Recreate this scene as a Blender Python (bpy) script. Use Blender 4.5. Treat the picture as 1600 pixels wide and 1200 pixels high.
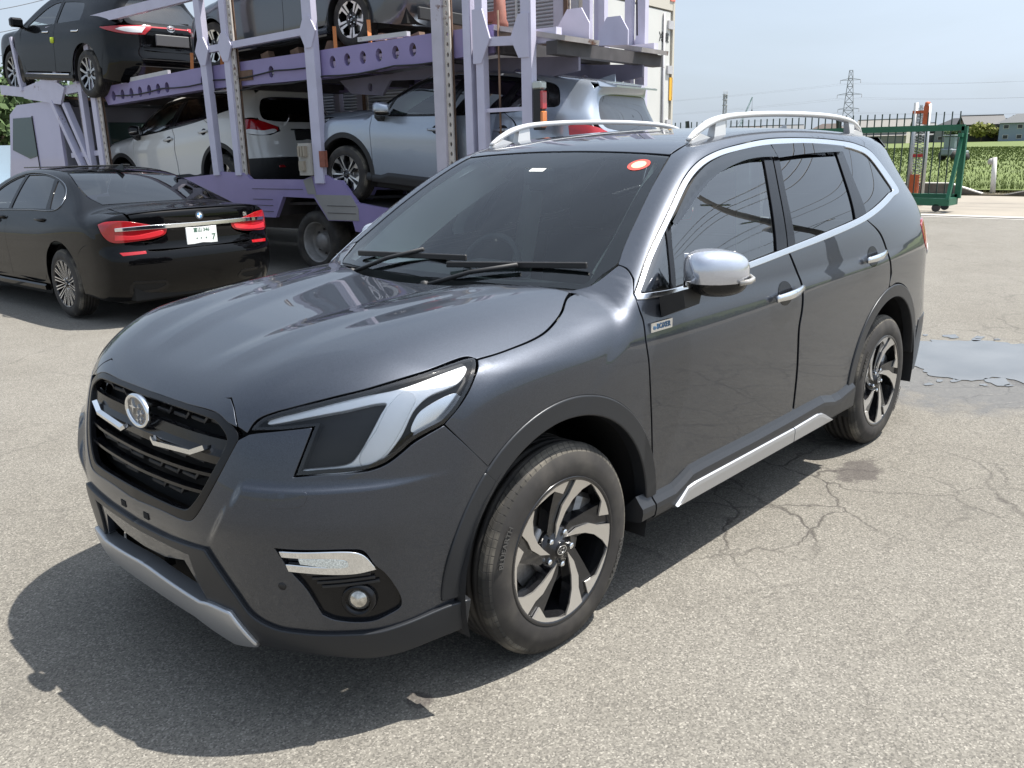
import bpy, bmesh, math, random
import numpy as np
from mathutils import Vector, Matrix
from mathutils.geometry import delaunay_2d_cdt
for o in list(bpy.data.objects): bpy.data.objects.remove(o)
random.seed(7); RNG=np.random.default_rng(7)
SC=bpy.context.scene; COL=SC.collection
R=math.radians
# ---------------------------------------------------------------- camera
cd=bpy.data.cameras.new('camera'); CAM=bpy.data.objects.new('camera',cd); COL.objects.link(CAM)
cd.sensor_fit='HORIZONTAL'; cd.sensor_width=36; cd.lens=1365/1600*36; cd.clip_start=.05; cd.clip_end=6000
def look(yaw,pitch,roll):
    f=Vector((math.cos(yaw)*math.cos(pitch),math.sin(yaw)*math.cos(pitch),-math.sin(pitch)))
    r=f.cross(Vector((0,0,1))).normalized(); u=r.cross(f); c,s=math.cos(roll),math.sin(roll)
    r2=c*r+s*u; u2=-s*r+c*u
    return Matrix((r2,u2,-f)).transposed()
CAM.matrix_world=Matrix.Translation((1.975,2.511,1.593))@look(R(222.95),R(15.16),R(-1.285)).to_4x4()
SC.camera=CAM
# ---------------------------------------------------------------- sky, sun, exposure
SUN=Vector((-.37,.275,1.0)).normalized()
W=bpy.data.worlds.new('World'); SC.world=W; W.use_nodes=True
nt=W.node_tree; nt.nodes.clear()
out=nt.nodes.new('ShaderNodeOutputWorld'); bg=nt.nodes.new('ShaderNodeBackground'); sky=nt.nodes.new('ShaderNodeTexSky')
sky.sky_type='NISHITA'; sky.sun_disc=False; sky.sun_elevation=math.asin(SUN.z); sky.sun_rotation=math.atan2(SUN.x,SUN.y)
sky.air_density=1.0; sky.dust_density=3.0; sky.ozone_density=1.3; sky.altitude=10
bg.inputs['Strength'].default_value=.077
# thin high cloud: whitens the sky in broad soft streaks
tc=nt.nodes.new('ShaderNodeTexCoord'); mp=nt.nodes.new('ShaderNodeMapping'); mp.inputs['Scale'].default_value=(1.0,1.0,4.2); mp.inputs['Rotation'].default_value=(0,0,.6)
nz=nt.nodes.new('ShaderNodeTexNoise'); nz.inputs['Scale'].default_value=1.5; nz.inputs['Detail'].default_value=7; nz.inputs['Roughness'].default_value=.55; nz.inputs['Distortion'].default_value=.6
rp=nt.nodes.new('ShaderNodeValToRGB'); rp.color_ramp.elements[0].position=.30; rp.color_ramp.elements[0].color=(.55,.55,.55,1); rp.color_ramp.elements[1].position=.72; rp.color_ramp.elements[1].color=(.95,.95,.95,1)
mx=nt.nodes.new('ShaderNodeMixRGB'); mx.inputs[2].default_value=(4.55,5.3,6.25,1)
L=nt.links.new
L(tc.outputs['Generated'],mp.inputs[0]); L(mp.outputs[0],nz.inputs[0]); L(nz.outputs[0],rp.inputs[0]); # the veil thins overhead, where the blue shows through
sx=nt.nodes.new('ShaderNodeSeparateXYZ'); L(tc.outputs['Generated'],sx.inputs[0])
hz=nt.nodes.new('ShaderNodeMapRange'); hz.interpolation_type='SMOOTHSTEP'; hz.inputs[1].default_value=.10; hz.inputs[2].default_value=.75; hz.inputs[3].default_value=1; hz.inputs[4].default_value=.62; L(sx.outputs['Z'],hz.inputs[0])
vm=nt.nodes.new('ShaderNodeMath'); vm.operation='MULTIPLY'; L(rp.outputs[0],vm.inputs[0]); L(hz.outputs[0],vm.inputs[1]); L(vm.outputs[0],mx.inputs[0])
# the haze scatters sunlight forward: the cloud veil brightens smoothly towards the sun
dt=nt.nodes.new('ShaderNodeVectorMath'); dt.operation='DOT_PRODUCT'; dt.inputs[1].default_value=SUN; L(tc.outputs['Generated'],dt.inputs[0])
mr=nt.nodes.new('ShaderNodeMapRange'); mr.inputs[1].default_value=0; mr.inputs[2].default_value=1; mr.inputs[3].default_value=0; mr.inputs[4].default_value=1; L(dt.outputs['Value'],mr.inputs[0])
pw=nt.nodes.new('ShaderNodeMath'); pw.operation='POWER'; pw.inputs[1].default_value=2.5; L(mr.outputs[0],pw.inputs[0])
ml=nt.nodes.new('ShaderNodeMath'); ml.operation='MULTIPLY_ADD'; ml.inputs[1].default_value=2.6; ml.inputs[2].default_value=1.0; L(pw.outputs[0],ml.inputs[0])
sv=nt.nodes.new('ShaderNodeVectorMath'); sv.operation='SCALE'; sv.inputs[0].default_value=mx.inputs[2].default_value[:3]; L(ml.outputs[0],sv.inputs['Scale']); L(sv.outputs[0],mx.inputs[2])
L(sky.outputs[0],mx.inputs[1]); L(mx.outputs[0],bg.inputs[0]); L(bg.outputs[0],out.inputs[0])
sl=bpy.data.lights.new('sun','SUN'); sl.energy=5.0; sl.angle=R(.55); sl.color=(1,.955,.88)
SO=bpy.data.objects.new('sun',sl); COL.objects.link(SO); SO.rotation_euler=SUN.to_track_quat('Z','Y').to_euler(); SO.location=SUN*60
vs=SC.view_settings; vs.view_transform='Standard'; vs.look='None'; vs.exposure=.92; vs.gamma=1; vs.use_curve_mapping=False
# ---------------------------------------------------------------- materials
MATS={}
def mat(name,col=(.5,.5,.5),rough=.5,metal=0,coat=0,crough=.03,spec=.5,trans=0,ior=1.45,emit=None,estr=1,alpha=1,
        noise=0,nscale=40,bump=0,bscale=200,dust=0,rustamt=0,flake=0,bdist=.002):
    if name in MATS: return MATS[name]
    m=bpy.data.materials.new(name); m.use_nodes=True; t=m.node_tree; b=t.nodes['Principled BSDF']; I=b.inputs
    c4=(col[0],col[1],col[2],1)
    I['Base Color'].default_value=c4; I['Roughness'].default_value=rough; I['Metallic'].default_value=metal
    I['Coat Weight'].default_value=coat; I['Coat Roughness'].default_value=crough; I['Specular IOR Level'].default_value=spec
    I['Transmission Weight'].default_value=trans; I['IOR'].default_value=ior; I['Alpha'].default_value=alpha
    if emit: I['Emission Color'].default_value=(*emit,1); I['Emission Strength'].default_value=estr
    N=t.nodes.new; K=t.links.new; tcn=N('ShaderNodeTexCoord')
    cur=None
    if noise:
        n=N('ShaderNodeTexNoise'); n.inputs['Scale'].default_value=nscale; n.inputs['Detail'].default_value=5; K(tcn.outputs['Object'],n.inputs[0])
        r=N('ShaderNodeMapRange'); r.inputs[3].default_value=1-noise; r.inputs[4].default_value=1+noise; r.inputs[1].default_value=.25; r.inputs[2].default_value=.75; K(n.outputs[0],r.inputs[0])
        v=N('ShaderNodeVectorMath'); v.operation='SCALE'; v.inputs[0].default_value=col; K(r.outputs[0],v.inputs['Scale']); cur=v.outputs[0]
    if rustamt:
        n=N('ShaderNodeTexNoise'); n.inputs['Scale'].default_value=3.1; n.inputs['Detail'].default_value=9; n.inputs['Roughness'].default_value=.7; K(tcn.outputs['Object'],n.inputs[0])
        r=N('ShaderNodeValToRGB'); r.color_ramp.elements[0].position=.70-rustamt; r.color_ramp.elements[1].position=.76-rustamt; K(n.outputs[0],r.inputs[0])
        x=N('ShaderNodeMixRGB'); x.inputs[1].default_value=c4; x.inputs[2].default_value=(.13,.055,.03,1); K(r.outputs[0],x.inputs[0])
        if cur: K(cur,x.inputs[1])
        cur=x.outputs[0]
    if dust:
        n=N('ShaderNodeTexNoise'); n.inputs['Scale'].default_value=7; n.inputs['Detail'].default_value=8; K(tcn.outputs['Object'],n.inputs[0])
        r=N('ShaderNodeMapRange'); r.inputs[1].default_value=.45; r.inputs[2].default_value=.8; r.inputs[4].default_value=dust; K(n.outputs[0],r.inputs[0])
        x=N('ShaderNodeMixRGB'); x.inputs[1].default_value=c4; x.inputs[2].default_value=(.30,.27,.22,1); K(r.outputs[0],x.inputs[0])
        if cur: K(cur,x.inputs[1])
        cur=x.outputs[0]
    if flake:
        n=N('ShaderNodeTexVoronoi'); n.inputs['Scale'].default_value=900; K(tcn.outputs['Object'],n.inputs[0])
        r=N('ShaderNodeMapRange'); r.inputs[3].default_value=1-flake; r.inputs[4].default_value=1+flake; K(n.outputs['Color'],r.inputs[0])
        v=N('ShaderNodeVectorMath'); v.operation='SCALE'; v.inputs[0].default_value=col; K(r.outputs[0],v.inputs['Scale'])
        cur=v.outputs[0]
    if cur: K(cur,I['Base Color'])
    if bump:
        n=N('ShaderNodeTexNoise'); n.inputs['Scale'].default_value=bscale; n.inputs['Detail'].default_value=3; K(tcn.outputs['Object'],n.inputs[0])
        bm=N('ShaderNodeBump'); bm.inputs['Strength'].default_value=bump; bm.inputs['Distance'].default_value=bdist; K(n.outputs[0],bm.inputs['Height']); K(bm.outputs[0],I['Normal'])
    MATS[name]=m; return m
def glass(name,tint=(.5,.55,.53),refl=1.0,rough=0.0,ior=1.8):
    """car glazing: clear pane that passes tinted light straight through and mirrors by fresnel"""
    if name in MATS: return MATS[name]
    m=bpy.data.materials.new(name); m.use_nodes=True; t=m.node_tree; t.nodes.clear(); N=t.nodes.new; K=t.links.new
    o=N('ShaderNodeOutputMaterial'); mx=N('ShaderNodeMixShader'); tr=N('ShaderNodeBsdfTransparent'); gl=N('ShaderNodeBsdfGlossy'); fr=N('ShaderNodeFresnel'); fr.inputs[0].default_value=ior
    tr.inputs[0].default_value=(*tint,1); gl.inputs['Roughness'].default_value=rough; gl.inputs[0].default_value=(refl,refl,refl,1)
    K(fr.outputs[0],mx.inputs[0]); K(tr.outputs[0],mx.inputs[1]); K(gl.outputs[0],mx.inputs[2]); K(mx.outputs[0],o.inputs[0])
    MATS[name]=m; return m
# ---------------------------------------------------------------- mesh helpers
def mk(name,V,F,smooth=False,normals=None):
    me=bpy.data.meshes.new(name); me.from_pydata([tuple(v) for v in np.asarray(V,float).tolist()],[],[tuple(f) for f in F]); me.update()
    if smooth: me.polygons.foreach_set('use_smooth',[True]*len(me.polygons))
    if normals is not None: me.normals_split_custom_set_from_vertices(np.asarray(normals,float).tolist())
    return me
def obj(name,me,m=None,parent=None,label=None,cat=None,group=None,kind=None,loc=None,rot=None):
    if isinstance(me,MB): me=me.mesh(name)
    o=bpy.data.objects.new(name,me); COL.objects.link(o)
    if m is not None and me is not None:
        for mm in (m if isinstance(m,(list,tuple)) else [m]): me.materials.append(mm)
    if parent is not None: o.parent=parent
    if loc is not None: o.location=loc
    if rot is not None: o.rotation_euler=rot
    return tag(o,label,cat,group,kind)
def tag(o,label=None,cat=None,group=None,kind=None):
    if label: o['label']=label
    if cat: o['category']=cat
    if group: o['group']=group
    if kind: o['kind']=kind
    return o
def thing(name,label,cat,loc=(0,0,0),rz=0,group=None):
    o=bpy.data.objects.new(name,None); COL.objects.link(o); o.location=loc; o.rotation_euler=(0,0,rz); o.empty_display_size=.2
    return tag(o,label,cat,group)
def share(name,me,parent,loc=None,rot=None,mtx=None):
    o=bpy.data.objects.new(name,me); COL.objects.link(o); o.parent=parent
    if loc is not None: o.location=loc
    if rot is not None: o.rotation_euler=rot
    if mtx is not None: o.matrix_local=mtx
    return o
class MB:
    """collects boxes, bars, tubes, lathes and prisms into one mesh"""
    def __init__(s): s.V=[]; s.F=[]; s.sm=[]; s.mi=[]
    def add(s,V,F,sm=False,mi=0):
        k=len(s.V); s.V+= [tuple(map(float,v)) for v in V]; s.F+=[tuple(i+k for i in f) for f in F]; s.sm+=[sm]*len(F); s.mi+=[mi]*len(F); return s
    def box(s,c,d,rot=None,bev=0,mi=0):
        hx,hy,hz=d[0]/2,d[1]/2,d[2]/2
        if bev>0:
            b=min(bev,hx*.49,hy*.49,hz*.49); V=[]; F=[]
            sg=[(i,j,k) for i in (-1,1) for j in (-1,1) for k in (-1,1)]
            idx={}
            for (i,j,k) in sg:
                for a in range(3):
                    p=[i*(hx-b),j*(hy-b),k*(hz-b)]; p[a]=[i*hx,j*hy,k*hz][a]; idx[(i,j,k,a)]=len(V); V.append(p)
            for a in range(3):
                o1,o2=[q for q in range(3) if q!=a]
                for sgn in (-1,1):
                    q=[]
                    for (u,v) in ((-1,-1),(1,-1),(1,1),(-1,1)):
                        t=[0,0,0]; t[a]=sgn; t[o1]=u; t[o2]=v; q.append(idx[(t[0],t[1],t[2],a)])
                    F.append(q)
            for a in range(3):
                o1,o2=[q for q in range(3) if q!=a]
                for u in (-1,1):
                    for v in (-1,1):
                        t0=[0,0,0]; t0[o1]=u; t0[o2]=v; t1=list(t0); t0[a]=-1; t1[a]=1
                        F.append([idx[(*t0,o1)],idx[(*t1,o1)],idx[(*t1,o2)],idx[(*t0,o2)]])
            for t in sg: F.append([idx[(*t,0)],idx[(*t,1)],idx[(*t,2)]])
            # orient outwards
            Vn=np.array(V); F2=[]
            for f in F:
                p=Vn[f]; n=np.cross(p[1]-p[0],p[2]-p[0]); F2.append(f if n@p.mean(0)>0 else f[::-1])
            F=F2
        else:
            V=[(i*hx,j*hy,k*hz) for i in (-1,1) for j in (-1,1) for k in (-1,1)]
            F=[(0,1,3,2),(4,6,7,5),(0,4,5,1),(2,3,7,6),(0,2,6,4),(1,5,7,3)]
        M=Matrix.Identity(3) if rot is None else (rot if isinstance(rot,Matrix) else Matrix.Rotation(rot,3,'Z'))
        return s.add([M@Vector(v)+Vector(c) for v in V],F,False,mi)
    def bar(s,a,b,w,h=None,up=(0,0,1),bev=0,ext=0,mi=0):
        """rectangular bar from a to b, w across, h along up"""
        h=w if h is None else h; a=Vector(a); b=Vector(b); d=(b-a); L=d.length+2*ext; d.normalize()
        up=Vector(up); x=d.cross(up)
        if x.length<1e-4: x=d.cross(Vector((1,0,0)))
        x.normalize(); z=x.cross(d)
        return s.box((a+b)/2,(L,w,h),Matrix((d,-x,z)).transposed(),bev,mi)
    def tube(s,pts,r,n=8,cap=True,sm=True,rr=None,closed=False,mi=0):
        pts=[Vector(p) for p in pts]; V=[]; F=[]; m=len(pts); prev=None
        for i,p in enumerate(pts):
            if closed: d=pts[(i+1)%m]-pts[i-1]
            else: d=pts[min(i+1,m-1)]-pts[max(i-1,0)]
            d.normalize()
            if prev is None:
                x=d.cross(Vector((0,0,1)))
                if x.length<1e-3: x=d.cross(Vector((1,0,0)))
            else: x=prev-d*prev.dot(d)
            x.normalize(); prev=x; y=d.cross(x); q=rr[i] if rr else r
            V+=[p+q*(math.cos(2*math.pi*k/n)*x+math.sin(2*math.pi*k/n)*y) for k in range(n)]
        for i in range(m if closed else m-1):
            j=(i+1)%m
            for k in range(n): F.append((i*n+k,i*n+(k+1)%n,j*n+(k+1)%n,j*n+k))
        if cap and not closed: F.append(tuple(range(n))[::-1]); F.append(tuple((m-1)*n+k for k in range(n)))
        return s.add(V,F,sm,mi)
    def sweep(s,pts,prof,up=(0,0,1),sm=True,cap=True,scale=None,closed=False,mi=0):
        """sweep a closed profile [(side,up)] along points, keeping up"""
        pts=[Vector(p) for p in pts]; V=[]; F=[]; m=len(pts); n=len(prof); up=Vector(up)
        for i,p in enumerate(pts):
            d=(pts[(i+1)%m]-pts[i-1]) if closed else pts[min(i+1,m-1)]-pts[max(i-1,0)]
            d.normalize(); x=d.cross(up).normalized(); z=x.cross(d); k=scale[i] if scale else 1
            V+=[p+x*a*k+z*b*k for a,b in prof]
        for i in range(m if closed else m-1):
            j=(i+1)%m
            for k in range(n): F.append((i*n+k,i*n+(k+1)%n,j*n+(k+1)%n,j*n+k))
        if cap and not closed: F.append(tuple(range(n))[::-1]); F.append(tuple((m-1)*n+k for k in range(n)))
        return s.add(V,F,sm,mi)
    def lathe(s,prof,n=32,axis='y',c=(0,0,0),sm=True,mi=0,closed=False):
        """prof [(r,h)] turned about an axis through c"""
        V=[]; F=[]; m=len(prof)
        for r,h in prof:
            for k in range(n):
                a=2*math.pi*k/n; u,v=r*math.cos(a),r*math.sin(a)
                p={'y':(u,h,v),'z':(u,v,h),'x':(h,u,v)}[axis]; V.append((p[0]+c[0],p[1]+c[1],p[2]+c[2]))
        for i in range(m if closed else m-1):
            j=(i+1)%m
            for k in range(n): F.append((i*n+k,i*n+(k+1)%n,j*n+(k+1)%n,j*n+k))
        return s.add(V,F,sm,mi)
    def prism(s,poly,z0,z1,M=None,sm=False,mi=0):
        """polygon [(a,b)] extruded along c from z0 to z1; M maps (a,b,c) to space"""
        n=len(poly); V=[(a,b,z0) for a,b in poly]+[(a,b,z1) for a,b in poly]
        if M is not None: V=[tuple(M@Vector(v)) for v in V]
        ar=sum(poly[i][0]*poly[(i+1)%n][1]-poly[(i+1)%n][0]*poly[i][1] for i in range(n))
        F=[]
        tri=_tri(poly)
        for t in tri: F.append(t[::-1]); F.append(tuple(i+n for i in t))
        for i in range(n):
            j=(i+1)%n; q=(i,j,j+n,i+n); F.append(q if ar>0 else q[::-1])
        return s.add(V,F,sm,mi)
    def hprism(s,outer,holes,z0,z1,M=None,mi=0):
        """like prism with holes"""
        V,F,rings=cdt([np.array(outer)]+[np.array(h) for h in holes])
        n=len(V); A=[(a,b,z0) for a,b in V]+[(a,b,z1) for a,b in V]
        if M is not None: A=[tuple(M@Vector(v)) for v in A]
        FF=[tuple(t[::-1]) for t in F]+[tuple(i+n for i in t) for t in F]
        for ri,r in enumerate(rings):
            p=V[r]; ar=np.sum(p[:,0]*np.roll(p[:,1],-1)-np.roll(p[:,0],-1)*p[:,1]); pos=(ar>0)==(ri==0)
            for i in range(len(r)):
                a,b=r[i],r[(i+1)%len(r)]; q=(a,b,b+n,a+n); FF.append(q if pos else q[::-1])
        return s.add(A,FF,False,mi)
    def tf(s,M): s.V=[tuple(M@Vector(v)) for v in s.V]; return s
    def mir(s): 
        t=MB(); t.V=[(x,-y,z) for x,y,z in s.V]; t.F=[f[::-1] for f in s.F]; t.sm=list(s.sm); t.mi=list(s.mi); return t
    def mesh(s,name):
        me=bpy.data.meshes.new(name); me.from_pydata(s.V,[],s.F); me.update()
        me.polygons.foreach_set('use_smooth',s.sm); me.polygons.foreach_set('material_index',s.mi)
        return me
def _tri(poly):
    from mathutils.geometry import tessellate_polygon
    t=tessellate_polygon([[Vector((a,b,0)) for a,b in poly]]); out=[]
    for q in t:
        a,b,c=[poly[i] for i in q]; ar=(b[0]-a[0])*(c[1]-a[1])-(b[1]-a[1])*(c[0]-a[0])
        out.append(tuple(q) if ar>0 else tuple(q[::-1]))
    return out
def cdt(rings,pts=None):
    """triangulate outer ring minus holes with optional inner points -> V(2d),F,ring index lists"""
    V=[];E=[]
    for r in rings:
        k=len(V); n=len(r); V+=[Vector((float(a),float(b))) for a,b in r]; E+=[(k+i,k+(i+1)%n) for i in range(n)]
    nb=len(V)
    if pts is not None: V+=[Vector((float(a),float(b))) for a,b in pts]
    ov,oe,of,vo,_,_=delaunay_2d_cdt(V,E,[],0,1e-7)
    P=np.array([(v.x,v.y) for v in ov]); T=np.array([f for f in of if len(f)==3])
    c=P[T].mean(1); keep=inpoly(c,rings[0])
    for h in rings[1:]: keep&=~inpoly(c,h)
    T=T[keep]
    a=P[T]; ar=(a[:,1,0]-a[:,0,0])*(a[:,2,1]-a[:,0,1])-(a[:,1,1]-a[:,0,1])*(a[:,2,0]-a[:,0,0])
    T[ar<0]=T[ar<0][:,::-1]; T=T[np.abs(ar)>1e-12]
    inv={}
    for i,l in enumerate(vo):
        for q in l: inv[q]=i
    R_=[];k=0
    for r in rings:
        ids=[inv[k+i] for i in range(len(r))]; k+=len(r)
        R_.append([q for i,q in enumerate(ids) if q!=ids[i-1]])
    return P,[tuple(t) for t in T.tolist()],R_
def inpoly(p,poly):
    poly=np.asarray(poly,float); x,y=p[:,0],p[:,1]; r=np.zeros(len(p),bool); n=len(poly)
    for i in range(n):
        x0,y0=poly[i]; x1,y1=poly[(i+1)%n]
        if y0==y1: continue
        c=((y0>y)!=(y1>y))&(x<(x1-x0)*(y-y0)/(y1-y0)+x0); r^=c
    return r
def segdist(p,poly):
    poly=np.asarray(poly,float); d=np.full(len(p),1e9); n=len(poly)
    for i in range(n):
        a=poly[i]; b=poly[(i+1)%n]; ab=b-a; L2=max(ab@ab,1e-12); t=np.clip(((p-a)@ab)/L2,0,1)
        d=np.minimum(d,np.linalg.norm(p-(a+t[:,None]*ab),axis=1))
    return d
def curve(pts,sharp=(),closed=True,sp=.01,ids=None):
    """smooth curve through points; indices in sharp stay corners"""
    P=np.array([p[:len(pts[0])] for p in pts],float); n=len(P); sharp=set(range(n)) if sharp=='all' else set(i%n for i in sharp)
    out=[]
    for i in range(n if closed else n-1):
        j=(i+1)%n; p1,p2=P[i],P[j]; L=np.linalg.norm(p2-p1)
        if L<1e-9: continue
        p0=P[i-1] if (i>0 or closed) and i not in sharp else 2*p1-p2
        p3=P[(i+2)%n] if (i+2<n or closed) and j not in sharp else 2*p2-p1
        m=max(1,int(math.ceil(L/sp)))
        if ids is not None: ids+=[i]*m
        if i in sharp and j in sharp:
            for k in range(m): out.append(p1+(p2-p1)*k/m)
            continue
        d0=max(np.linalg.norm(p1-p0)**.5,1e-4); d1=max(L**.5,1e-4); d2=max(np.linalg.norm(p3-p2)**.5,1e-4)
        m1=((p1-p0)/d0-(p2-p0)/(d0+d1)+(p2-p1)/d1)*d1; m2=((p2-p1)/d1-(p3-p1)/(d1+d2)+(p3-p2)/d2)*d1
        for k in range(m):
            t=k/m; out.append((2*t**3-3*t*t+1)*p1+(t**3-2*t*t+t)*m1+(-2*t**3+3*t*t)*p2+(t**3-t*t)*m2)
    if not closed: out.append(P[-1])
    return np.array(out)
def inset(poly,g,fixed=None):
    """move a polygon inward by g (per vertex 0 where fixed)"""
    P=np.asarray(poly,float); A=np.roll(P,1,0); B=np.roll(P,-1,0)
    ar=np.sum(P[:,0]*B[:,1]-B[:,0]*P[:,1]); sg=1 if ar>0 else -1
    def nrm(d): d=d/np.maximum(np.linalg.norm(d,axis=1)[:,None],1e-9); return np.stack([-d[:,1],d[:,0]],1)*sg
    n1=nrm(P-A); n2=nrm(B-P); m=n1+n2; m/=np.maximum((m*n1).sum(1)[:,None],.35)
    w=np.full(len(P),g)
    if fixed is not None: w=np.where(fixed,0,w)
    return P+m*w[:,None]
class Frame:
    def __init__(s,d,up=(0,0,1),dist=2.2):
        d=np.array(d,float); s.d=d/np.linalg.norm(d); u=np.array(up,float)
        s.e1=np.cross(s.d,u); s.e1/=np.linalg.norm(s.e1); s.e2=np.cross(s.e1,s.d); s.O=-s.d*dist; s.L=2*dist if dist<3 else 3.2
    def to(s,P):
        P=np.atleast_2d(np.array(P,float)); return np.stack([P@s.e1,P@s.e2],1)
    def pt(s,A): return s.O+A[:,:1]*s.e1+A[:,1:2]*s.e2
SIDE=Frame((0,-1,0)); TOP=Frame((0,0,-1),(1,0,0)); FRONT=Frame((-1,0,0)); REAR=Frame((1,0,0),dist=4.4)
OBF=Frame((-.72,-.69,0)); OBR=Frame((.70,-.71,0),dist=4.2); PIL=Frame((0,-.82,-.57)); HOOD=Frame((-.42,0,-.9),(1,0,0)); WSF=Frame((-.55,0,-.83),(1,0,0)); OBH=Frame((-.62,-.62,-.48))
def panel(sh,F,outline,sharp=(),off=0.,gap=.0018,skirt=.016,sp=.02,holes=(),center=False,bs=None,lip=.0018,span=None,seam=()):
    """trimmed patch of a body surface: outline (3D points, or 2D in the frame) -> (V,F,N) with rolled edges.
    center=True mirrors the half across y=0 and welds it"""
    ids=[]
    def ring(o,shp,ids=None):
        o=[tuple(p) for p in o]; A=F.to(o) if len(o[0])==3 else np.array(o,float)
        return curve(A,shp,True,bs or sp*.7,ids)
    if isinstance(outline,tuple) and isinstance(outline[0],(list,np.ndarray)): outline,sharp=outline[0],outline[1]
    if center: n_=len(outline); seam=[i for i in range(n_) if abs(outline[i][1])<1e-6 and abs(outline[(i+1)%n_][1])<1e-6]
    rg=[ring(outline,sharp,ids)]+[ring(h[0],h[1]) if isinstance(h,tuple) and isinstance(h[0],(list,np.ndarray)) else ring(h,()) for h in holes]
    ids=np.array(ids); onc=np.zeros(len(ids),bool)
    for q in seam:
        k=np.where(ids==q)[0]; onc[k]=True; onc[(k[-1]+1)%len(ids)]=True
    r2=[]
    for i,r in enumerate(rg):
        q=inset(r,gap if i==0 else -gap,onc if i==0 else None); r2.append(q)
    lo=r2[0].min(0); hi=r2[0].max(0); nx=int((hi[0]-lo[0])/sp)+2; ny=int((hi[1]-lo[1])/(sp*.866))+2
    gx,gy=np.meshgrid(np.arange(nx),np.arange(ny)); g=np.stack([lo[0]+(gx+.5*(gy%2)).ravel()*sp,lo[1]+gy.ravel()*sp*.866],1)
    k=inpoly(g,r2[0]); g=g[k]
    for h in r2[1:]: g=g[~inpoly(g,h)]
    for h in r2: g=g[segdist(g,h)>sp*.45]
    V2,T,RI=cdt(r2,g)
    P,ok=sh.hit(F.pt(V2),F.d,off,0,F.L,70) if span is None else sh.hit(F.pt(V2),F.d,off,span[0],span[1],50)
    if not ok.all():
        bad=set(np.where(~ok)[0].tolist()); T=[t for t in T if not (set(t)&bad)]
        P[~ok]=0
    if center:
        ci=RI[0] if len(RI[0])==len(onc) else None
        ci=np.array(RI[0])[onc] if ci is not None else np.where(np.abs(P[:,1])<2e-3)[0]
        P[ci,1]=0.
    N=sh.grad(P)
    V=[P]; NN=[N]; FF=[]
    # front faces: make them agree with the normals
    T=np.array(T); fn=np.cross(P[T[:,1]]-P[T[:,0]],P[T[:,2]]-P[T[:,0]])
    fl=(fn*N[T[:,0]]).sum(1)<0; T[fl]=T[fl][:,::-1]; FF+=T.tolist()
    base=len(P)
    if skirt>0:
        for ri,r in enumerate(RI):
            p=P[r]; n=N[r]; t=np.roll(p,-1,0)-np.roll(p,1,0); t/=np.maximum(np.linalg.norm(t,axis=1)[:,None],1e-9)
            o=np.cross(t,n); o/=np.maximum(np.linalg.norm(o,axis=1)[:,None],1e-9)
            # point away from the patch
            q=V2[r]; inn=inset(q,1e-3)-q if ri==0 else -(inset(q,1e-3)-q)
            w=inn[:,:1]*F.e1+inn[:,1:2]*F.e2; s_=np.sign(-(o*w).sum(1)); s_[s_==0]=1; o*=s_[:,None]
            rings=[(p,n),(p+o*lip*.7-n*lip*.3,n*.7+o*.7),(p+o*lip-n*lip,o),(p+o*lip-n*skirt,o)]
            ids=[]
            for (pp,nn) in rings:
                ids.append(np.arange(base,base+len(r))); V.append(pp); NN.append(nn/np.maximum(np.linalg.norm(nn,axis=1)[:,None],1e-9)); base+=len(r)
            bad=~ok[r]
            if center: bad=bad|(np.abs(p[:,1])<1e-6)
            for a in range(3):
                for i in range(len(r)):
                    j=(i+1)%len(r)
                    if bad[i] and bad[j]: continue
                    if (~ok[r][i]) or (~ok[r][j]): continue
                    f=[ids[a][i],ids[a][j],ids[a+1][j],ids[a+1][i]]; FF.append(f)
    V=np.concatenate(V); NN=np.concatenate(NN)
    FF2=[]
    for f in FF:
        if len(f)==4:
            v=V[f]; n=np.cross(v[2]-v[0],v[3]-v[1])
            if n@(NN[f].sum(0))<0: f=f[::-1]
        FF2.append(tuple(int(i) for i in f))
    if center:
        n=len(V); V2_=V*np.array([1,-1,1]); N2=NN*np.array([1,-1,1]); mp=np.arange(n)+n
        on=np.abs(V[:,1])<1e-6; mp[on]=np.where(on)[0]
        NN[on,1]=0; NN[on]/=np.maximum(np.linalg.norm(NN[on],axis=1)[:,None],1e-9)
        FF2+=[tuple(int(mp[i]) for i in f[::-1]) for f in FF2]
        V=np.concatenate([V,V2_]); NN=np.concatenate([NN,N2])
    used=np.zeros(len(V),bool); used[[i for f in FF2 for i in f]]=True; re=np.cumsum(used)-1
    return V[used],[tuple(int(re[i]) for i in f) for f in FF2],NN[used]
def pmesh(name,VFN): return mk(name,VFN[0],VFN[1],True,VFN[2])
def pmir(VFN): V,F,N=VFN; m=np.array([1,-1,1]); return V*m,[f[::-1] for f in F],N*m
def circ2(cx,cz,r,a0,a1,n=24): return [(cx+r*math.cos(R(a0+(a1-a0)*i/n)),cz+r*math.sin(R(a0+(a1-a0)*i/n))) for i in range(n+1)]
import numpy as np
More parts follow.
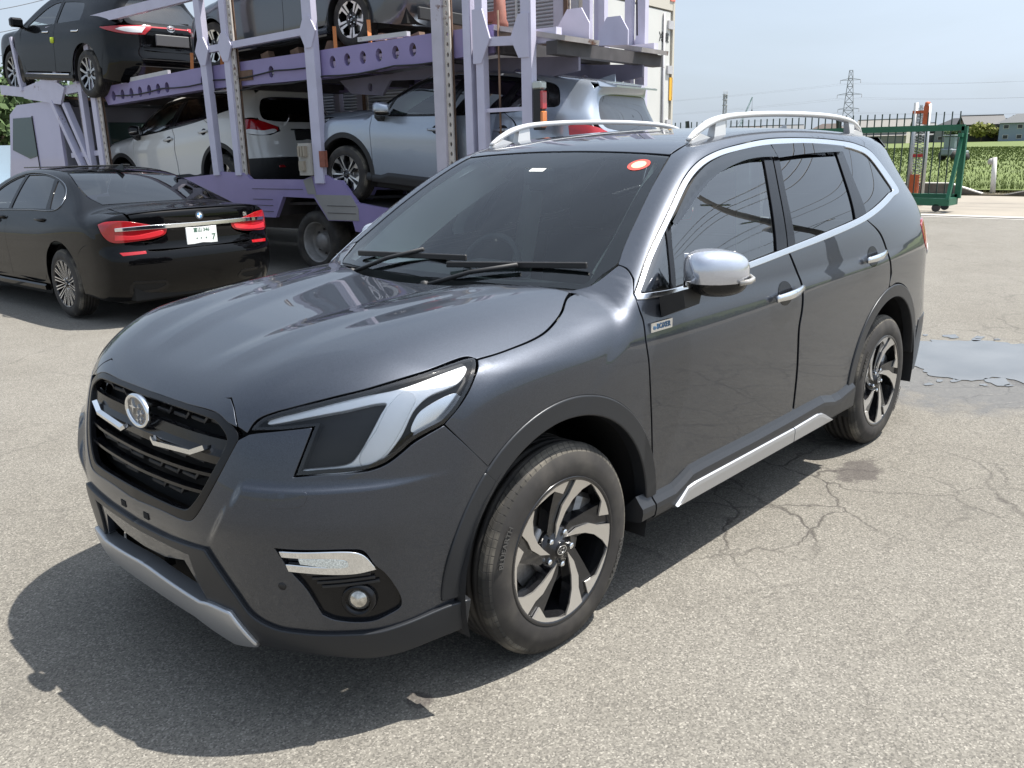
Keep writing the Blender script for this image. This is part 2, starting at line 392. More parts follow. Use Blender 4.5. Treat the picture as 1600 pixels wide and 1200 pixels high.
class Spl:
    """natural cubic spline sampled into a lookup table"""
    def __init__(s,pts,lo=-6.,hi=3.,n=9001):
        pts=sorted(pts); x=np.array([p[0] for p in pts],float); y=np.array([p[1] for p in pts],float)
        m=len(x); h=np.diff(x); A=np.eye(m); b=np.zeros(m)
        for i in range(1,m-1):
            A[i,i-1]=h[i-1]; A[i,i]=2*(h[i-1]+h[i]); A[i,i+1]=h[i]
            b[i]=6*((y[i+1]-y[i])/h[i]-(y[i]-y[i-1])/h[i-1])
        M=np.linalg.solve(A,b)
        s.lo=lo; s.hi=hi; s.n=n; t=np.linspace(lo,hi,n)
        i=np.clip(np.searchsorted(x,t)-1,0,m-2); tc=np.clip(t,x[0],x[-1]); d=tc-x[i]; H=h[i]
        sl=(y[i+1]-y[i])/H-H*(2*M[i]+M[i+1])/6
        v=y[i]+sl*d+M[i]*d*d/2+(M[i+1]-M[i])*d**3/(6*H)
        e0=(y[1]-y[0])/h[0]-h[0]*M[1]/6; e1=(y[-1]-y[-2])/h[-1]+h[-1]*M[-2]/6
        v=np.where(t<x[0],y[0]+e0*(t-x[0]),v); v=np.where(t>x[-1],y[-1]+e1*(t-x[-1]),v)
        s.v=v; s.k=(n-1)/(hi-lo)
    def __call__(s,x):
        u=np.clip((x-s.lo)*s.k,0,s.n-1.001); i=u.astype(np.int32); f=u-i
        return s.v[i]*(1-f)+s.v[i+1]*f
def smax(a,b,k):
    h=np.maximum(k-np.abs(a-b),0); return np.maximum(a,b)+h*h/(4*k)
def smin(a,b,k):
    h=np.maximum(k-np.abs(a-b),0); return np.minimum(a,b)-h*h/(4*k)
def sstep(a,b,x):
    t=np.clip((x-a)/(b-a),0,1); return t*t*t*(t*(6*t-15)+10)
class Shape:
    def grad(s,P,e=.0015):
        g=np.zeros_like(P)
        for i in range(3):
            d=np.zeros(3); d[i]=e
            g[:,i]=s.f(P+d)-s.f(P-d)
        return g/np.maximum(np.linalg.norm(g,axis=1)[:,None],1e-9)
    def hit(s,P,D,off=0.,t0=-3.,t1=3.,n=56):
        """first crossing of f=off along P+tD, coming from outside"""
        P=np.atleast_2d(P).astype(float); D=np.broadcast_to(D,P.shape)
        N=len(P); lo=np.full(N,np.nan); hi=np.full(N,np.nan); fl=np.zeros(N); fh=np.zeros(N)
        ts=np.linspace(t0,t1,n); prev=None; todo=np.arange(N); 
        fp=s.f(P+ts[0]*D)-off
        for k in range(1,n):
            if len(todo)==0: break
            fc=s.f(P[todo]+ts[k]*D[todo])-off
            c=(fp>0)&(fc<=0)
            i=todo[c]; lo[i]=ts[k-1]; hi[i]=ts[k]; fl[i]=fp[c]; fh[i]=fc[c]
            todo=todo[~c]; fp=fc[~c]
        ok=~np.isnan(lo); i=np.where(ok)[0]; a,b,fa,fb=lo[i],hi[i],fl[i],fh[i]
        side=np.zeros(len(i))
        m=.5*(a+b)
        for k in range(11):
            m=b-fb*(b-a)/np.minimum(fb-fa,-1e-12)
            m=np.clip(m,a,b)
            fm=s.f(P[i]+m[:,None]*D[i])-off
            up=fm>0
            fa=np.where(up,fm,np.where(side==-1,fa*.5,fa)); fb=np.where(up,np.where(side==1,fb*.5,fb),fm)
            a=np.where(up,m,a); b=np.where(up,b,m); side=np.where(up,1,-1)
        t=np.full(N,np.nan); t[i]=m
        return P+t[:,None]*D, ok
class Suv(Shape):
    """compact SUV, x forward from the front axle, ground z=0, half width .905"""
    sec=Spl([(.1,-.075),(.2,-.045),(.3,-.022),(.42,-.012),(.55,-.007),(.70,-.002),(.80,.0),(.89,-.0015),(.97,-.013),(1.05,-.026),(1.12,-.042),(1.2,-.072),(1.3,-.115),(1.4,-.160),(1.5,-.208),(1.6,-.262),(1.66,-.297),(1.8,-.39)],0,2,4001)
    rise=Spl([(-4,.13),(-3,.12),(-2.3,.098),(-1.5,.042),(-.9,.012),(-.4,0),(.2,0),(1,0)])
    W=Spl([(-3.9,.72),(-3.7,.79),(-3.45,.85),(-3.2,.885),(-2.9,.903),(-2.6,.908),(-2.2,.906),(-1.5,.902),(-.8,.902),(-.3,.905),(.1,.907),(.4,.902),(.7,.9),(1.2,.9)])
    tap=Spl([(-3.9,-.19),(-3.6,-.135),(-3.3,-.085),(-3.0,-.047),(-2.5,-.013),(-2,-.001),(-1.2,0),(-.8,-.004),(-.4,-.02),(0,-.045),(1,-.1)])
    T1c=Spl([(1.0,.80),(.9,.893),(.83,.945),(.7,1.004),(.55,1.048),(.4,1.075),(.2,1.097),(0,1.112),(-.2,1.122),(-.5,1.13),(-1.5,1.14)])
    crown=Spl([(0,0),(.2,.002),(.35,.008),(.5,.0135),(.58,.010),(.66,-.003),(.75,-.033),(.85,-.078),(1,-.15)],0,1.5,1501)
    T2c=Spl([(.3,.80),(.1,.93),(-.2,1.112),(-.5,1.287),(-.8,1.452),(-1.0,1.548),(-1.1,1.587),(-1.2,1.612),(-1.4,1.639),(-1.7,1.659),(-2.1,1.667),(-2.6,1.655),(-3.0,1.634),(-3.3,1.610),(-3.6,1.58)])
    ca=Spl([(.2,.26),(-.36,.20),(-.7,.13),(-1.09,.08),(-1.5,.066),(-2.5,.066),(-3.5,.075)])
    Fz=Spl([(.1,.80),(.18,.855),(.25,.90),(.32,.926),(.40,.94),(.50,.955),(.57,.962),(.63,.958),(.70,.945),(.80,.918),(.88,.888),(.93,.855),(.97,.81),(1.02,.73),(1.1,.55)],0,2,2001)
    B=Spl([(0,0),(.2,.005),(.35,.016),(.45,.036),(.55,.075),(.62,.115),(.7,.18),(.76,.25),(.82,.36),(.86,.48),(.89,.63),(.905,.85),(.92,1.2)],0,1.5,3001)
    Bp=Spl([(0,0),(.2,.05),(.35,.11),(.45,.28),(.55,.48),(.62,.7),(.7,1.05),(.76,1.5),(.82,2.3),(.86,3.7),(.89,8),(.905,16),(.92,25)],0,1.5,3001)
    Rz=Spl([(.15,-3.55),(.3,-3.635),(.45,-3.68),(.6,-3.69),(.72,-3.66),(.85,-3.635),(1.0,-3.615),(1.1,-3.575),(1.2,-3.51),(1.3,-3.44),(1.4,-3.385),(1.5,-3.375),(1.58,-3.40),(1.7,-3.42)],0,2,2001)
    Br=Spl([(0,0),(.3,.008),(.5,.028),(.62,.065),(.72,.12),(.8,.20),(.86,.33),(.89,.46),(.92,.8)],0,1.5,3001)
    Brp=Spl([(0,0),(.3,.06),(.5,.2),(.62,.42),(.72,.75),(.8,1.4),(.86,3),(.89,6),(.92,12)],0,1.5,3001)
    k_sh=.06
    def S(s,x,z):
        bump=sstep(.45,.9,z)*(1-sstep(1.2,1.68,z))
        return s.W(x)+s.sec(z-s.rise(x)*bump)+s.tap(x)*sstep(.95,1.45,z)
    def T1(s,x,y):
        r=s.T1c(x)+s.crown(y)*sstep(1.0,.55,x)
        # raised centre panel of the bonnet and the two creases
        t=np.clip((.78-x)/1.0,0,1.1); w=sstep(.83,.62,x)*sstep(-.35,-.05,x)
        y1=.19+.20*t; y2=.395+.22*t; u1=y-y1; u2=y-y2
        r=r+w*(.0075-.055*np.sqrt(u1*u1+3e-5))*sstep(.15,.03,np.abs(u1))
        r=r-w*.05*(u2+np.sqrt(u2*u2+3e-5))*.5
        # cowl trough behind the bonnet
        xr=-.118-.40*np.abs(y)**2
        return r-.05*sstep(.0,.05,xr-x)*(1-sstep(.685,.73,y))
    def T2(s,x,y): return s.T2c(x)-s.ca(x)*np.abs(y)**2.2
    def f(s,P):
        x,y,z=P[:,0],np.abs(P[:,1]),P[:,2]
        gs=(y-s.S(x,z))*.94
        g1=(z-s.T1(x,y))*.96
        L=smax(gs,g1,s.k_sh)
        g2=(z-s.T2(x,y))*(.97-.12*sstep(-1.3,-1.0,x))
        G=smax(gs,g2,.055)
        U=smin(L,G,.02)
        bl=.016*sstep(0,.03,y-.395-.62*(z-.58))*sstep(.757,.738,z)*sstep(.53,.66,z)*sstep(.88,.80,y)
        fr=(x-s.Fz(z)+s.B(y)-bl)/np.sqrt(1.06+s.Bp(y)**2)
        re=(s.Rz(z)+s.Br(y)-x)/np.sqrt(1.08+s.Brp(y)**2)
        U=smax(U,fr,.03); U=smax(U,re,.05)
        return smax(U,.19-z,.02)
class Gen(Shape):
    """car body from curve tables"""
    def __init__(s,sec,rise,W,tap,T1c,crown,T2c,ca,Fz,B,Rz,Br,low=.17,k_sh=.06,k_g=.055,bump=(.45,.9,1.2,1.6),tapz=(.9,1.4),y2=2.2):
        s.sec=Spl(sec,0,2.2,4401); s.rise=Spl(rise); s.W=Spl(W); s.tap=Spl(tap); s.T1c=Spl(T1c); s.crown=Spl(crown,0,1.5,1501)
        s.T2c=Spl(T2c); s.ca=Spl(ca); s.Fz=Spl(Fz,0,2.2,2201); s.B=Spl(B,0,1.5,1501); s.Rz=Spl(Rz,0,2.2,2201); s.Br=Spl(Br,0,1.5,1501)
        y=np.linspace(0,1.5,301); s.Bp=Spl(list(zip(y,np.gradient(s.B(y),y))),0,1.5,1501); s.Brp=Spl(list(zip(y,np.gradient(s.Br(y),y))),0,1.5,1501)
        s.low=low; s.k=k_sh; s.kg=k_g; s.bz=bump; s.tz=tapz; s.y2=y2
    def S(s,x,z):
        b=sstep(s.bz[0],s.bz[1],z)*(1-sstep(s.bz[2],s.bz[3],z))
        return s.W(x)+s.sec(z-s.rise(x)*b)+s.tap(x)*sstep(s.tz[0],s.tz[1],z)
    def T2(s,x,y): return s.T2c(x)-s.ca(x)*np.abs(y)**s.y2
    def f(s,P):
        x,y,z=P[:,0],np.abs(P[:,1]),P[:,2]
        gs=(y-s.S(x,z))*.93; g1=(z-s.T1c(x)-s.crown(y))*.96; g2=(z-s.T2(x,y))*.9
        U=smin(smax(gs,g1,s.k),smax(gs,g2,s.kg),.03)
        fr=(x-s.Fz(z)+s.B(y))/np.sqrt(1.06+s.Bp(y)**2); re=(s.Rz(z)+s.Br(y)-x)/np.sqrt(1.06+s.Brp(y)**2)
        return smax(smax(smax(U,fr,.05),re,.05),s.low-z,.03)
def sedan_shape():
    return Gen(sec=[(.1,-.09),(.2,-.055),(.3,-.030),(.45,-.016),(.6,-.006),(.72,0),(.80,-.003),(.87,-.016),(.94,-.036),(1.0,-.062),(1.1,-.118),(1.2,-.185),(1.3,-.26),(1.4,-.345),(1.5,-.45)],
     rise=[(1,0),(-1,0),(-2.5,.02),(-3.3,.04),(-4.3,.05)],
     W=[(1.2,.93),(.4,.938),(-.3,.945),(-1.5,.943),(-2.6,.948),(-3.1,.951),(-3.6,.94),(-4.0,.915),(-4.4,.87)],
     tap=[(1,-.1),(0,-.03),(-.8,0),(-2,0),(-2.6,-.03),(-3.0,-.08),(-3.4,-.15),(-3.8,-.24)],
     T1c=[(1.1,.50),(.9,.66),(.75,.76),(.5,.85),(0,.95),(-.6,1.01),(-1.5,1.03),(-3,1.07),(-3.45,1.093),(-3.8,1.088),(-4.05,1.08),(-4.16,1.074),(-4.4,1.0)],
     crown=[(0,0),(.3,-.003),(.5,-.010),(.65,-.022),(.75,-.042),(.85,-.075),(1,-.14)],
     T2c=[(.0,.88),(-.2,.985),(-.55,1.16),(-.95,1.345),(-1.25,1.44),(-1.6,1.474),(-2.0,1.474),(-2.4,1.45),(-2.7,1.402),(-2.95,1.325),(-3.2,1.23),(-3.5,1.10),(-3.8,.955)],
     ca=[(0,.2),(-1,.10),(-2,.07),(-2.8,.09),(-3.5,.10)],
     Fz=[(.1,.70),(.2,.80),(.4,.87),(.6,.88),(.75,.84),(.9,.7)],B=[(0,0),(.3,.02),(.5,.06),(.65,.12),(.75,.19),(.85,.33),(.91,.55),(.95,.9)],
     Rz=[(.15,-3.98),(.25,-4.08),(.36,-4.16),(.48,-4.205),(.6,-4.215),(.66,-4.205),(.72,-4.18),(.80,-4.172),(.9,-4.17),(1.0,-4.168),(1.05,-4.163),(1.1,-4.14),(1.2,-4.05)],
     Br=[(0,0),(.3,.012),(.5,.035),(.65,.066),(.75,.105),(.83,.16),(.89,.25),(.92,.34),(.945,.52),(.96,.8)],low=.16,k_sh=.07)
def crossover_shape():
    return Gen(sec=[(.1,-.07),(.2,-.045),(.3,-.022),(.42,-.012),(.55,-.006),(.70,-.001),(.80,0),(.9,-.008),(1.0,-.026),(1.06,-.042),(1.12,-.066),(1.2,-.105),(1.3,-.155),(1.4,-.21),(1.5,-.27),(1.6,-.34),(1.7,-.42)],
     rise=[(1,0),(-.5,0),(-1.5,.02),(-2.3,.06),(-3,.10),(-4,.11)],
     W=[(1.2,.9),(.4,.905),(-.3,.912),(-1.5,.91),(-2.6,.918),(-3.0,.912),(-3.3,.885),(-3.6,.84),(-3.9,.77)],
     tap=[(1,-.1),(0,-.03),(-.8,0),(-2,-.005),(-2.5,-.03),(-3,-.08),(-3.4,-.14),(-3.8,-.2)],
     T1c=[(1.1,.70),(.95,.86),(.8,.95),(.5,1.03),(0,1.09),(-.5,1.12),(-1.5,1.12),(-3.9,1.12)],
     crown=[(0,0),(.4,0),(.6,-.012),(.75,-.045),(.9,-.10),(1.1,-.18)],
     T2c=[(.2,.92),(-.1,1.07),(-.4,1.215),(-.8,1.42),(-1.1,1.565),(-1.4,1.65),(-1.8,1.69),(-2.2,1.685),(-2.7,1.645),(-3.1,1.585),(-3.4,1.53),(-3.8,1.45)],
     ca=[(0,.2),(-1,.12),(-2,.08),(-3.5,.09)],
     Fz=[(.1,.82),(.3,.93),(.5,.97),(.7,.95),(.9,.88),(1.0,.78)],B=[(0,0),(.3,.015),(.5,.06),(.62,.12),(.72,.22),(.82,.40),(.88,.62),(.92,1.0)],
     Rz=[(.15,-3.55),(.3,-3.65),(.45,-3.70),(.6,-3.71),(.72,-3.675),(.85,-3.655),(1.0,-3.645),(1.08,-3.62),(1.15,-3.55),(1.3,-3.40),(1.4,-3.32),(1.5,-3.30),(1.6,-3.32)],
     Br=[(0,0),(.3,.012),(.5,.045),(.62,.095),(.72,.165),(.8,.25),(.86,.37),(.9,.52),(.93,.85)],low=.2)
def hatch_shape():
    return Gen(sec=[(.1,-.09),(.2,-.05),(.3,-.022),(.42,-.010),(.55,-.004),(.68,0),(.78,-.004),(.88,-.022),(.95,-.045),(1.05,-.095),(1.15,-.15),(1.25,-.21),(1.35,-.28),(1.5,-.40)],
     rise=[(1,0),(-.5,0),(-1.5,.03),(-2.5,.08),(-3.8,.12)],
     W=[(1.2,.86),(.4,.87),(-.3,.88),(-1.5,.872),(-2.7,.88),(-3.1,.872),(-3.4,.84),(-3.8,.76)],
     tap=[(1,-.1),(0,-.03),(-.8,0),(-2,-.005),(-2.7,-.04),(-3.4,-.10),(-3.8,-.16)],
     T1c=[(1.1,.48),(.9,.66),(.6,.80),(.2,.90),(-.3,.97),(-1,1.0),(-3.9,1.02)],
     crown=[(0,0),(.4,-.002),(.6,-.018),(.75,-.05),(.9,-.11),(1.1,-.2)],
     T2c=[(.2,.82),(-.1,.955),(-.6,1.2),(-1.0,1.37),(-1.3,1.445),(-1.7,1.468),(-2.2,1.44),(-2.8,1.35),(-3.3,1.23),(-3.7,1.1)],
     ca=[(0,.2),(-1,.12),(-2,.09),(-3.5,.1)],
     Fz=[(.1,.8),(.25,.92),(.4,.95),(.6,.92),(.75,.82),(.9,.6)],B=[(0,0),(.3,.03),(.5,.10),(.62,.18),(.72,.30),(.8,.48),(.86,.8),(.9,1.1)],
     Rz=[(.15,-3.42),(.25,-3.5),(.4,-3.58),(.6,-3.60),(.75,-3.57),(.9,-3.55),(1.05,-3.55),(1.2,-3.5)],
     Br=[(0,0),(.3,.012),(.5,.05),(.62,.105),(.72,.18),(.8,.30),(.85,.45),(.89,.8)],low=.15)
FE={}
FE['hood']=([(0.838,0,0.945),(0.835,0.2,0.945),(0.828,0.33,0.946),(0.8116,0.3778,0.9482),(0.8296,0.4208,0.9258),(0.8457,0.4571,0.8883),(0.8405,0.4908,0.876),(0.8176,0.5032,0.9084),(0.7821,0.543,0.9314),(0.7479,0.5829,0.945),(0.6739,0.6532,0.968),(0.5915,0.7124,0.9865),(0.4562,0.7658,1.0104),(0.2977,0.784,1.0259),(0.2832,0.8024,1.0184),(0.2125,0.8102,1.0221),(0.1466,0.8122,1.0274),(0.0593,0.8104,1.0358),(-0.0113,0.8005,1.0462),(-0.0895,0.776,1.0638),(-0.1538,0.7491,1.0817),(-0.2448,0.6961,1.1095),(-0.33,0.655,1.12),(-0.24,0.5,1.12),(-0.15,0.28,1.12),(-0.115,0,1.12)],[0, 3, 5, 6, 14, 22, 25])
FE['lip']=([(0.842,0,0.943),(0.838,0.2,0.943),(0.831,0.33,0.944),(0.8153,0.3771,0.9452),(0.8309,0.4164,0.9253),(0.8471,0.4531,0.8878),(0.8518,0.4201,0.8949),(0.851,0.365,0.9112),(0.865,0.2,0.912),(0.868,0,0.912)],[0, 3, 5, 6, 9])
FE['lens']=([(0.8344,0.4978,0.883),(0.8245,0.503,0.8976),(0.8066,0.5177,0.9156),(0.7833,0.5445,0.9293),(0.7496,0.585,0.9422),(0.6758,0.6553,0.9653),(0.5935,0.7146,0.9838),(0.4599,0.7696,1.0073),(0.3026,0.7889,1.0229),(0.2862,0.7953,1.0216),(0.2918,0.8083,1.0144),(0.3341,0.8415,0.9838),(0.3715,0.8525,0.9499),(0.4145,0.852,0.9087),(0.4546,0.8447,0.8772),(0.5493,0.8176,0.8456),(0.5783,0.8085,0.8264),(0.6189,0.7922,0.8019),(0.6548,0.772,0.7897),(0.6924,0.7444,0.7852),(0.756,0.6867,0.7829),(0.7986,0.6361,0.7779),(0.7703,0.6471,0.8414),(0.7385,0.6525,0.9009),(0.7913,0.5807,0.8909)],[0, 14, 21, 23])
FE['drl']=([(0.8051,0.5354,0.9063),(0.7888,0.5458,0.9221),(0.6676,0.6717,0.9611),(0.5278,0.7675,0.982),(0.3337,0.8021,1.0124),(0.337,0.8116,1.0072),(0.3874,0.8304,0.9804),(0.4841,0.8124,0.958),(0.5313,0.8059,0.9278),(0.5766,0.802,0.8673),(0.6221,0.7872,0.8195),(0.6463,0.7756,0.8005),(0.7074,0.7317,0.7865),(0.7907,0.6442,0.7846),(0.7907,0.641,0.7927),(0.6978,0.7349,0.8058),(0.6746,0.7478,0.8287),(0.6054,0.7635,0.9242),(0.5814,0.7605,0.9522),(0.6795,0.6852,0.9401),(0.793,0.5564,0.9093)],[4, 13, 14])
FE['drlcore']=([(0.5842,0.7681,0.9402),(0.5345,0.7745,0.9723),(0.5142,0.7966,0.9611),(0.5389,0.8019,0.9288),(0.5994,0.7939,0.8503),(0.6403,0.7773,0.8117),(0.6715,0.757,0.8016),(0.6738,0.751,0.8186),(0.6216,0.7672,0.8929)],[])
FE['turn']=([(0.5269,0.8127,0.9138),(0.5026,0.8171,0.9302),(0.4018,0.8414,0.9546),(0.4151,0.8484,0.9227),(0.4618,0.8405,0.889),(0.5477,0.813,0.8764)],[])
FE['bumper']=([(0.95,0,0.598),(0.9569,0.1652,0.6058),(0.9513,0.2833,0.6067),(0.9471,0.3241,0.613),(0.9424,0.3477,0.6296),(0.9213,0.3979,0.7004),(0.8567,0.4695,0.856),(0.8391,0.4976,0.8735),(0.8258,0.5236,0.879),(0.7921,0.5815,0.8886),(0.7421,0.649,0.8993),(0.7723,0.6444,0.8413),(0.8023,0.6323,0.7745),(0.7565,0.6871,0.7796),(0.6932,0.745,0.7802),(0.6529,0.7744,0.7844),(0.6168,0.7943,0.7965),(0.5759,0.8103,0.8208),(0.5468,0.8194,0.8391),(0.4571,0.8446,0.8724),(0.3915,0.8751,0.7936),(0.3205,0.8868,0.7136),(0.4041,0.8791,0.6127),(0.4353,0.8717,0.495),(0.4593,0.8574,0.3482),(0.5293,0.8337,0.3355),(0.594,0.8095,0.327),(0.6463,0.7809,0.3197),(0.6719,0.7622,0.3152),(0.7309,0.7136,0.3162),(0.7758,0.6674,0.3197),(0.8123,0.6179,0.32),(0.8537,0.548,0.3274),(0.8847,0.49,0.3588),(0.9079,0.448,0.4224),(0.9409,0.3744,0.5432),(0.952,0.17,0.527),(0.958,0,0.524)],[0, 6, 7, 10, 12, 19, 21, 24, 35, 36, 37])
FE['bumper_upper_arch']=([(0.4571,0.8446,0.8724)],[])
FE['band']=([(0.958,0,0.522),(0.952,0.17,0.525),(0.9404,0.3767,0.5418),(0.9064,0.4515,0.4191),(0.8845,0.4893,0.3565),(0.8535,0.5473,0.3251),(0.8122,0.6173,0.3177),(0.7307,0.7132,0.314),(0.6718,0.7618,0.313),(0.5939,0.8093,0.3249),(0.4612,0.8566,0.3467),(0.4098,0.8719,0.3467),(0.4183,0.8608,0.266),(0.532,0.8228,0.2495),(0.62,0.7747,0.2328),(0.6727,0.7318,0.2282),(0.7497,0.6629,0.2428),(0.8347,0.5316,0.2519),(0.8599,0.4666,0.2519),(0.9055,0.4168,0.3546),(0.9228,0.3285,0.3743),(0.9361,0.3045,0.448),(0.9461,0.298,0.5114),(0.957,0.155,0.508),(0.962,0,0.505)],[0, 1, 2, 11, 12, 18, 20, 22, 23, 24])
FE['bib']=([(0.96,0,0.502),(0.953,0.15,0.503),(0.9463,0.2944,0.5103),(0.9363,0.3008,0.4469),(0.9244,0.3175,0.3772),(0.9434,0.2578,0.4737),(0.945,0.13,0.445),(0.95,0,0.44)],[0, 1, 2, 4, 5, 6, 7])
FE['strip']=([(0.935,0,0.377),(0.9335,0.0944,0.3685),(0.923,0.2915,0.354),(0.9201,0.335,0.3612),(0.9058,0.4177,0.357),(0.8614,0.4661,0.2544),(0.8699,0.3695,0.2302),(0.9089,0.2267,0.2836),(0.93,0,0.292)],[0, 2, 4, 5, 6, 7, 8])
FE['fogbezel']=([(0.8615,0.6064,0.5861),(0.7066,0.7668,0.5749),(0.6956,0.7737,0.5674),(0.6746,0.7836,0.5253),(0.6465,0.7967,0.4884),(0.6103,0.8082,0.4064),(0.6123,0.8056,0.3809),(0.647,0.7857,0.3612),(0.6813,0.7606,0.3493),(0.7561,0.6984,0.3628),(0.7789,0.6769,0.3803),(0.8093,0.6553,0.4641),(0.8374,0.6282,0.5207)],[0, 10])
FE['fogchrome']=([(0.8529,0.6172,0.577),(0.7225,0.754,0.5695),(0.6982,0.7705,0.5563),(0.6718,0.7844,0.5132),(0.7186,0.7503,0.5071),(0.8374,0.6282,0.5207),(0.8415,0.6252,0.5382),(0.729,0.7446,0.5318),(0.7315,0.7441,0.5475),(0.8233,0.6548,0.5612),(0.8489,0.6194,0.5633)],[0, 3, 5, 6, 10])
FE['fogled']=([(0.8222,0.6556,0.5582),(0.7354,0.7408,0.546),(0.7304,0.7432,0.5291),(0.8188,0.6572,0.5436)],[0, 3])
FE['washer']=([(0.8547,0.5954,0.7277),(0.8465,0.6051,0.7366),(0.8031,0.6633,0.7417),(0.7942,0.6758,0.7386),(0.8017,0.6744,0.7138),(0.8095,0.6675,0.7056),(0.8513,0.6122,0.6988),(0.8598,0.5964,0.7045)],[])
FE['fender']=([(0.2844,0.8061,1.0164),(0.2156,0.8131,1.0202),(0.1499,0.8152,1.0255),(0.0609,0.8143,1.0337),(-0.0129,0.8043,1.0444),(-0.091,0.7799,1.062),(-0.155,0.7534,1.0799),(-0.2452,0.7012,1.1078),(-0.3407,0.6434,1.1176),(-0.3802,0.6872,1.1318),(-0.4869,0.727,1.1928),(-0.4892,0.7551,1.1869),(-0.467,0.8085,1.1532),(-0.4279,0.8392,1.109),(-0.4149,0.8724,1.0581),(-0.4202,0.8821,1.0281),(-0.4153,0.8971,0.9655),(-0.4204,0.9065,0.9),(-0.4328,0.9085,0.7863),(-0.4554,0.9041,0.6076),(-0.4774,0.8957,0.396),(-0.47,0.9,0.4),(-0.5018,0.9,0.3871),(-0.481,0.9,0.4991),(-0.4356,0.9,0.6035),(-0.3679,0.9,0.695),(-0.2813,0.9,0.769),(-0.1803,0.9,0.8216),(-0.07,0.9,0.8501),(0.0438,0.9,0.8531),(0.1554,0.9,0.8304),(0.2591,0.9,0.7832),(0.3494,0.9,0.7138),(0.325,0.8864,0.7187),(0.3951,0.874,0.798),(0.4549,0.8449,0.8755),(0.4127,0.8527,0.9084),(0.3679,0.8538,0.9493),(0.3304,0.8428,0.9832)],[0, 8, 10, 12, 13, 20, 21, 33, 35])
FE['door_front']=([(-0.4226,0.8483,1.0976),(-0.4207,0.8735,1.0573),(-0.4273,0.8824,1.027),(-0.4226,0.8972,0.9642),(-0.4279,0.9066,0.8986),(-0.4406,0.9085,0.7846),(-0.4636,0.904,0.6054),(-0.4877,0.8947,0.3777),(-0.626,0.8935,0.3712),(-0.7313,0.8953,0.4136),(-1.0198,0.8947,0.4147),(-1.5782,0.8956,0.4199),(-1.5792,0.9027,0.6203),(-1.5625,0.9071,0.8232),(-1.5745,0.908,0.8773),(-1.5839,0.9038,0.9587),(-1.5796,0.8935,1.0134),(-1.533,0.8754,1.0989),(-1.5071,0.8648,1.1465),(-1.186,0.8661,1.1195),(-0.8327,0.8674,1.0993),(-0.6471,0.868,1.0911)],[0, 7, 11, 18])
FE['door_rear']=([(-1.5226,0.8661,1.1424),(-1.5501,0.876,1.0971),(-1.5967,0.8943,1.0113),(-1.6018,0.9043,0.9563),(-1.5935,0.908,0.8744),(-1.5816,0.9071,0.8201),(-1.5988,0.9026,0.6164),(-1.5967,0.8957,0.4215),(-1.8858,0.8974,0.4289),(-2.0064,0.897,0.4015),(-2.14,0.9,0.43),(-2.1712,0.9,0.439),(-2.1894,0.9,0.515),(-2.219,0.9,0.5873),(-2.2595,0.9,0.6542),(-2.3098,0.9,0.714),(-2.3687,0.9,0.7653),(-2.4349,0.9,0.8069),(-2.5066,0.9,0.8378),(-2.5823,0.9,0.8573),(-2.5863,0.912,0.9322),(-2.5532,0.9067,1.0198),(-2.4801,0.8827,1.1335),(-2.3382,0.861,1.2197),(-1.9128,0.8665,1.1753)],[0, 7, 10, 23])
FE['bodyside']=([(-0.4907,0.7296,1.1948),(-0.4918,0.7612,1.1871),(-0.4698,0.8117,1.1532),(-0.431,0.837,1.1127),(-0.5656,0.7944,1.22),(-0.7672,0.7458,1.3565),(-0.9546,0.6942,1.4708),(-1.0897,0.6717,1.5272),(-1.2483,0.6577,1.5623),(-1.4676,0.6449,1.588),(-1.7232,0.6341,1.6069),(-2.0854,0.6347,1.6085),(-2.4217,0.6382,1.5969),(-2.6945,0.642,1.5738),(-2.8785,0.6588,1.5252),(-2.9633,0.7357,1.396),(-2.9753,0.7771,1.3299),(-2.814,0.8128,1.2976),(-2.3553,0.8625,1.2155),(-2.5047,0.8831,1.1314),(-2.5744,0.9071,1.0176),(-2.6153,0.9114,0.9288),(-2.5997,0.9,0.8601),(-2.6876,0.9,0.8647),(-2.775,0.9,0.854),(-2.8592,0.9,0.8282),(-2.9376,0.9,0.7883),(-3.0079,0.9,0.7353),(-3.0679,0.9,0.6709),(-3.1159,0.9,0.5971),(-3.1503,0.9,0.5161),(-3.1701,0.9,0.4303),(-3.2,0.88,0.43),(-3.22,0.875,0.62),(-3.3,0.86,0.8),(-3.31,0.85,0.96),(-3.22,0.85,1),(-3.16,0.84,1.13),(-3.24,0.8,1.155),(-3.42,0.712,1.165),(-3.355,0.668,1.35),(-3.29,0.6,1.515),(-3.2,0.555,1.6),(-2.8,0.56,1.63),(-2.2,0.565,1.645),(-1.6,0.565,1.64),(-1.25,0.56,1.603),(-1.0625,0.5641,1.5505),(-0.8541,0.6223,1.4426),(-0.6522,0.6787,1.3134),(-0.5581,0.705,1.2463)],[0, 2, 3, 18, 21, 32, 35, 38, 39, 42, 47])
FE['chrome_out']=([(-0.4302,0.8375,1.1117),(-0.5625,0.7966,1.2167),(-0.7641,0.7479,1.3533),(-0.9506,0.6968,1.4674),(-1.0844,0.6751,1.5229),(-1.2427,0.661,1.5582),(-1.4602,0.6492,1.5828),(-1.7142,0.639,1.6015),(-2.0761,0.6394,1.603),(-2.4102,0.6436,1.5905),(-2.6829,0.6471,1.5674),(-2.8644,0.6647,1.5188),(-2.9485,0.7416,1.3899),(-2.9649,0.7781,1.3304),(-2.808,0.8107,1.3021),(-2.3418,0.8616,1.2179),(-1.9161,0.8674,1.1722),(-1.5091,0.8662,1.141),(-1.1852,0.8667,1.1171),(-0.6487,0.8686,1.0887),(-0.4257,0.8513,1.0962)],[0, 20])
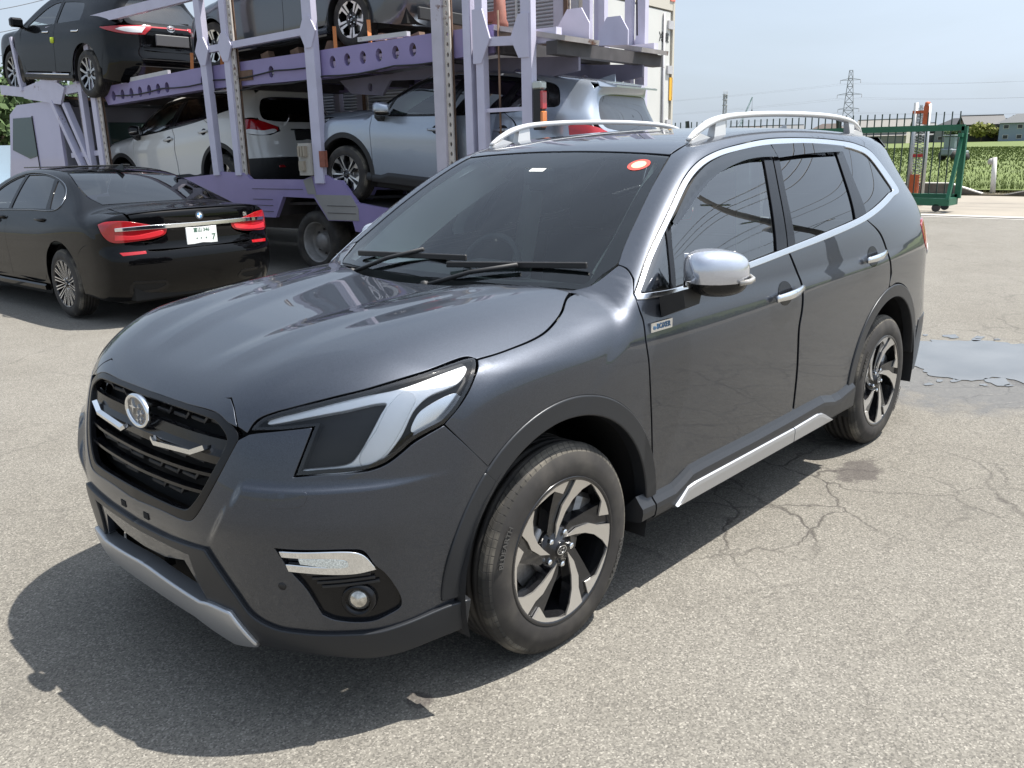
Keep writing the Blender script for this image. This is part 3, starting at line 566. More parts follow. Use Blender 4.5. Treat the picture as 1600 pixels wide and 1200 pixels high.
FE['chrome_in']=([(-0.4505,0.844,1.1172),(-0.5729,0.8068,1.2134),(-0.7767,0.7576,1.3482),(-0.9589,0.7095,1.4578),(-1.0881,0.6881,1.5091),(-1.2378,0.6732,1.542),(-1.4436,0.6621,1.5648),(-1.69,0.654,1.5812),(-2.0447,0.6538,1.5825),(-2.3633,0.6587,1.5697),(-2.6115,0.6648,1.5475),(-2.7725,0.6846,1.5025),(-2.8417,0.757,1.3842),(-2.8578,0.7871,1.3344),(-2.7567,0.8058,1.3168),(-2.3374,0.8533,1.2409),(-1.9159,0.8606,1.1962),(-1.5075,0.8608,1.1609),(-1.1821,0.8618,1.1359),(-0.6473,0.8649,1.1032),(-0.449,0.8504,1.1093)],[0, 20])
FE['visor_f']=([(-0.7395,0.7673,1.324),(-0.9598,0.7118,1.4554),(-1.0896,0.6901,1.5066),(-1.24,0.675,1.5395),(-1.4461,0.6638,1.5622),(-1.6812,0.6556,1.5786),(-1.6943,0.6848,1.5308),(-1.53,0.6826,1.5317),(-1.3612,0.6889,1.5177),(-1.1334,0.7109,1.4725),(-0.9511,0.741,1.4068),(-0.8136,0.7682,1.3415),(-0.7377,0.777,1.3109)],[0, 5, 6, 12])
FE['visor_r']=([(-1.6943,0.6549,1.5798),(-2.0429,0.6547,1.5811),(-2.3611,0.6598,1.5682),(-2.4724,0.6619,1.5606),(-2.4077,0.6776,1.5399),(-2.0233,0.6822,1.538),(-1.7016,0.6875,1.5265)],[0, 3, 4, 6])
FE['glass_q']=([(-0.4598,0.8506,1.1144),(-0.5312,0.8347,1.1651),(-0.7039,0.7805,1.2956),(-0.6634,0.8252,1.2074),(-0.6216,0.8628,1.1098)],[0, 2, 4])
FE['divider']=([(-0.7119,0.7778,1.3017),(-0.7468,0.768,1.3257),(-0.707,0.8064,1.2516),(-0.6485,0.864,1.1064),(-0.6246,0.8636,1.1072),(-0.6671,0.8254,1.2071)],[0, 1, 3, 4])
FE['glass_f']=([(-0.741,0.7747,1.3151),(-0.8198,0.764,1.3501),(-0.9575,0.7368,1.4158),(-1.1346,0.7071,1.4798),(-1.3706,0.6833,1.5276),(-1.6147,0.6733,1.5486),(-1.5164,0.762,1.3881),(-1.4127,0.8591,1.1594),(-1.1841,0.8605,1.1406),(-0.6541,0.863,1.1101),(-0.7014,0.816,1.2301)],[0, 5, 7, 9])
FE['pillar_b1']=([(-1.6092,0.6764,1.5433),(-1.6828,0.678,1.5419),(-1.5961,0.7661,1.3842),(-1.5092,0.8597,1.1647),(-1.4174,0.8598,1.1577),(-1.5217,0.7623,1.3879)],[0, 1, 3, 4])
FE['pillar_b2']=([(-1.6943,0.6782,1.5416),(-1.7467,0.6793,1.5406),(-1.6559,0.7693,1.3813),(-1.5862,0.8598,1.1708),(-1.5173,0.8602,1.1639),(-1.6068,0.7667,1.3837)],[0, 1, 3, 4])
FE['glass_r']=([(-1.7526,0.676,1.546),(-2.0374,0.675,1.5493),(-2.355,0.6699,1.553),(-2.2867,0.7636,1.4098),(-2.2166,0.856,1.2298),(-1.918,0.8594,1.2003),(-1.5917,0.8601,1.1703),(-1.6553,0.7763,1.3679)],[0, 2, 4, 6])
FE['pillar_c']=([(-2.3715,0.6657,1.5589),(-2.4548,0.6665,1.5546),(-2.3906,0.7655,1.4056),(-2.3654,0.8513,1.2465),(-2.2246,0.8558,1.2307),(-2.2939,0.7637,1.4095)],[0, 1, 3, 4])
FE['glass_rq']=([(-2.4677,0.6641,1.5575),(-2.6127,0.668,1.5427),(-2.7426,0.6899,1.4983),(-2.813,0.7631,1.3789),(-2.8356,0.7885,1.3355),(-2.7516,0.804,1.3203),(-2.3752,0.8503,1.2489),(-2.4023,0.7637,1.4082)],[0, 6])
FE['ws']=([(-0.245,0,1.1),(-0.28,0.35,1.1),(-0.375,0.69,1.1),(-0.3842,0.6896,1.1337),(-0.4467,0.705,1.1715),(-0.4933,0.7223,1.1984),(-0.5627,0.7016,1.2501),(-0.6573,0.675,1.3174),(-0.8609,0.6177,1.4469),(-1.056,0.5595,1.5482),(-1.056,0.3,1.57),(-1.055,0,1.58)],[0, 2, 3, 9, 11])
FE['ws_in']=([(-0.262,0,1.115),(-0.3,0.35,1.112),(-0.375,0.6,1.118),(-0.3841,0.6648,1.1404),(-0.4757,0.6582,1.2025),(-0.6058,0.6337,1.2924),(-0.8357,0.5774,1.4382),(-0.9956,0.5435,1.5231),(-1.012,0.4904,1.5352),(-1.03,0.35,1.56),(-0.99,0.24,1.56),(-0.94,0.16,1.5),(-0.94,0,1.5)],[])
FE['roof']=([(-1.06,0,1.58),(-1.061,0.3,1.57),(-1.0667,0.5554,1.5529),(-1.25,0.552,1.605),(-1.6,0.557,1.64),(-2.2,0.557,1.645),(-2.8,0.552,1.63),(-3.2,0.547,1.6),(-3.315,0.5,1.59),(-3.325,0,1.59)],[0, 2, 7, 9])
FE['p_handle_f']=([(-1.3229,0.8982,0.9751),(-1.5601,0.8984,0.9916)],[])
FE['p_handle_r']=([(-2.2546,0.9002,1.0318),(-2.4816,0.899,1.0489)],[])
FE['p_ebadge']=([(-0.4498,0.8909,0.996),(-0.5799,0.8904,0.9971)],[])
FE['p_rail_f']=([(-1.3144,0.4788,1.6161)],[])
FE['p_sonar']=([(0.8471,0.6014,0.4684)],[])
FE['p_foglamp']=([(0.7103,0.7464,0.4187)],[])
FE['ditch']=([(-1.074,0.5625,1.5552),(-1.188,0.5368,1.5908)],[])
FB={}
FB['rear_window']=([(-2.5354,0.5048,1.4151),(-2.5047,0.2127,1.4351),(-2.3789,-0.2473,1.4485),(-3.4295,-0.1712,1.1301),(-3.3935,0.5774,1.1186),(-3.2371,0.6195,1.1809),(-2.9614,0.5989,1.2906)],[0, 4])
FB['boot_top']=([(-3.4163,0.5699,1.1093),(-3.4499,-0.159,1.1212),(-4.1427,0.0529,1.0644),(-4.0562,0.6631,1.0542),(-3.5449,0.5372,1.082)],[0, 3])
FB['boot_rear']=([(-4.0674,0.6692,1.049),(-4.152,0.0592,1.0558),(-4.0681,-0.647,1.0543),(-4.123,-0.5638,0.9659),(-4.1529,-0.3632,0.8774),(-4.1522,-0.38,0.8307),(-4.1474,-0.4246,0.8074),(-4.1588,-0.457,0.7004),(-4.1851,0.1993,0.6931),(-4.139,0.5788,0.7003),(-4.1447,0.4458,0.8064),(-4.154,0.3624,0.836),(-4.1552,0.3363,0.8888),(-4.1247,0.5562,0.9474),(-4.0999,0.6592,0.9693)],[0, 2, 3, 4, 6, 7, 9, 12, 14])
FB['lamp_l']=([(-3.8877,0.8806,0.9584),(-3.9751,0.8421,0.982),(-4.0876,0.6951,0.9776),(-4.1237,0.5619,0.9478),(-4.1546,0.3421,0.8923),(-4.1536,0.3646,0.8423),(-4.1414,0.4696,0.8083),(-4.1114,0.6305,0.7943),(-4.0182,0.8231,0.7927),(-3.9632,0.8693,0.8419),(-3.9224,0.8834,0.9066)],[0, 4])
FB['lamp_l_low']=([(-4.0369,0.7983,0.8567),(-4.1117,0.6271,0.842),(-4.1517,0.3756,0.8736),(-4.1513,0.386,0.844),(-4.1398,0.4798,0.8213),(-4.1111,0.6313,0.8094),(-4.0338,0.8037,0.8095)],[0, 6])
FB['bar']=([(-4.0341,0.8001,0.9189),(-4.1454,0.4198,0.9285),(-4.1675,0.0844,0.928),(-4.1246,-0.5585,0.9303),(-4.1259,-0.5547,0.9044),(-4.1681,0.0887,0.8973),(-4.1455,0.4244,0.8956),(-4.0383,0.7955,0.8802)],[0, 3, 4, 7])
FB['lamp_r']=([(-4.1529,-0.3632,0.8774),(-4.1384,-0.4735,0.9205),(-4.1233,-0.5628,0.9594),(-4.0699,-0.737,0.9759),(-4.0315,-0.8034,0.9268),(-4.0269,-0.8121,0.8385),(-4.0449,-0.7881,0.8005),(-4.1121,-0.6278,0.8025),(-4.1385,-0.4897,0.805),(-4.1505,-0.3957,0.8294)],[0, 3, 6])
FB['refl']=([(-4.0618,0.7909,0.6934),(-4.1415,0.5741,0.697),(-4.1524,0.5728,0.6732),(-4.0855,0.7724,0.6659)],[0, 1, 2, 3])
FB['reflr']=([(-4.1389,-0.5759,0.7019),(-4.0459,-0.8144,0.6898),(-4.0613,-0.8092,0.6637),(-4.15,-0.5882,0.6714)],[0, 1, 2, 3])
FB['exh']=([(-4.0747,0.7249,0.3746),(-4.0982,0.7008,0.404),(-4.1502,0.4145,0.3866),(-4.1347,0.3912,0.3517),(-4.0942,0.4751,0.3061),(-4.0356,0.71,0.3016)],[0, 1, 2, 4, 5])
FB['glass_f']=([(-1.6257,0.586,1.4169),(-1.7438,0.7462,1.2275),(-1.7606,0.8596,1.0489),(-1.4351,0.8657,1.0346)],[0, 2])
FB['glass_r']=([(-1.7522,0.5864,1.4166),(-2.099,0.5945,1.406),(-2.465,0.6319,1.3577),(-2.566,0.7411,1.2231),(-2.6893,0.8545,1.0702),(-1.976,0.8586,1.0538),(-1.9044,0.7544,1.2161)],[0, 2, 4, 5])
FB['glass_q']=([(-2.5411,0.6422,1.342),(-2.739,0.6722,1.2925),(-2.8695,0.7158,1.2318),(-2.9444,0.7764,1.1599),(-2.975,0.8525,1.0704),(-2.767,0.8575,1.0658),(-2.6509,0.7521,1.2053)],[0, 4, 5])
FB['p_plate']=([(-4.1718,0.0072,0.8)],[])
FB['p_badge']=([(-4.1677,-0.0136,0.9986)],[])
FB['p_text']=([(-4.1355,-0.4881,0.9649)],[])
FB['p_handle']=([(-2.4956,0.9049,0.9744),(-2.7556,0.9117,0.9699)],[])
FH={}
FH['lamp']=([(-3.1355,0.8761,1.0359),(-3.3585,0.811,1.0506),(-3.5936,0.3054,1.0972),(-3.6167,0.3007,1.0655),(-3.6222,0.4178,0.9564),(-3.5603,0.6087,0.9516),(-3.4686,0.7392,0.9608),(-3.2766,0.8532,0.9994)],[0, 2, 4])
FH['lamp_in']=([(-3.4236,0.7798,1.0119),(-3.4817,0.7077,1.0435),(-3.606,0.3877,1.0676),(-3.6117,0.4611,0.9804),(-3.537,0.6436,0.9807)],[0, 2, 3])
FH['bar']=([(-3.6066,0.346,1.0755),(-3.6172,-0.0292,1.0832),(-3.5884,-0.4328,1.0834),(-3.6025,-0.4224,1.0634),(-3.6292,-0.0204,1.0638),(-3.6188,0.3555,1.0474)],[0, 2, 3, 5])
FH['recess']=([(-3.6391,0.2604,0.9637),(-3.6328,-0.3186,0.9842),(-3.6466,-0.2957,0.8124),(-3.6524,0.1862,0.8221)],[0, 1, 2, 3])
FH['glass_f']=([(-0.9933,0.8702,1.0651),(-1.1172,0.8306,1.164),(-1.3462,0.7619,1.3103),(-1.6347,0.7095,1.4027),(-1.6906,0.8065,1.23),(-1.6499,0.8639,1.1019)],[0, 3, 5])
FH['glass_r']=([(-1.7259,0.7115,1.3996),(-2.0676,0.7105,1.3983),(-2.4239,0.7248,1.3671),(-2.4783,0.7936,1.2578),(-2.4738,0.8666,1.1224),(-1.8343,0.8683,1.0979)],[0, 2, 4, 5])
FH['window']=([(-3.381,0.5732,1.2452),(-3.3342,0.0796,1.3748),(-3.2673,-0.4487,1.4752),(-3.2792,-0.5889,1.3458),(-3.3934,-0.5993,1.2197),(-3.5523,0.1198,1.1456),(-3.5215,0.5191,1.1302)],[0, 2, 4, 6])
FH['p_text']=([(-3.6244,0.4531,0.8177)],[])
# ---------------------------------------------------------------- shared vehicle materials
M_GREY=mat('paint_grey',(.046,.052,.066),.40,.88,coat=1,crough=.008,flake=.35)
M_BLACK=mat('paint_black',(.002,.002,.0024),.35,0,coat=.55,crough=.006,spec=.02)
M_GLOSSBLK=mat('gloss_black',(.005,.005,.006),.16,0,spec=.4)
M_MATBLK=mat('lamp_black',(.012,.012,.013),.6,0,spec=.3)
M_PLAS=mat('plastic_black',(.018,.018,.019),.55,0,bump=.06,bscale=500)
M_CLAD=mat('cladding_grey',(.030,.032,.036),.36,.4,bump=.04,bscale=700)
M_SATIN=mat('satin_silver',(.50,.51,.53),.34,.85,noise=.04,nscale=300)
M_RAILS=mat('rail_silver',(.62,.62,.62),.42,.35)
M_CHROME=mat('chrome',(.80,.81,.82),.06,1)
M_CHROMES=mat('chrome_satin',(.72,.73,.75),.22,1)
M_RUB=mat('rubber',(.022,.020,.019),.70,0,dust=.16,noise=.15,nscale=30,bump=.1,bscale=300)
M_TREAD=mat('tread',(.030,.028,.025),.85,0,dust=.75,bump=.15,bscale=300)
M_LETTER=mat('tyre_letter',(.055,.053,.05),.7)
M_SILVERF=mat('machined_alloy',(.66,.64,.61),.30,.9,noise=.03,nscale=200)
M_WBLK=mat('wheel_black',(.014,.014,.016),.22,.3,coat=.5)
M_IRON=mat('brake_iron',(.30,.29,.28),.4,.9,noise=.2,nscale=60)
M_DARK=mat('under_dark',(.010,.010,.010),.9)
M_FRIT=mat('frit_black',(.006,.006,.007),.5)
M_TRIM=mat('interior_dark',(.045,.048,.048),.8,bump=.05,bscale=300)
M_BEIGE=mat('interior_light',(.72,.74,.69),.85)
M_SEAT=mat('seat_cloth',(.035,.036,.038),.9,bump=.1,bscale=250)
M_PAPER=mat('paper',(.75,.78,.76),.8,noise=.05,nscale=60)
M_RED=mat('lens_red',(.35,.008,.012),.12,0,coat=1,noise=.1,nscale=20)
M_LENSW=mat('lens_clear_white',(.75,.76,.77),.12,0,coat=1)
M_REFL=mat('reflector_silver',(.88,.89,.90),.25,.15,coat=.5)
M_DRL=mat('light_guide',(.90,.91,.92),.35,0,coat=.6)
M_AMBER=mat('lens_amber',(.60,.18,.03),.15,coat=1)
M_STKR=mat('sticker_red',(.55,.07,.05),.5); M_STKW=mat('sticker_white',(.8,.82,.8),.5)
G_WS=glass('windscreen_glass',(.80,.88,.86),ior=1.5); G_SIDE=glass('side_glass',(.62,.70,.66),ior=2.2); G_PRIV=glass('privacy_glass',(.07,.072,.076),ior=2.0); G_LENS=glass('lens_glass',(.97,.975,.98),ior=1.42); G_VISOR=glass('visor_smoked',(.10,.10,.11))
def text_mb(txt,size,depth,M,bold=.0,align='CENTER',res=3):
    cu=bpy.data.curves.new('t','FONT'); cu.body=txt; cu.size=size; cu.extrude=depth/2; cu.align_x=align; cu.align_y='CENTER'; cu.offset=bold*size; cu.resolution_u=res
    o=bpy.data.objects.new('t',cu); COL.objects.link(o); dg=bpy.context.evaluated_depsgraph_get(); me=o.evaluated_get(dg).to_mesh()
    mb=MB(); mb.add([v.co.copy() for v in me.vertices],[tuple(p.vertices) for p in me.polygons]); o.evaluated_get(dg).to_mesh_clear(); bpy.data.objects.remove(o); bpy.data.curves.remove(cu)
    if M is not None: mb.tf(M)
    return mb
# ---------------------------------------------------------------- wheels (axis y, outer face at +y, centre at origin)
def pol(r,a): return (r*math.cos(R(a)),r*math.sin(R(a)))
def tyre_mb(r=.3505,rin=.236,w=.225,yo=.0,tread_flat=.17):
    """carcass; yo = outer sidewall y"""
    h=w/2; c=yo-h
    prof=[(rin-.006,c+h-.018),(rin+.004,c+h-.008),(rin+.02,c+h-.003),(rin+.045,c+h),(r-.055,c+h-.002),(r-.03,c+h-.010),(r-.012,c+h-.022),(r-.004,c+h-.036)]
    g=[]
    for yy in (.062,.030,-.002,-.034,-.062):
        g+=[(r-.003,c+yy+.006),(r-.010,c+yy+.004),(r-.010,c+yy-.004),(r-.003,c+yy-.006)]
    prof+=g+[(r-.004,c-h+.036),(r-.03,c-h+.010),(r-.055,c-h+.002),(rin+.02,c-h+.003),(rin-.006,c-h+.018)]
    m=MB(); m.lathe(prof[::-1],96,'y'); return m
def tread_mb(r=.3505,w=.225,yo=0.,n=84):
    m=MB(); c=yo-w/2
    for s in (1,-1):
        for k in range(n):
            a0=2*math.pi*k/n; a1=a0+2*math.pi/n*.87; V=[]
            P=[(r-.036,s*(w/2-.0085)),(r-.018,s*(w/2-.016)),(r-.005,s*(w/2-.030)),(r-.0002,s*(w/2-.044)),(r-.009,s*(w/2-.0445))]
            for a in (a0,a1): V+=[(q*math.cos(a+.03*(j>2)),c+y,q*math.sin(a+.03*(j>2))) for j,(q,y) in enumerate(P)]
            F=[]
            for j in range(4): F.append((j,j+1,j+6,j+5) if s>0 else (j+5,j+6,j+1,j))
            F+= [tuple(range(5))[::-1] if s>0 else tuple(range(5)), tuple(range(5,10)) if s>0 else tuple(range(5,10))[::-1]]
            m.add(V,F)
    return m
def wheel_meshes(kind='premium'):
    D={}
    ty=tyre_mb(); D['tyre']=ty
    D['tread']=tread_mb()
    rr=.249; fy=.0  # rim face plane relative to the outer sidewall plane
    dish=lambda p: (p[0],p[2]-.004-.026*max(0,1-(math.hypot(p[0],p[1])/.245)**2),p[1])
    def ringpts(r,n=100): return [pol(r,360*i/n) for i in range(n)]
    face=MB(); back=MB()
    if kind=='premium':
        hole=[]; ws=97
        for s in range(5):
            o=ws+72*s
            seq=[(.046,-30),(.084,-6),(.125,4),(.166,12.3),(.205,21),(.2325,28.2),(.229,34),(.2236,40.2),(.222,47),(.221,53.5),(.193,65.5),(.240,71),(.2405,75),(.240,79.5),(.183,75),(.150,66.5),(.095,55)]
            hole+=[pol(r,a+o) for r,a in seq]
        face.hprism(ringpts(rr-.006),[hole],-.006,0.)
        for s in range(5):
            o=ws+72*s
            back.prism([pol(r,a+o) for r,a in [(.03,-60),(.09,-42),(.15,-24),(.20,-17),(.228,-14),(.234,6),(.234,24),(.16,8),(.10,-4),(.04,-20)]],-.05,-.009)
    elif kind=='star':      # five double black-and-silver spokes
        for s in range(5):
            o=90+72*s
            for q in (-1,1):
                face.prism([pol(.052,o+q*4),pol(.235,o+q*7),pol(.243,o+q*16),pol(.237,o+q*26),pol(.16,o+q*12),pol(.055,o+q*26)][::q],-.006,0)
            back.prism([pol(.03,o-40),pol(.235,o-22),pol(.235,o+22),pol(.03,o+40)],-.05,-.008)
        face.hprism(ringpts(rr-.006),[ringpts(rr-.018)],-.006,0.)
    elif kind=='twin':
        for s in range(5):
            o=90+72*s
            for q in (-1,1): face.prism([pol(.10,o+q*5),pol(.236,o+q*4),pol(.240,o+q*30),pol(.215,o+q*27),pol(.20,o+q*14),pol(.105,o+q*18)][::q],-.008,0)
            back.prism([pol(.03,o-40),pol(.11,o-20),pol(.235,o-10),pol(.235,o+10),pol(.11,o+20),pol(.03,o+40)],-.05,-.009)
        face.hprism(ringpts(rr-.006),[ringpts(rr-.018)],-.006,0.)
    elif kind=='five':      # five broad Y spokes, silver
        for s in range(5):
            o=90+72*s
            for q in (-1,1): face.prism([pol(.05,o),pol(.13,o+q*5),pol(.236,o+q*14),pol(.238,o+q*24),pol(.12,o+q*18),pol(.06,o+q*34)][::q],-.02,0)
        face.hprism(ringpts(rr-.006),[ringpts(rr-.016)],-.01,0.); back.lathe([(.055,-.03),(.055,-.06)],20,'z')
        back.V=[(x,y,z) for x,y,z in back.V]
    elif kind=='multi':     # many thin V spokes, bright
        for s in range(14):
            o=360/14*s
            for q in (-1,1): face.prism([pol(.055,o-2),pol(.236,o+q*9-1.6),pol(.236,o+q*9+1.6),pol(.055,o+2)],-.02,0)
        face.hprism(ringpts(rr-.006),[ringpts(rr-.014)],-.01,0.)
        back.prism(ringpts(.062,24),-.03,-.002)
    for m in (face,back): m.V=[dish(p) for p in m.V]; m.F=[f[::-1] for f in m.F]
    D['face']=face; D['spoke_back']=back
    b=MB(); b.lathe([(rr-.004,-.004),(rr,-.008),(rr-.002,-.020),(rr-.014,-.034),(rr-.020,-.20),(rr-.004,-.21)],72,'y'); b.lathe([(rr-.004,-.004),(rr-.0065,-.003),(rr-.016,-.006),(rr-.018,-.02),(rr-.022,-.20)][::-1],72,'y'); D['barrel']=b
    h=MB(); h.lathe([(.0,-.022),(.028,-.022),(.031,-.0235),(.032,-.03),(.06,-.033),(.075,-.045),(.08,-.07),(.08,-.10)][::-1],32,'y'); D['hub']=h
    c=MB(); c.lathe([(.0,-.0195),(.026,-.0195),(.0285,-.022),(.0285,-.03)][::-1],28,'y'); D['cap']=c
    e=MB()
    e.sweep([(.021*math.cos(a)*1.0,-.0190,.014*math.sin(a)) for a in np.linspace(0,2*math.pi,29)[:-1]],[(-.0013,0),(.0013,0),(.0013,.0012),(-.0013,.0012)],up=(0,1,0),closed=True,sm=False)
    for (x,z,q) in ((-.009,.003,.0075),(.002,-.0045,.003),(.006,.001,.003),(.009,-.003,.003),(.004,.005,.003),(.011,.002,.003)): e.prism(star4(q),0,.0012,Matrix(((1,0,0,x),(0,0,1,-.0193),(0,1,0,z),(0,0,0,1))))
    D['emblem']=e
    n=MB()
    for s in range(5):
        x,z=pol(.057,97+72*s+36-18); n.lathe([(.0,-.022),(.006,-.022),(.0095,-.025),(.0095,-.045)][::-1],8,'y',c=(x,0,z),sm=False)
    D['lug_nut']=n
    d=MB(); d.lathe([(.09,-.085),(.158,-.085),(.158,-.11),(.09,-.11)][::-1],48,'y',sm=False); d.lathe([(.07,-.06),(.092,-.062),(.092,-.1)][::-1],32,'y'); D['brake_disc']=d
    k=MB(); k.box((-.145,-.085,.06),(.075,.06,.15),Matrix.Rotation(R(-25),3,'Y'),.015); D['caliper']=k
    for kk in D: D[kk].name=kk
    return D
def star4(q,k=.22): return [(q,0),(q*k,q*k),(0,q),(-q*k,q*k),(-q,0),(-q*k,-q*k),(0,-q),(q*k,-q*k)]
WMESH={}
def wheel(parent,kind,loc,left=True,scale=1.,face=None,steer=0,letters=False,dark=None,spin=0,caliper=True,emblem=True):
    """a wheel part with its pieces"""
    key=(kind,)
    if key not in WMESH:
        D=wheel_meshes(kind); WMESH[key]={k:D[k].mesh('wheel_'+k) for k in D}
        mm={'tyre':M_RUB,'tread':M_TREAD,'face':face or M_SILVERF,'spoke_back':dark or M_WBLK,'barrel':dark or M_WBLK,'hub':dark or M_WBLK,'cap':M_GLOSSBLK,'emblem':M_CHROMES,'lug_nut':M_CHROME,'brake_disc':M_IRON,'caliper':M_IRON}
        for k,me in WMESH[key].items(): me.materials.append(mm[k])
    D=WMESH[key]; s=1 if left else -1
    Mx=Matrix.Translation(loc)@Matrix.Rotation(steer,4,'Z')@(Matrix.Identity(4) if left else Matrix.Rotation(math.pi,4,'Z'))@Matrix.Scale(scale,4)@Matrix.Rotation(spin,4,'Y')
    root=share('wheel',D['barrel'],parent,mtx=Mx)
    for k,nm in (('tyre','tyre'),('tread','tread'),('face','rim'),('spoke_back','spoke'),('hub','hub'),('cap','hub_cap'),('emblem','emblem'),('lug_nut','lug_nut'),('brake_disc','brake_disc'),('caliper','caliper')):
        if k=='emblem' and not emblem: continue
        if k=='caliper' and not caliper: continue
        o=share(nm,D[k],root)
        if k=='tread': o['kind']='stuff'
    return root
def bent_text(txt,r,size,a_mid,yoff,flip=False):
    m=text_mb(txt,size,.0016,None,bold=.02,res=2); V=[]
    for x,y,z in m.V:
        if flip: a=R(a_mid)+x/r; q=r-y
        else: a=R(a_mid)-x/r; q=r+y
        V.append((q*math.cos(a),yoff+z,q*math.sin(a)))
    m.V=V
    # seen from +y the wheel's +x lies left, so mirror the angle
    m.V=[(-x,y,z) for x,y,z in m.V]
    return m
# ---------------------------------------------------------------- the SUV
def seat_parts(parent,x,y,z,name='seat'):
    m=MB(); m.box((x,y,z+.10),(.50,.50,.18),None,.06); o=obj(name,m,M_SEAT,parent)
    b=MB(); b.box((x-.33,y,z+.44),(.16,.48,.62),Matrix.Rotation(R(-14),3,'Y'),.06); obj('backrest',b,M_SEAT,o)
    h=MB(); h.box((x-.44,y,z+.84),(.10,.27,.18),Matrix.Rotation(R(-14),3,'Y'),.04); obj('headrest',h,M_SEAT,o)
    return o
def build_suv(root,wheels='premium'):
    S=Suv(); P={}
    def pn(k,F=SIDE,mir=True,m=M_GREY,name=None,par=None,parR=None,**kw):
        v=panel(S,F,FE[k] if isinstance(k,str) else k,**kw); nm=name or k
        o=obj(nm,pmesh(nm,v),m,par or root)
        if mir:
            o2=obj(nm,pmesh(nm,pmir(v)),m,parR or par or root); P[nm+'R']=o2
        P[nm]=o; return o
    def both(nm,mb,m,par=None,parR=None,mbR=None):
        a=obj(nm,(mbR or mb).mir(),m,parR or par or root); b=obj(nm,mb,m,par or root); return b,a
    # --- painted shell
    hood=pn('hood',HOOD,False,M_GREY,'bonnet',center=True,seam=[27],sp=.012)
    pn('lip',FRONT,False,M_GREY,'bonnet_lip',center=True,seam=[9],sp=.012,gap=.001)
    bump=pn('bumper',OBF,False,M_GREY,'front_bumper',center=True,seam=[37],sp=.013,skirt=.03,holes=[FE['fogbezel']])
    pn('fender',SIDE,True,M_GREY,'front_wing',sp=.016)
    df=pn('door_front',SIDE,True,M_GREY,'front_door',sp=.02,skirt=.02); dfR=P['front_doorR']
    dr=pn('door_rear',SIDE,True,M_GREY,'rear_door',sp=.02,skirt=.02); drR=P['rear_doorR']
    bs=pn('bodyside',PIL,True,M_GREY,'body_side',sp=.018,gap=.0012)
    pn('roof',TOP,False,M_GREY,'roof',center=True,seam=[9],sp=.025,gap=.0012)
    # --- window surrounds and panes
    chv=panel(S,SIDE,FE['chrome_out'],off=.004,gap=0,skirt=.012,sp=.012,holes=[FE['chrome_in']],lip=.003)
    ch=obj('window_trim',pmesh('window_trim',chv),M_CHROMES,bs); obj('window_trim',pmesh('window_trim',pmir(chv)),M_CHROMES,P['body_sideR'])
    for k,nm,mm,pr,prR,off in (('glass_q','quarter_window',G_SIDE,df,dfR,-.006),('divider','window_divider',M_GLOSSBLK,df,dfR,-.001),('glass_f','window',G_SIDE,df,dfR,-.008),('pillar_b1','pillar_trim',M_GLOSSBLK,df,dfR,.0),
         ('pillar_b2','pillar_trim',M_GLOSSBLK,dr,drR,.0),('glass_r','window',G_PRIV,dr,drR,-.008),('pillar_c','pillar_trim',M_GLOSSBLK,dr,drR,.0),('glass_rq','quarter_window',G_PRIV,bs,P['body_sideR'],-.005),
         ('visor_f','wind_deflector',G_VISOR,df,dfR,.016),('visor_r','wind_deflector',G_VISOR,dr,drR,.016)):
        pn(k,SIDE,True,mm,nm,pr,prR,off=off,gap=.001 if 'trim' in nm else -.002,sp=.03,skirt=.008 if mm is M_GLOSSBLK else 0)
    fr=panel(S,SIDE,FE['chrome_in'],off=-.013,gap=-.006,skirt=.0,sp=.03,holes=[FE['glass_q'],FE['glass_f'],FE['glass_r'],FE['glass_rq']])
    obj('window_seal',pmesh('window_seal',fr),M_FRIT,bs); obj('window_seal',pmesh('window_seal',pmir(fr)),M_FRIT,P['body_sideR'])
    ws=pn('ws',WSF,False,G_WS,'windscreen',center=True,seam=[11],sp=.03,skirt=0,off=-.004,gap=.001)
    wi=FE['ws_in'][0]; wfull=wi[1:-1]; hole=[(x,y,z) for x,y,z in wi[1:]]
    # black ceramic border under the glass
    ring=FE['ws'][0]; full=[(x,y,z) for x,y,z in ring]+[(x,-y,z) for x,y,z in ring[1:-1][::-1]]
    hfull=[(x,y,z) for x,y,z in wi[1:]]+[(x,-y,z) for x,y,z in wi[1:-1][::-1]]
    v=panel(S,WSF,full,off=-.007,gap=0,skirt=0,sp=.03,holes=[(hfull,())]); obj('screen_border',pmesh('screen_border',v),M_FRIT,ws)
    # --- cladding arches
    def ring_arc(cx,cz,a0,a1,ro=.497,ri=.443): 
        return [(x,.9,z) for x,z in circ2(cx,cz,ro,a0,a1,16)]+[(x,.9,z) for x,z in circ2(cx,cz,ri,a1,a0,16)]
    fa=ring_arc(0,.352,46.5,182); pn((fa,[0,16,17,33]),SIDE,True,M_CLAD,'arch_trim',off=.006,gap=.0,sp=.014,skirt=.05,lip=.006)
    fa=ring_arc(0,.352,2,46); pn((fa,[0,16,17,33]),SIDE,True,M_CLAD,'arch_trim',off=.006,gap=.0,sp=.014,skirt=.05,lip=.006)
    ra=ring_arc(-2.67,.36,5,172); pn((ra,[0,16,17,33]),SIDE,True,M_CLAD,'arch_trim',off=.006,gap=.0,sp=.014,skirt=.05,lip=.006)
    # --- sill: upper grey moulding and lower silver garnish, following the stepped line of the doors
    def sill(nm,pts,prof,m,y=.895):
        mb=MB(); mb.sweep(pts,prof,up=(0,0,1),sm=False); return both(nm,mb,m)
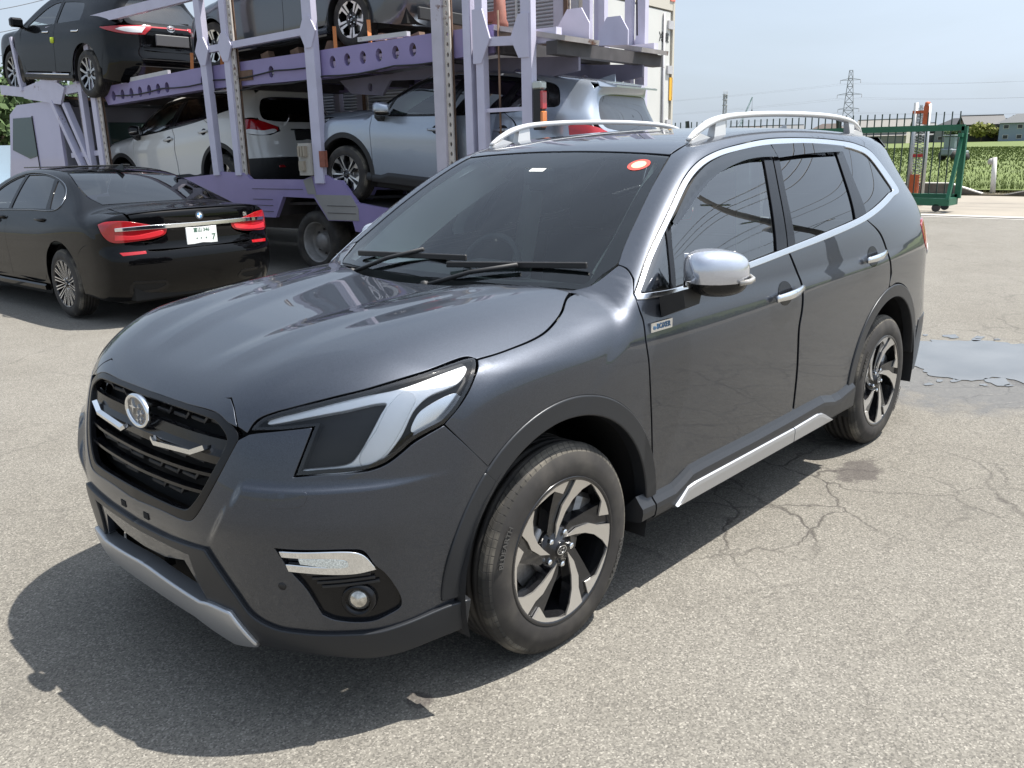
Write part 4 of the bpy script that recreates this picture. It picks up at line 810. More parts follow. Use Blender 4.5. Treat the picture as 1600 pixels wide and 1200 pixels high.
    ztop=[(-.385,.386),(-.472,.381),(-.60,.380),(-.66,.398),(-.715,.419),(-.80,.421),(-1.20,.420),(-1.564,.426),(-1.80,.432),(-1.868,.432),(-1.93,.420),(-1.99,.408),(-2.06,.408),(-2.14,.420),(-2.225,.432)]
    def strip3(rows):
        n=len(rows); k=len(rows[0]); V=[v for r in rows for v in r]; F=[(i*k+j,i*k+k+j,i*k+k+1+j,i*k+1+j)[::-1] for i in range(n-1) for j in range(k-1)]
        F.append(tuple(range(k))); F.append(tuple((n-1)*k+j for j in range(k))[::-1]); return MB().add(V,F)
    both('sill_moulding',strip3([[(x,.890,zt+.022),(x,.907,zt-.001),(x,.9215,zt-.018),(x,.923,zt-.035),(x,.918,.318),(x,.908,.306),(x,.84,.300),(x,.80,.31)] for x,zt in ztop if x<-.47]),M_CLAD)
    both('sill_end',strip3([[(x,.890,zt+.022),(x,.907,zt-.001),(x,.9215,zt-.018),(x,.923,zt-.035),(x,.918,.322),(x,.908,.314),(x,.84,.306),(x,.80,.31)] for x,zt in ((-.385,.386),(-.42,.384),(-.463,.381))]),M_CLAD)
    for x0,x1 in ((-.60,-1.545),(-1.552,-1.958)):
        gx=[(x,z) for x,z in ((-.60,.314),(-.635,.340),(-.672,.368),(-.73,.373),(-1.10,.373),(-1.545,.374),(-1.552,.374),(-1.79,.381),(-1.84,.372),(-1.89,.350),(-1.958,.316)) if x0>=x>=x1]
        both('sill_garnish',strip3([[(x,.918,z),(x,.9285,z-.006),(x,.9305,max(z-.020,.311)),(x,.9275,.309),(x,.90,.300)] for x,z in gx]),M_SATIN)
    # --- front lower skirt, intake, silver strip
    bd=pn('band',OBF,False,M_CLAD,'front_skirt',center=True,seam=[25],off=.012,gap=0,sp=.014,skirt=.05,lip=.005)
    pn('bib',FRONT,False,M_GREY,'plate_panel',center=True,seam=[7],off=.004,gap=0,sp=.014,skirt=.02)
    st=pn('strip',OBF,False,M_SATIN,'skid_strip',center=True,seam=[8],off=.026,gap=0,sp=.014,skirt=.05,lip=.008)
    b=MB(); b.box((.80,0,.40),(.06,.86,.34)); b.box((.885,0,.43),(.015,.62,.010)); b.box((.875,.0,.40),(.02,.03,.10)); obj('lower_intake',b,M_DARK,bump)
    for y in (-.075,.075):
        b=MB(); b.box((.9595,y,.563),(.006,.030,.020)); obj('plate_clip',b,M_DARK,bump)
    # --- grille mask
    mask_o=[(.865,0,.911,'s'),(.862,.3,.911),(.85,.37,.910,'s'),(.852,.425,.893,'s'),(.848,.457,.872,'s'),(.857,.463,.856),(.921,.392,.70),(.942,.342,.63),(.947,.319,.6115),(.951,.28,.605),(.95,.16,.596),(.95,0,.594,'s')]
    pts=[p[:3] for p in mask_o]; sh=[i for i,p in enumerate(mask_o) if len(p)>3]
    inn=[(.9,.0,.897,'s'),(.9,.33,.896),(.9,.375,.890,'s'),(.89,.425,.862,'s'),(.89,.432,.845),(.93,.363,.70),(.94,.320,.650),(.94,.300,.637),(.94,.26,.632),(.93,.1,.630),(.93,0,.630,'s')]
    outer=pts+[(x,-y,z) for x,y,z in pts[1:-1][::-1]]; ip=[p[:3] for p in inn]; innf=ip+[(x,-y,z) for x,y,z in ip[1:-1][::-1]]
    v=panel(S,FRONT,outer,sharp=[2,3,4,len(outer)-2,len(outer)-3,len(outer)-4],off=-.002,gap=.001,skirt=.02,sp=.016,holes=[(innf,())],lip=.004)
    gr=obj('grille_frame',pmesh('grille_frame',v),mat('mask_black',(.006,.006,.007),.22,0,spec=.35),bump)
    gb=MB(); 
    V=[];ny=20
    for k in range(ny+1):
        y=-.45+.90*k/ny
        for z in (.60,.70,.80,.90): V.append((float(S.Fz(z)-S.B(abs(y)))-.075,y,z))
    F=[(k*4+j,k*4+j+4,k*4+j+5,k*4+j+1) for k in range(ny) for j in range(3)]
    gb.add(V,F); obj('grille_back',gb,M_DARK,bump)
    def fx(y,z,off): return float(S.Fz(z)-S.B(abs(y)))+off
    def hw(z): return float(np.interp(z,[.60,.63,.70,.845,.9],[.30,.325,.372,.440,.42]))
    for z,h,d in ((.735,.013,.03),(.683,.013,.03)):
        m=MB(); w=hw(z)-.005; ys=np.linspace(-w,w,25); m.sweep([(fx(y,z,-.03),y,z+.012*(y/w)**2) for y in ys],[(-.014,-h/2),(.014,-h/2+.003),(.014,h/2),(-.014,h/2)],up=(0,0,1),sm=False); obj('grille_bar',m,M_GLOSSBLK,gr)
    # upper bar carrying the emblem, with two chrome hooks
    m=MB(); ys=np.linspace(-.425,.425,33)
    m.sweep([(fx(y,.81,-.022),y,.812) for y in ys],[(-.02,-.042),(.012,-.036),(.016,-.01),(.004,.006),(-.004,.034),(-.02,.036)],up=(0,0,1),sm=False); ub=obj('grille_bar',m,M_GLOSSBLK,gr)
    for s in (1,-1):
        m=MB(); pts=[(.355,.822),(.30,.800),(.105,.788),(.085,.800)]
        m.sweep([(fx(y,z,.0),s*y,z) for y,z in pts],[(-.006,-.007),(.007,-.007),(.009,.004),(-.006,.007)],up=(0,0,1),sm=False); obj('chrome_hook',m,M_CHROME,ub)
    # lattice of short hooked blades between the bars
    hb=MB(); hb.box((0,0,0),(.03,.075,.012),None,.003); hb.add([(-.015,.0375,-.006),(.015,.0375,-.006),(.015,.062,.016),(-.015,.062,.016),(-.015,.0375,.004),(.015,.0375,.004),(.015,.056,.022),(-.015,.056,.022)],[(0,1,2,3),(4,7,6,5),(1,5,6,2),(0,3,7,4),(3,2,6,7)])
    hm={1:hb.mesh('grille_blade'),-1:hb.mir().mesh('grille_blade')}
    for mm in hm.values(): mm.materials.append(M_PLAS)
    for zi,(z,w) in enumerate(((.862,.43),(.760,.40),(.709,.37),(.658,.34))):
        k=4 if zi<2 else 3
        for s in (1,-1):
            for q in range(k):
                y=(.055+.098*q+(.03 if zi%2 else 0))
                if y+.06>w: continue
                share('grille_blade',hm[s],gr,loc=(fx(y,z,-.05),s*y,z+.014*(y/.33)**2))
    # emblem
    ey,ez,ex=0,.862,fx(0,.85,.012); MX=Matrix(((0,0,1,ex),(1,0,0,0),(0,1,0,ez),(0,0,0,1)))@Matrix.Rotation(0,4,'Z')
    m=MB(); el=[(.067*math.cos(a),.047*math.sin(a)) for a in np.linspace(0,2*math.pi,41)[:-1]]
    m.sweep([MX@Vector((a,b,0)) for a,b in el],[(-.006,-.012),(.004,-.012),(.006,.0),(.002,.005),(-.005,.004)],up=(1,0,0),closed=True); em=obj('emblem',m,M_CHROME,gr)
    m=MB(); m.prism([(a*.92,b*.9) for a,b in el],-.012,-.001,MX); obj('emblem_field',m,mat('emblem_blue',(.01,.012,.02),.15,coat=1),em)
    m=MB()
    for a,b,q in ((-.022,.010,.024),(.006,-.010,.011),(.016,.014,.010),(.030,-.002,.011),(.000,-.027,.011),(.022,-.022,.011)): m.prism(star4(q,.16),-.001,.003,MX@Matrix.Translation((a,b,0)))
    obj('emblem_star',m,M_CHROMES,em)
    # --- lamps
    ln=pn('lens',OBH,True,G_LENS,'headlamp',off=.0,gap=.002,sp=.016,skirt=.0); lnR=P['headlampR']
    hv=panel(S,OBH,FE['lens'],off=-.05,gap=-.001,skirt=0,sp=.02); 
    for par,f in ((ln,lambda v:v),(lnR,pmir)):
        obj('lamp_housing',pmesh('lamp_housing',f(hv)),M_MATBLK,par)
        rim=panel(S,OBH,FE['lens'],off=-.003,gap=.002,skirt=.04,sp=.02,lip=.001,holes=[([tuple(p) for p in _shrink3(FE['lens'][0],.012)],FE['lens'][1])])
        obj('lamp_rim',pmesh('lamp_rim',f(rim)),M_GLOSSBLK,par)
        obj('daylight_guide',pmesh('daylight_guide',f(panel(S,OBH,FE['drl'],off=-.016,gap=0,skirt=.018,sp=.012,lip=.003))),M_REFL,par)
        obj('light_guide',pmesh('light_guide',f(panel(S,OBH,FE['drlcore'],off=-.012,gap=0,skirt=.01,sp=.012,lip=.003))),M_DRL,par)
        obj('turn_lamp',pmesh('turn_lamp',f(panel(S,OBH,FE['turn'],off=-.028,gap=0,skirt=.01,sp=.012))),M_CHROMES,par)
        mb=MB()
        for k in range(3): mb.lathe([(0,.012),(.014,.009),(.022,0),(.024,-.04)][::-1],16,'x',c=(.655+.045*k*-1+.0,.66+.034*k,.815+.004*k))
        mb=mb if f is not pmir else mb.mir()
        obj('projector',mb,mat('projector_glass',(.05,.055,.06),.05,.3,coat=1),par)
    fb=pn('fogbezel',OBF,True,M_GLOSSBLK,'fog_bezel',bump,bump,off=-.012,gap=.0,sp=.014,skirt=.02); 
    fv=panel(S,OBF,FE['fogbezel'],off=.0015,gap=-.001,skirt=.02,sp=.02,holes=[([tuple(p) for p in _shrink3(FE['fogbezel'][0],.006)],FE['fogbezel'][1])],lip=.003)
    pn('fogchrome',OBF,True,M_CHROME,'fog_garnish',bump,bump,off=.006,gap=0,sp=.012,skirt=.015,lip=.003)
    pn('fogled',OBF,True,mat('led_strip',(.70,.74,.72),.25,.3,coat=1,noise=.5,nscale=260),'running_light',bump,bump,off=.006,gap=0,sp=.012,skirt=.01)
    fc=Vector(FE['p_foglamp'][0][0]); d=Vector((.80,.60,0))
    m=MB(); q=d.to_track_quat('X','Z').to_matrix()
    lm=MB().lathe([(0,.004),(.018,.001),(.030,-.008),(.033,-.012),(.034,-.03)][::-1],24,'x'); lm.tf(Matrix.Translation(fc+d*.0)@q.to_4x4()); both('fog_lamp',lm,mat('fog_reflector',(.55,.53,.48),.12,.8,coat=1,noise=.5,nscale=60),bump,bump)
    lr=MB().lathe([(.033,-.014),(.036,.004),(.044,.004),(.050,-.02),(.050,-.06)][::-1],24,'x'); lr.tf(Matrix.Translation(fc)@q.to_4x4()); both('fog_ring',lr,M_GLOSSBLK,bump,bump)
    for k in range(4):
        v=panel(S,OBF,[(.80-.012*k,.655+.006*k,.508-.013*k),(.70-.012*k,.775+.004*k,.512-.013*k),(.70-.012*k,.775+.004*k,.507-.013*k),(.80-.012*k,.655+.006*k,.503-.013*k)],sharp='all',off=-.004,gap=0,skirt=.01,sp=.03); obj('fog_fin',pmesh('fog_fin',v),M_PLAS,bump); obj('fog_fin',pmesh('fog_fin',pmir(v)),M_PLAS,bump)
    for k in range(4):
        pass
    pn('washer',OBF,True,M_GREY,'washer_cap',bump,bump,off=.0012,gap=.0,sp=.014,skirt=.004,lip=.001)
    sp_=Vector(FE['p_sonar'][0][0]); nn=S.grad(np.array([sp_]))[0]; lm=MB().lathe([(0,.001),(.012,.0005),(.0125,-.005)][::-1],16,'x'); lm.tf(Matrix.Translation(sp_)@Vector(nn).to_track_quat('X','Z').to_matrix().to_4x4()); both('sensor',lm,M_PLAS,bump,bump)
    # --- door handles, badge
    for key,pr,prR in (('p_handle_f',df,dfR),('p_handle_r',dr,drR)):
        a,b=[np.array(p) for p in FE[key][0]]; ax,az,bx,bz=a[0],a[2],b[0],b[2]
        m=MB(); ts=np.linspace(0,1,11); pts=[]; sc=[]
        for t in ts: pts.append((ax+(bx-ax)*t,.902+.034*math.sin(math.pi*min(max(t,.08),.92))**.45,az+(bz-az)*t)); sc.append(.75+.25*math.sin(math.pi*t))
        m.sweep(pts,[(-.008,-.015),(.0,-.019),(.008,-.014),(.010,0),(.008,.014),(0,.018),(-.008,.014)],up=(0,0,1),scale=sc); hd,hdR=both('handle',m,M_CHROME,pr,prR)
        cx,cz=ax*.52+bx*.48,az*.52+bz*.48
        cup=[(cx+.062*math.cos(t),.9,cz+.050*math.sin(t)) for t in np.linspace(0,2*math.pi,25)[:-1]]
        v=panel(S,SIDE,cup,off=.0012,gap=0,skirt=0,sp=.02); obj('handle_cup',pmesh('handle_cup',v),M_GLOSSBLK,pr); obj('handle_cup',pmesh('handle_cup',pmir(v)),M_GLOSSBLK,prR)
    a,b=[np.array(p) for p in FE['p_ebadge'][0]]; w=abs(a[0]-b[0])
    MXb=Matrix(((-1,0,0,(a[0]+b[0])/2),(0,0,1,.8945),(0,1,0,(a[2]+b[2])/2),(0,0,0,1)))
    m=MB(); m.prism([(-w/2,-.016),(w/2,-.016),(w/2,.016),(-w/2,.016)],-.004,.003,MXb); 
    bg_=obj('side_badge',m,M_CHROME,df); obj('badge_lettering',text_mb('e-BOXER',.026,.002,MXb@Matrix.Translation((0,0,.0035)),.03),mat('badge_blue',(.05,.12,.22),.3),df)
    # --- mirrors
    def blob(cx,cy,cz,hx,hy,hz,z0=-9,z1=9,e=.55,n1=24,n2=16,mod=None):
        V=[];F=[]
        sg=lambda v,p: math.copysign(abs(v)**p,v)
        for i in range(n2+1):
            ph=-math.pi/2+math.pi*i/n2
            for k in range(n1):
                th=2*math.pi*k/n1; p=[hx*sg(math.cos(ph),e)*sg(math.cos(th),e),hy*sg(math.cos(ph),e)*sg(math.sin(th),e),hz*sg(math.sin(ph),e)]
                if mod: p=mod(p)
                p[2]=min(max(p[2],z0),z1); V.append((cx+p[0],cy+p[1],cz+p[2]))
        for i in range(n2):
            for k in range(n1): F.append((i*n1+k,i*n1+(k+1)%n1,(i+1)*n1+(k+1)%n1,(i+1)*n1+k))
        return MB().add(V,F,True)
    def mmod(p):
        x,y,z=p; t=(y/.105)   # outer end rounder, front face swept back
        x=x-.030*max(0,t)**2-.012*t; z=z*(1-.14*max(0,t))-.006*t
        x=max(x,-.075)
        return [x,y,z]
    # folded back against the door
    FOLDR=Matrix.Translation((-.87,.975,0))@Matrix.Rotation(R(84),4,'Z')@Matrix.Translation((.632,-1.0,0))
    FOLD=Matrix.Translation((-.69,1.005,0))@Matrix.Rotation(R(52),4,'Z')@Matrix.Translation((.632,-1.0,0))
    mk_=lambda F_: blob(-.632,1.000,1.165,.092,.118,.080,z0=-.030,e=.62,mod=mmod).tf(F_); both('mirror_cap',mk_(FOLD),mat('mirror_silver',(.56,.58,.64),.16,.75,coat=.6),df,dfR,mk_(FOLDR))
    mk_=lambda F_: blob(-.632,1.000,1.163,.090,.115,.078,z1=-.026,e=.62,mod=mmod).tf(F_); both('mirror_base',mk_(FOLD),M_GLOSSBLK,df,dfR,mk_(FOLDR))
    m=MB(); m.sweep([(-.553,1.045,1.136),(-.567,1.085,1.138),(-.595,1.112,1.141),(-.64,1.122,1.144),(-.68,1.120,1.146)],[(-.004,-.009),(.006,-.007),(.006,.007),(-.004,.009)],up=(0,0,1)); m2=MB(); m2.add(m.V,m.F,True); both('mirror_indicator',m.tf(FOLD),mat('indicator_lens',(.35,.33,.30),.08,.2,coat=1),df,dfR,m2.tf(FOLDR))
    m=MB(); m.add([(-.53,.885,1.02),(-.63,.885,1.025),(-.65,.88,1.09),(-.52,.88,1.09),(-.55,.965,1.06),(-.64,.965,1.06),(-.67,.96,1.12),(-.54,.96,1.12)],[(0,1,5,4),(1,2,6,5),(2,3,7,6),(3,0,4,7),(4,5,6,7)]); both('mirror_stem',m,M_PLAS,df,dfR)
    m=MB(); m.box((-.712,1.0,1.165),(.004,.19,.12),None,.001); m2=MB(); m2.box((-.712,1.0,1.165),(.004,.19,.12),None,.001); both('mirror_glass',m.tf(FOLD),M_CHROME,df,dfR,m2.tf(FOLDR))
    # --- roof rails
    xs=[(-1.20,.553,1.606,.35),(-1.26,.553,1.634,.75),(-1.36,.553,1.672,1),(-1.47,.553,1.694,1),(-1.7,.553,1.709,1),(-2.1,.553,1.716,1),(-2.5,.553,1.711,1),(-2.72,.551,1.698,1),(-2.84,.549,1.680,1),(-2.93,.547,1.652,.8),(-2.98,.546,1.630,.4)]
    cpts=curve([p[:3] for p in xs],(),False,.03); sc=np.interp(cpts[:,0],[p[0] for p in xs][::-1],[p[3] for p in xs][::-1])
    prof=[(.022*math.copysign(abs(math.cos(t))**.7,math.cos(t)),.0125*math.copysign(abs(math.sin(t))**.7,math.sin(t))) for t in np.linspace(0,2*math.pi,15)[:-1]]
    m=MB(); m.sweep([tuple(p) for p in cpts],prof,up=(0,0,1),scale=[float(q) for q in sc]); rl,rlR=both('roof_rail',m,M_RAILS)
    for x0,x1,zz in ((-1.40,-1.475,1.675),(-2.76,-2.835,1.672)):
        zb=float(S.T2(np.array([x0]),np.array([.553]))[0])-.006
        m=MB(); s=1 if x0>-2 else -1
        m.add([(x0+.02*s,.535,zb),(x1-.0,.535,zb),(x1,.571,zb),(x0+.02*s,.571,zb),(x0,.540,zz+.015),(x1,.540,zz+.022),(x1,.566,zz+.022),(x0,.566,zz+.015)],[(0,1,5,4),(1,2,6,5),(2,3,7,6),(3,0,4,7)] if s>0 else [(4,5,1,0),(5,6,2,1),(6,7,3,2),(7,4,0,3)]); both('rail_foot',m,M_RAILS,rl,rlR)
    for x0 in (-1.215,-2.90):
        zb=float(S.T2(np.array([x0-.06]),np.array([.553]))[0]); m=MB(); m.prism([(x0+.02,zb-.03),(x0-.16,zb-.012),(x0-.16,zb+.003),(x0-.06,zb+.025),(x0+.0,zb+.0)] if x0>-2 else [(x0-.07,zb-.03),(x0+.14,zb-.01),(x0+.14,zb+.004),(x0+.04,zb+.025),(x0-.05,zb+.01)],.536,.570,Matrix(((1,0,0,0),(0,0,1,0),(0,1,0,0),(0,0,0,1)))); both('rail_base',m,M_RAILS,rl,rlR)
    # --- cowl and wipers
    V=[];F=[]; yy=np.linspace(-.70,.70,29)
    for y in yy:
        xh=-.116-.40*y*y; xw=-.20-.30*y*y-.02
        V+=[(xh+.02,y,1.070),(xh-.03,y,1.068),(xw-.06,y,1.083),(xw-.14,y,1.10)]
    for i in range(28):
        for j in range(3): F.append((i*4+j,i*4+j+1,i*4+5+j,i*4+4+j))
    obj('cowl',MB().add(V,F),M_PLAS,hood)
    def wiper(piv,elbow,tipa,tipb,nm):
        m=MB(); m.tube([piv,(Vector(piv)*.5+Vector(elbow)*.5+Vector((0,0,.012))),elbow],.0085,8); m.lathe([(0,.02),(.014,.016),(.018,0),(.018,-.02)][::-1],12,'z',c=piv)
        o=obj(nm,m,M_PLAS,ws); b=MB(); b.bar(tipa,tipb,.012,.022,up=(0,0,1),bev=.004); obj('blade',b,M_PLAS,o); return o
    def wsp(x,y,h=.022): return (x,y,float(S.T2(np.array([x]),np.array([y]))[0])+h)
    wiper((-.235,-.44,1.105),wsp(-.335,-.10),wsp(-.345,-.53),wsp(-.315,.16),'wiper')
    wiper((-.19,.06,1.10),wsp(-.335,.40),wsp(-.27,.10),wsp(-.425,.645,.02),'wiper')
    # --- stickers on the screen, paper on the dash
    def disc_on(x,y,r,m,nm,off,ry=None):
        pts=[(0,y+r*math.cos(t),0) for t in np.linspace(0,2*math.pi,25)[:-1]]
        pts=[(x+ (ry or r)*math.sin(t)*.86,y+r*math.cos(t),1.5+(ry or r)*math.sin(t)*-.5) for t in np.linspace(0,2*math.pi,25)[:-1]]
        v=panel(S,WSF,pts,off=off,gap=0,skirt=0,sp=.03); return obj(nm,pmesh(nm,v),m,ws)
    disc_on(-.985,.475,.046,M_STKR,'inspection_sticker',-.0025); disc_on(-.985,.475,.030,mat('sticker_gold',(.62,.50,.30),.5),'inspection_sticker',-.0018)
    pts=[(-.915,-.03,1.5),(-.915,.05,1.5),(-.89,.05,1.49),(-.89,-.03,1.49)]; obj('permit_sticker',pmesh('permit_sticker',panel(S,WSF,pts,sharp='all',off=-.003,gap=0,skirt=0,sp=.03)),M_STKW,ws)
    # --- interior
    m=MB(); V=[];F=[]; ys=np.linspace(-.70,.70,15)
    for y in ys:
        k=1-.25*(y/.7)**2
        bump_=.035*math.exp(-((y+.38)/.17)**2)
        V+=[(-.22*k-.06,y,1.03),(-.40,y,1.065),(-.62,y,1.075+bump_),(-.80,y,1.05+bump_*.6),(-.86,y,.98),(-.84,y,.70)]
    for i in range(14):
        for j in range(5): F.append((i*6+j,i*6+j+1,i*6+7+j,i*6+6+j))
    da=obj('dashboard',m.add(V,F,True),mat('dash_grey',(.10,.105,.10),.75,bump=.05,bscale=300),root)
    m=MB(); m.box((-.66,-.02,1.105),(.12,.30,.06),None,.02); obj('dash_display',m,M_TRIM,da)
    m=MB(); th=np.linspace(0,2*math.pi,33)[:-1]; sx=Matrix.Translation((-.98,-.38,1.02))@Matrix.Rotation(R(-24),4,'Y')
    m.tube([sx@Vector((0,.185*math.cos(t),.185*math.sin(t))) for t in th],.015,8,closed=True); m.box((0,0,0),(.05,.15,.12),None,.02); k=8
    mm=MB(); mm.box((0,0,0),(.05,.34,.05),None,.01); mm.box((.0,0,-.02),(.06,.15,.13),None,.02); mm.tf(sx); m2=MB(); m2.tube([sx@Vector((0,.185*math.cos(t),.185*math.sin(t))) for t in th],.015,8,closed=True); m2.add(mm.V,mm.F); obj('steering_wheel',m2,M_TRIM,root)
    for y in (-.38,.38): seat_parts(root,-1.35,y,.42)
    m=MB(); m.box((-2.15,0,.52),(.50,1.2,.18),None,.05); bb=MB(); so=obj('rear_seat',m,M_SEAT,root); bb.box((-2.48,0,.85),(.16,1.22,.62),Matrix.Rotation(R(-16),3,'Y'),.05); obj('backrest',bb,M_SEAT,so)
    for y in (-.4,0,.4): h=MB(); h.box((-2.58,y,1.24),(.10,.27,.16),None,.04); obj('headrest',h,M_SEAT,so)
    m=MB(); m.box((-1.45,0,.34),(2.6,1.5,.06)); obj('cabin_floor',m,M_DARK,root)
    hl=panel(S,TOP,[(-1.12,.53,1.6),(-1.4,.53,1.6),(-3.1,.5,1.6),(-3.2,-.5,1.6),(-1.4,-.53,1.6),(-1.12,-.53,1.6)],sharp='all',off=-.045,gap=0,skirt=0,sp=.06); obj('headliner',pmesh('headliner',hl),M_BEIGE,root)
    # light lining of the screen pillars and door inners
    pl=[(-.42,.70,1.14),(-.62,.685,1.29),(-.85,.62,1.43),(-1.07,.555,1.55),(-1.13,.59,1.55),(-.95,.66,1.43),(-.72,.74,1.28),(-.52,.80,1.13)]
    v=panel(S,PIL,pl,off=-.04,gap=0,skirt=0,sp=.03); obj('pillar_lining',pmesh('pillar_lining',v),M_BEIGE,bs); obj('pillar_lining',pmesh('pillar_lining',pmir(v)),M_BEIGE,P['body_sideR'])
    for sgn,pr in ((1,bs),(-1,P['body_sideR'])):
        V=[];F=[]; ws_=[(-.45,.685),(-.60,.665),(-.80,.615),(-.98,.565),(-1.06,.54)]
        for x,y in ws_:
            z=float(S.T2(np.array([x]),np.array([y]))[0])-.015; V+=[(x,sgn*(y-.040),z),(x-.07,sgn*(y-.056),z-.040),(x-.17,sgn*(y-.078),z-.097)]
        for i in range(len(ws_)-1):
            for j in range(2): F.append((i*3+j,i*3+j+1,i*3+4+j,i*3+3+j))
        obj('screen_pillar_lining',MB().add(V,F,True),M_BEIGE,pr)
    m=MB(); m.box((-1.05,.80,.85),(1.1,.05,.5),None,.02); both('door_lining',m,M_TRIM,df,dfR); m=MB(); m.box((-2.0,.80,.87),(.8,.05,.5),None,.02); both('door_lining',m,M_TRIM,dr,drR)
    m=MB(); m.bar((-1.5,.72,.6),(-1.62,.60,1.56),.10,.06,up=(0,1,0)); both('pillar_lining',m,M_BEIGE,bs,P['body_sideR'])
    m=MB(); m.add([(-.50,.15,1.088),(-.36,.15,1.085),(-.36,-.17,1.085),(-.50,-.17,1.088)],[(0,1,2,3)]); 
    PAPER=(-.62,-.55,1.116)
    P['paper']=obj('paper_sheet',MB().box(PAPER,(.30,.20,.002),Matrix.Rotation(R(-8),3,'Z')),M_PAPER,da)
    m=MB(); m.box((-.93,0,1.47),(.05,.16,.07),None,.01); m.box((-1.0,0,1.44),(.03,.24,.07),None,.015); obj('rear_view_mirror',m,M_TRIM,ws)
    # --- rear end
    tl=[(-3.15,.85,1.135,'s'),(-3.2,.87,1.02),(-3.3,.86,.975),(-3.42,.80,.94),(-3.55,.68,.93,'s'),(-3.57,.47,.985,'s'),(-3.57,.47,1.03,'s'),(-3.56,.60,1.075),(-3.45,.72,1.135),(-3.3,.80,1.155)]
    q=[p[:3] for p in tl]; shp=[i for i,p in enumerate(tl) if len(p)>3]
    v=panel(S,OBR,(q,shp),off=.004,gap=.002,skirt=.02,sp=.016,lip=.004); obj('tail_lamp',pmesh('tail_lamp',v),M_RED,root); obj('tail_lamp',pmesh('tail_lamp',pmir(v)),M_RED,root)
    wl=[(-3.3,.862,.972),(-3.42,.81,.937),(-3.55,.69,.926),(-3.57,.50,.975),(-3.56,.52,1.0),(-3.5,.70,.985),(-3.33,.855,1.01)]
    v=panel(S,OBR,wl,off=.006,gap=.001,skirt=.012,sp=.016); obj('reverse_lamp',pmesh('reverse_lamp',v),M_LENSW,root); obj('reverse_lamp',pmesh('reverse_lamp',pmir(v)),M_LENSW,root)
    hg=[(-3.4,0,1.475),(-3.4,.42,1.465),(-3.38,.53,1.435),(-3.42,.585,1.36),(-3.48,.645,1.22),(-3.52,.64,1.15),(-3.55,.5,1.115),(-3.57,0,1.10)]
    hat=[(-3.4,0,1.565),(-3.38,.50,1.558),(-3.3,.575,1.535),(-3.38,.655,1.35),(-3.46,.70,1.16),(-3.55,.63,1.085),(-3.57,.46,1.04),(-3.57,.455,.975),(-3.6,.62,.915),(-3.6,.62,.86),(-3.62,.56,.80),(-3.64,0,.78)]
    ht=obj('tailgate',pmesh('tailgate',panel(S,REAR,hat,sharp=[0,5,6,7,8,11],off=0,gap=.0015,sp=.02,skirt=.02,center=True,seam=[11],holes=[]) if False else panel(S,REAR,hat+[(x,-y,z) for x,y,z in hat[1:-1][::-1]],sharp=[5,6,7,8,14,15,16,17],gap=.0015,sp=.022,skirt=.02,holes=[(hg+[(x,-y,z) for x,y,z in hg[1:-1][::-1]],())])),M_GREY,root)
    obj('rear_window',pmesh('rear_window',panel(S,REAR,hg+[(x,-y,z) for x,y,z in hg[1:-1][::-1]],off=-.004,gap=.002,sp=.03,skirt=0)),G_PRIV,ht)
    rb=[(-3.65,0,.775,'s'),(-3.62,.555,.795,'s'),(-3.6,.625,.86),(-3.6,.63,.915,'s'),(-3.42,.80,.925),(-3.3,.855,.96,'s'),(-3.29,.86,.80),(-3.215,.875,.62),(-3.20,.88,.60,'s'),(-3.68,.70,.60),(-3.7,0,.60,'s')]
    q=[p[:3] for p in rb]; shp=[i for i,p in enumerate(rb) if len(p)>3]
    v=panel(S,OBR,(q,shp),gap=.0015,sp=.02,skirt=.02,center=True,seam=[10]); rbo=obj('rear_bumper',pmesh('rear_bumper',v),M_GREY,root)
    rl_=[(-3.7,0,.597,'s'),(-3.68,.70,.597),(-3.195,.885,.597,'s'),(-3.16,.885,.45),(-3.17,.88,.30,'s'),(-3.6,.70,.23),(-3.64,0,.23,'s')]
    q=[p[:3] for p in rl_]; shp=[i for i,p in enumerate(rl_) if len(p)>3]
    v=panel(S,OBR,(q,shp),off=.004,gap=0,sp=.02,skirt=.03,center=True,seam=[6]); obj('rear_skirt',pmesh('rear_skirt',v),M_CLAD,rbo)
    m=MB(); m.box((-3.665,0,.52),(.012,.70,.02),None,.004); obj('step_strip',m,M_SATIN,rbo)
    for s in (1,-1): m=MB(); m.box((-3.655,.52*s,.47),(.012,.16,.035),None,.004); obj('reflector',m,M_RED,rbo)
    m=MB(); m.box((-3.625,0,.905),(.02,.44,.15),None,.01); obj('plate_recess',m,M_PLAS,ht); m=MB(); m.box((-3.64,0,.99),(.02,.60,.02),None,.006); obj('tailgate_garnish',m,M_CHROMES,ht)
    m=MB(); m.add([(-3.28,.53,1.604),(-3.28,-.53,1.604),(-3.50,-.50,1.566),(-3.50,.50,1.566),(-3.50,.50,1.548),(-3.50,-.50,1.548),(-3.33,-.56,1.545),(-3.33,.56,1.545)],[(0,3,2,1),(3,4,5,2),(4,7,6,5),(0,7,4,3),(1,2,5,6)]); obj('roof_spoiler',m,M_GREY,ht)
    m=MB(); m.add([(-3.02,-.022,1.63),(-3.02,.022,1.63),(-3.22,.012,1.615),(-3.22,-.012,1.615),(-3.19,0,1.69),(-3.21,0,1.69)],[(0,1,4),(1,2,5,4),(2,3,5),(3,0,4,5)]); obj('antenna',m,M_GREY,P['roof'])
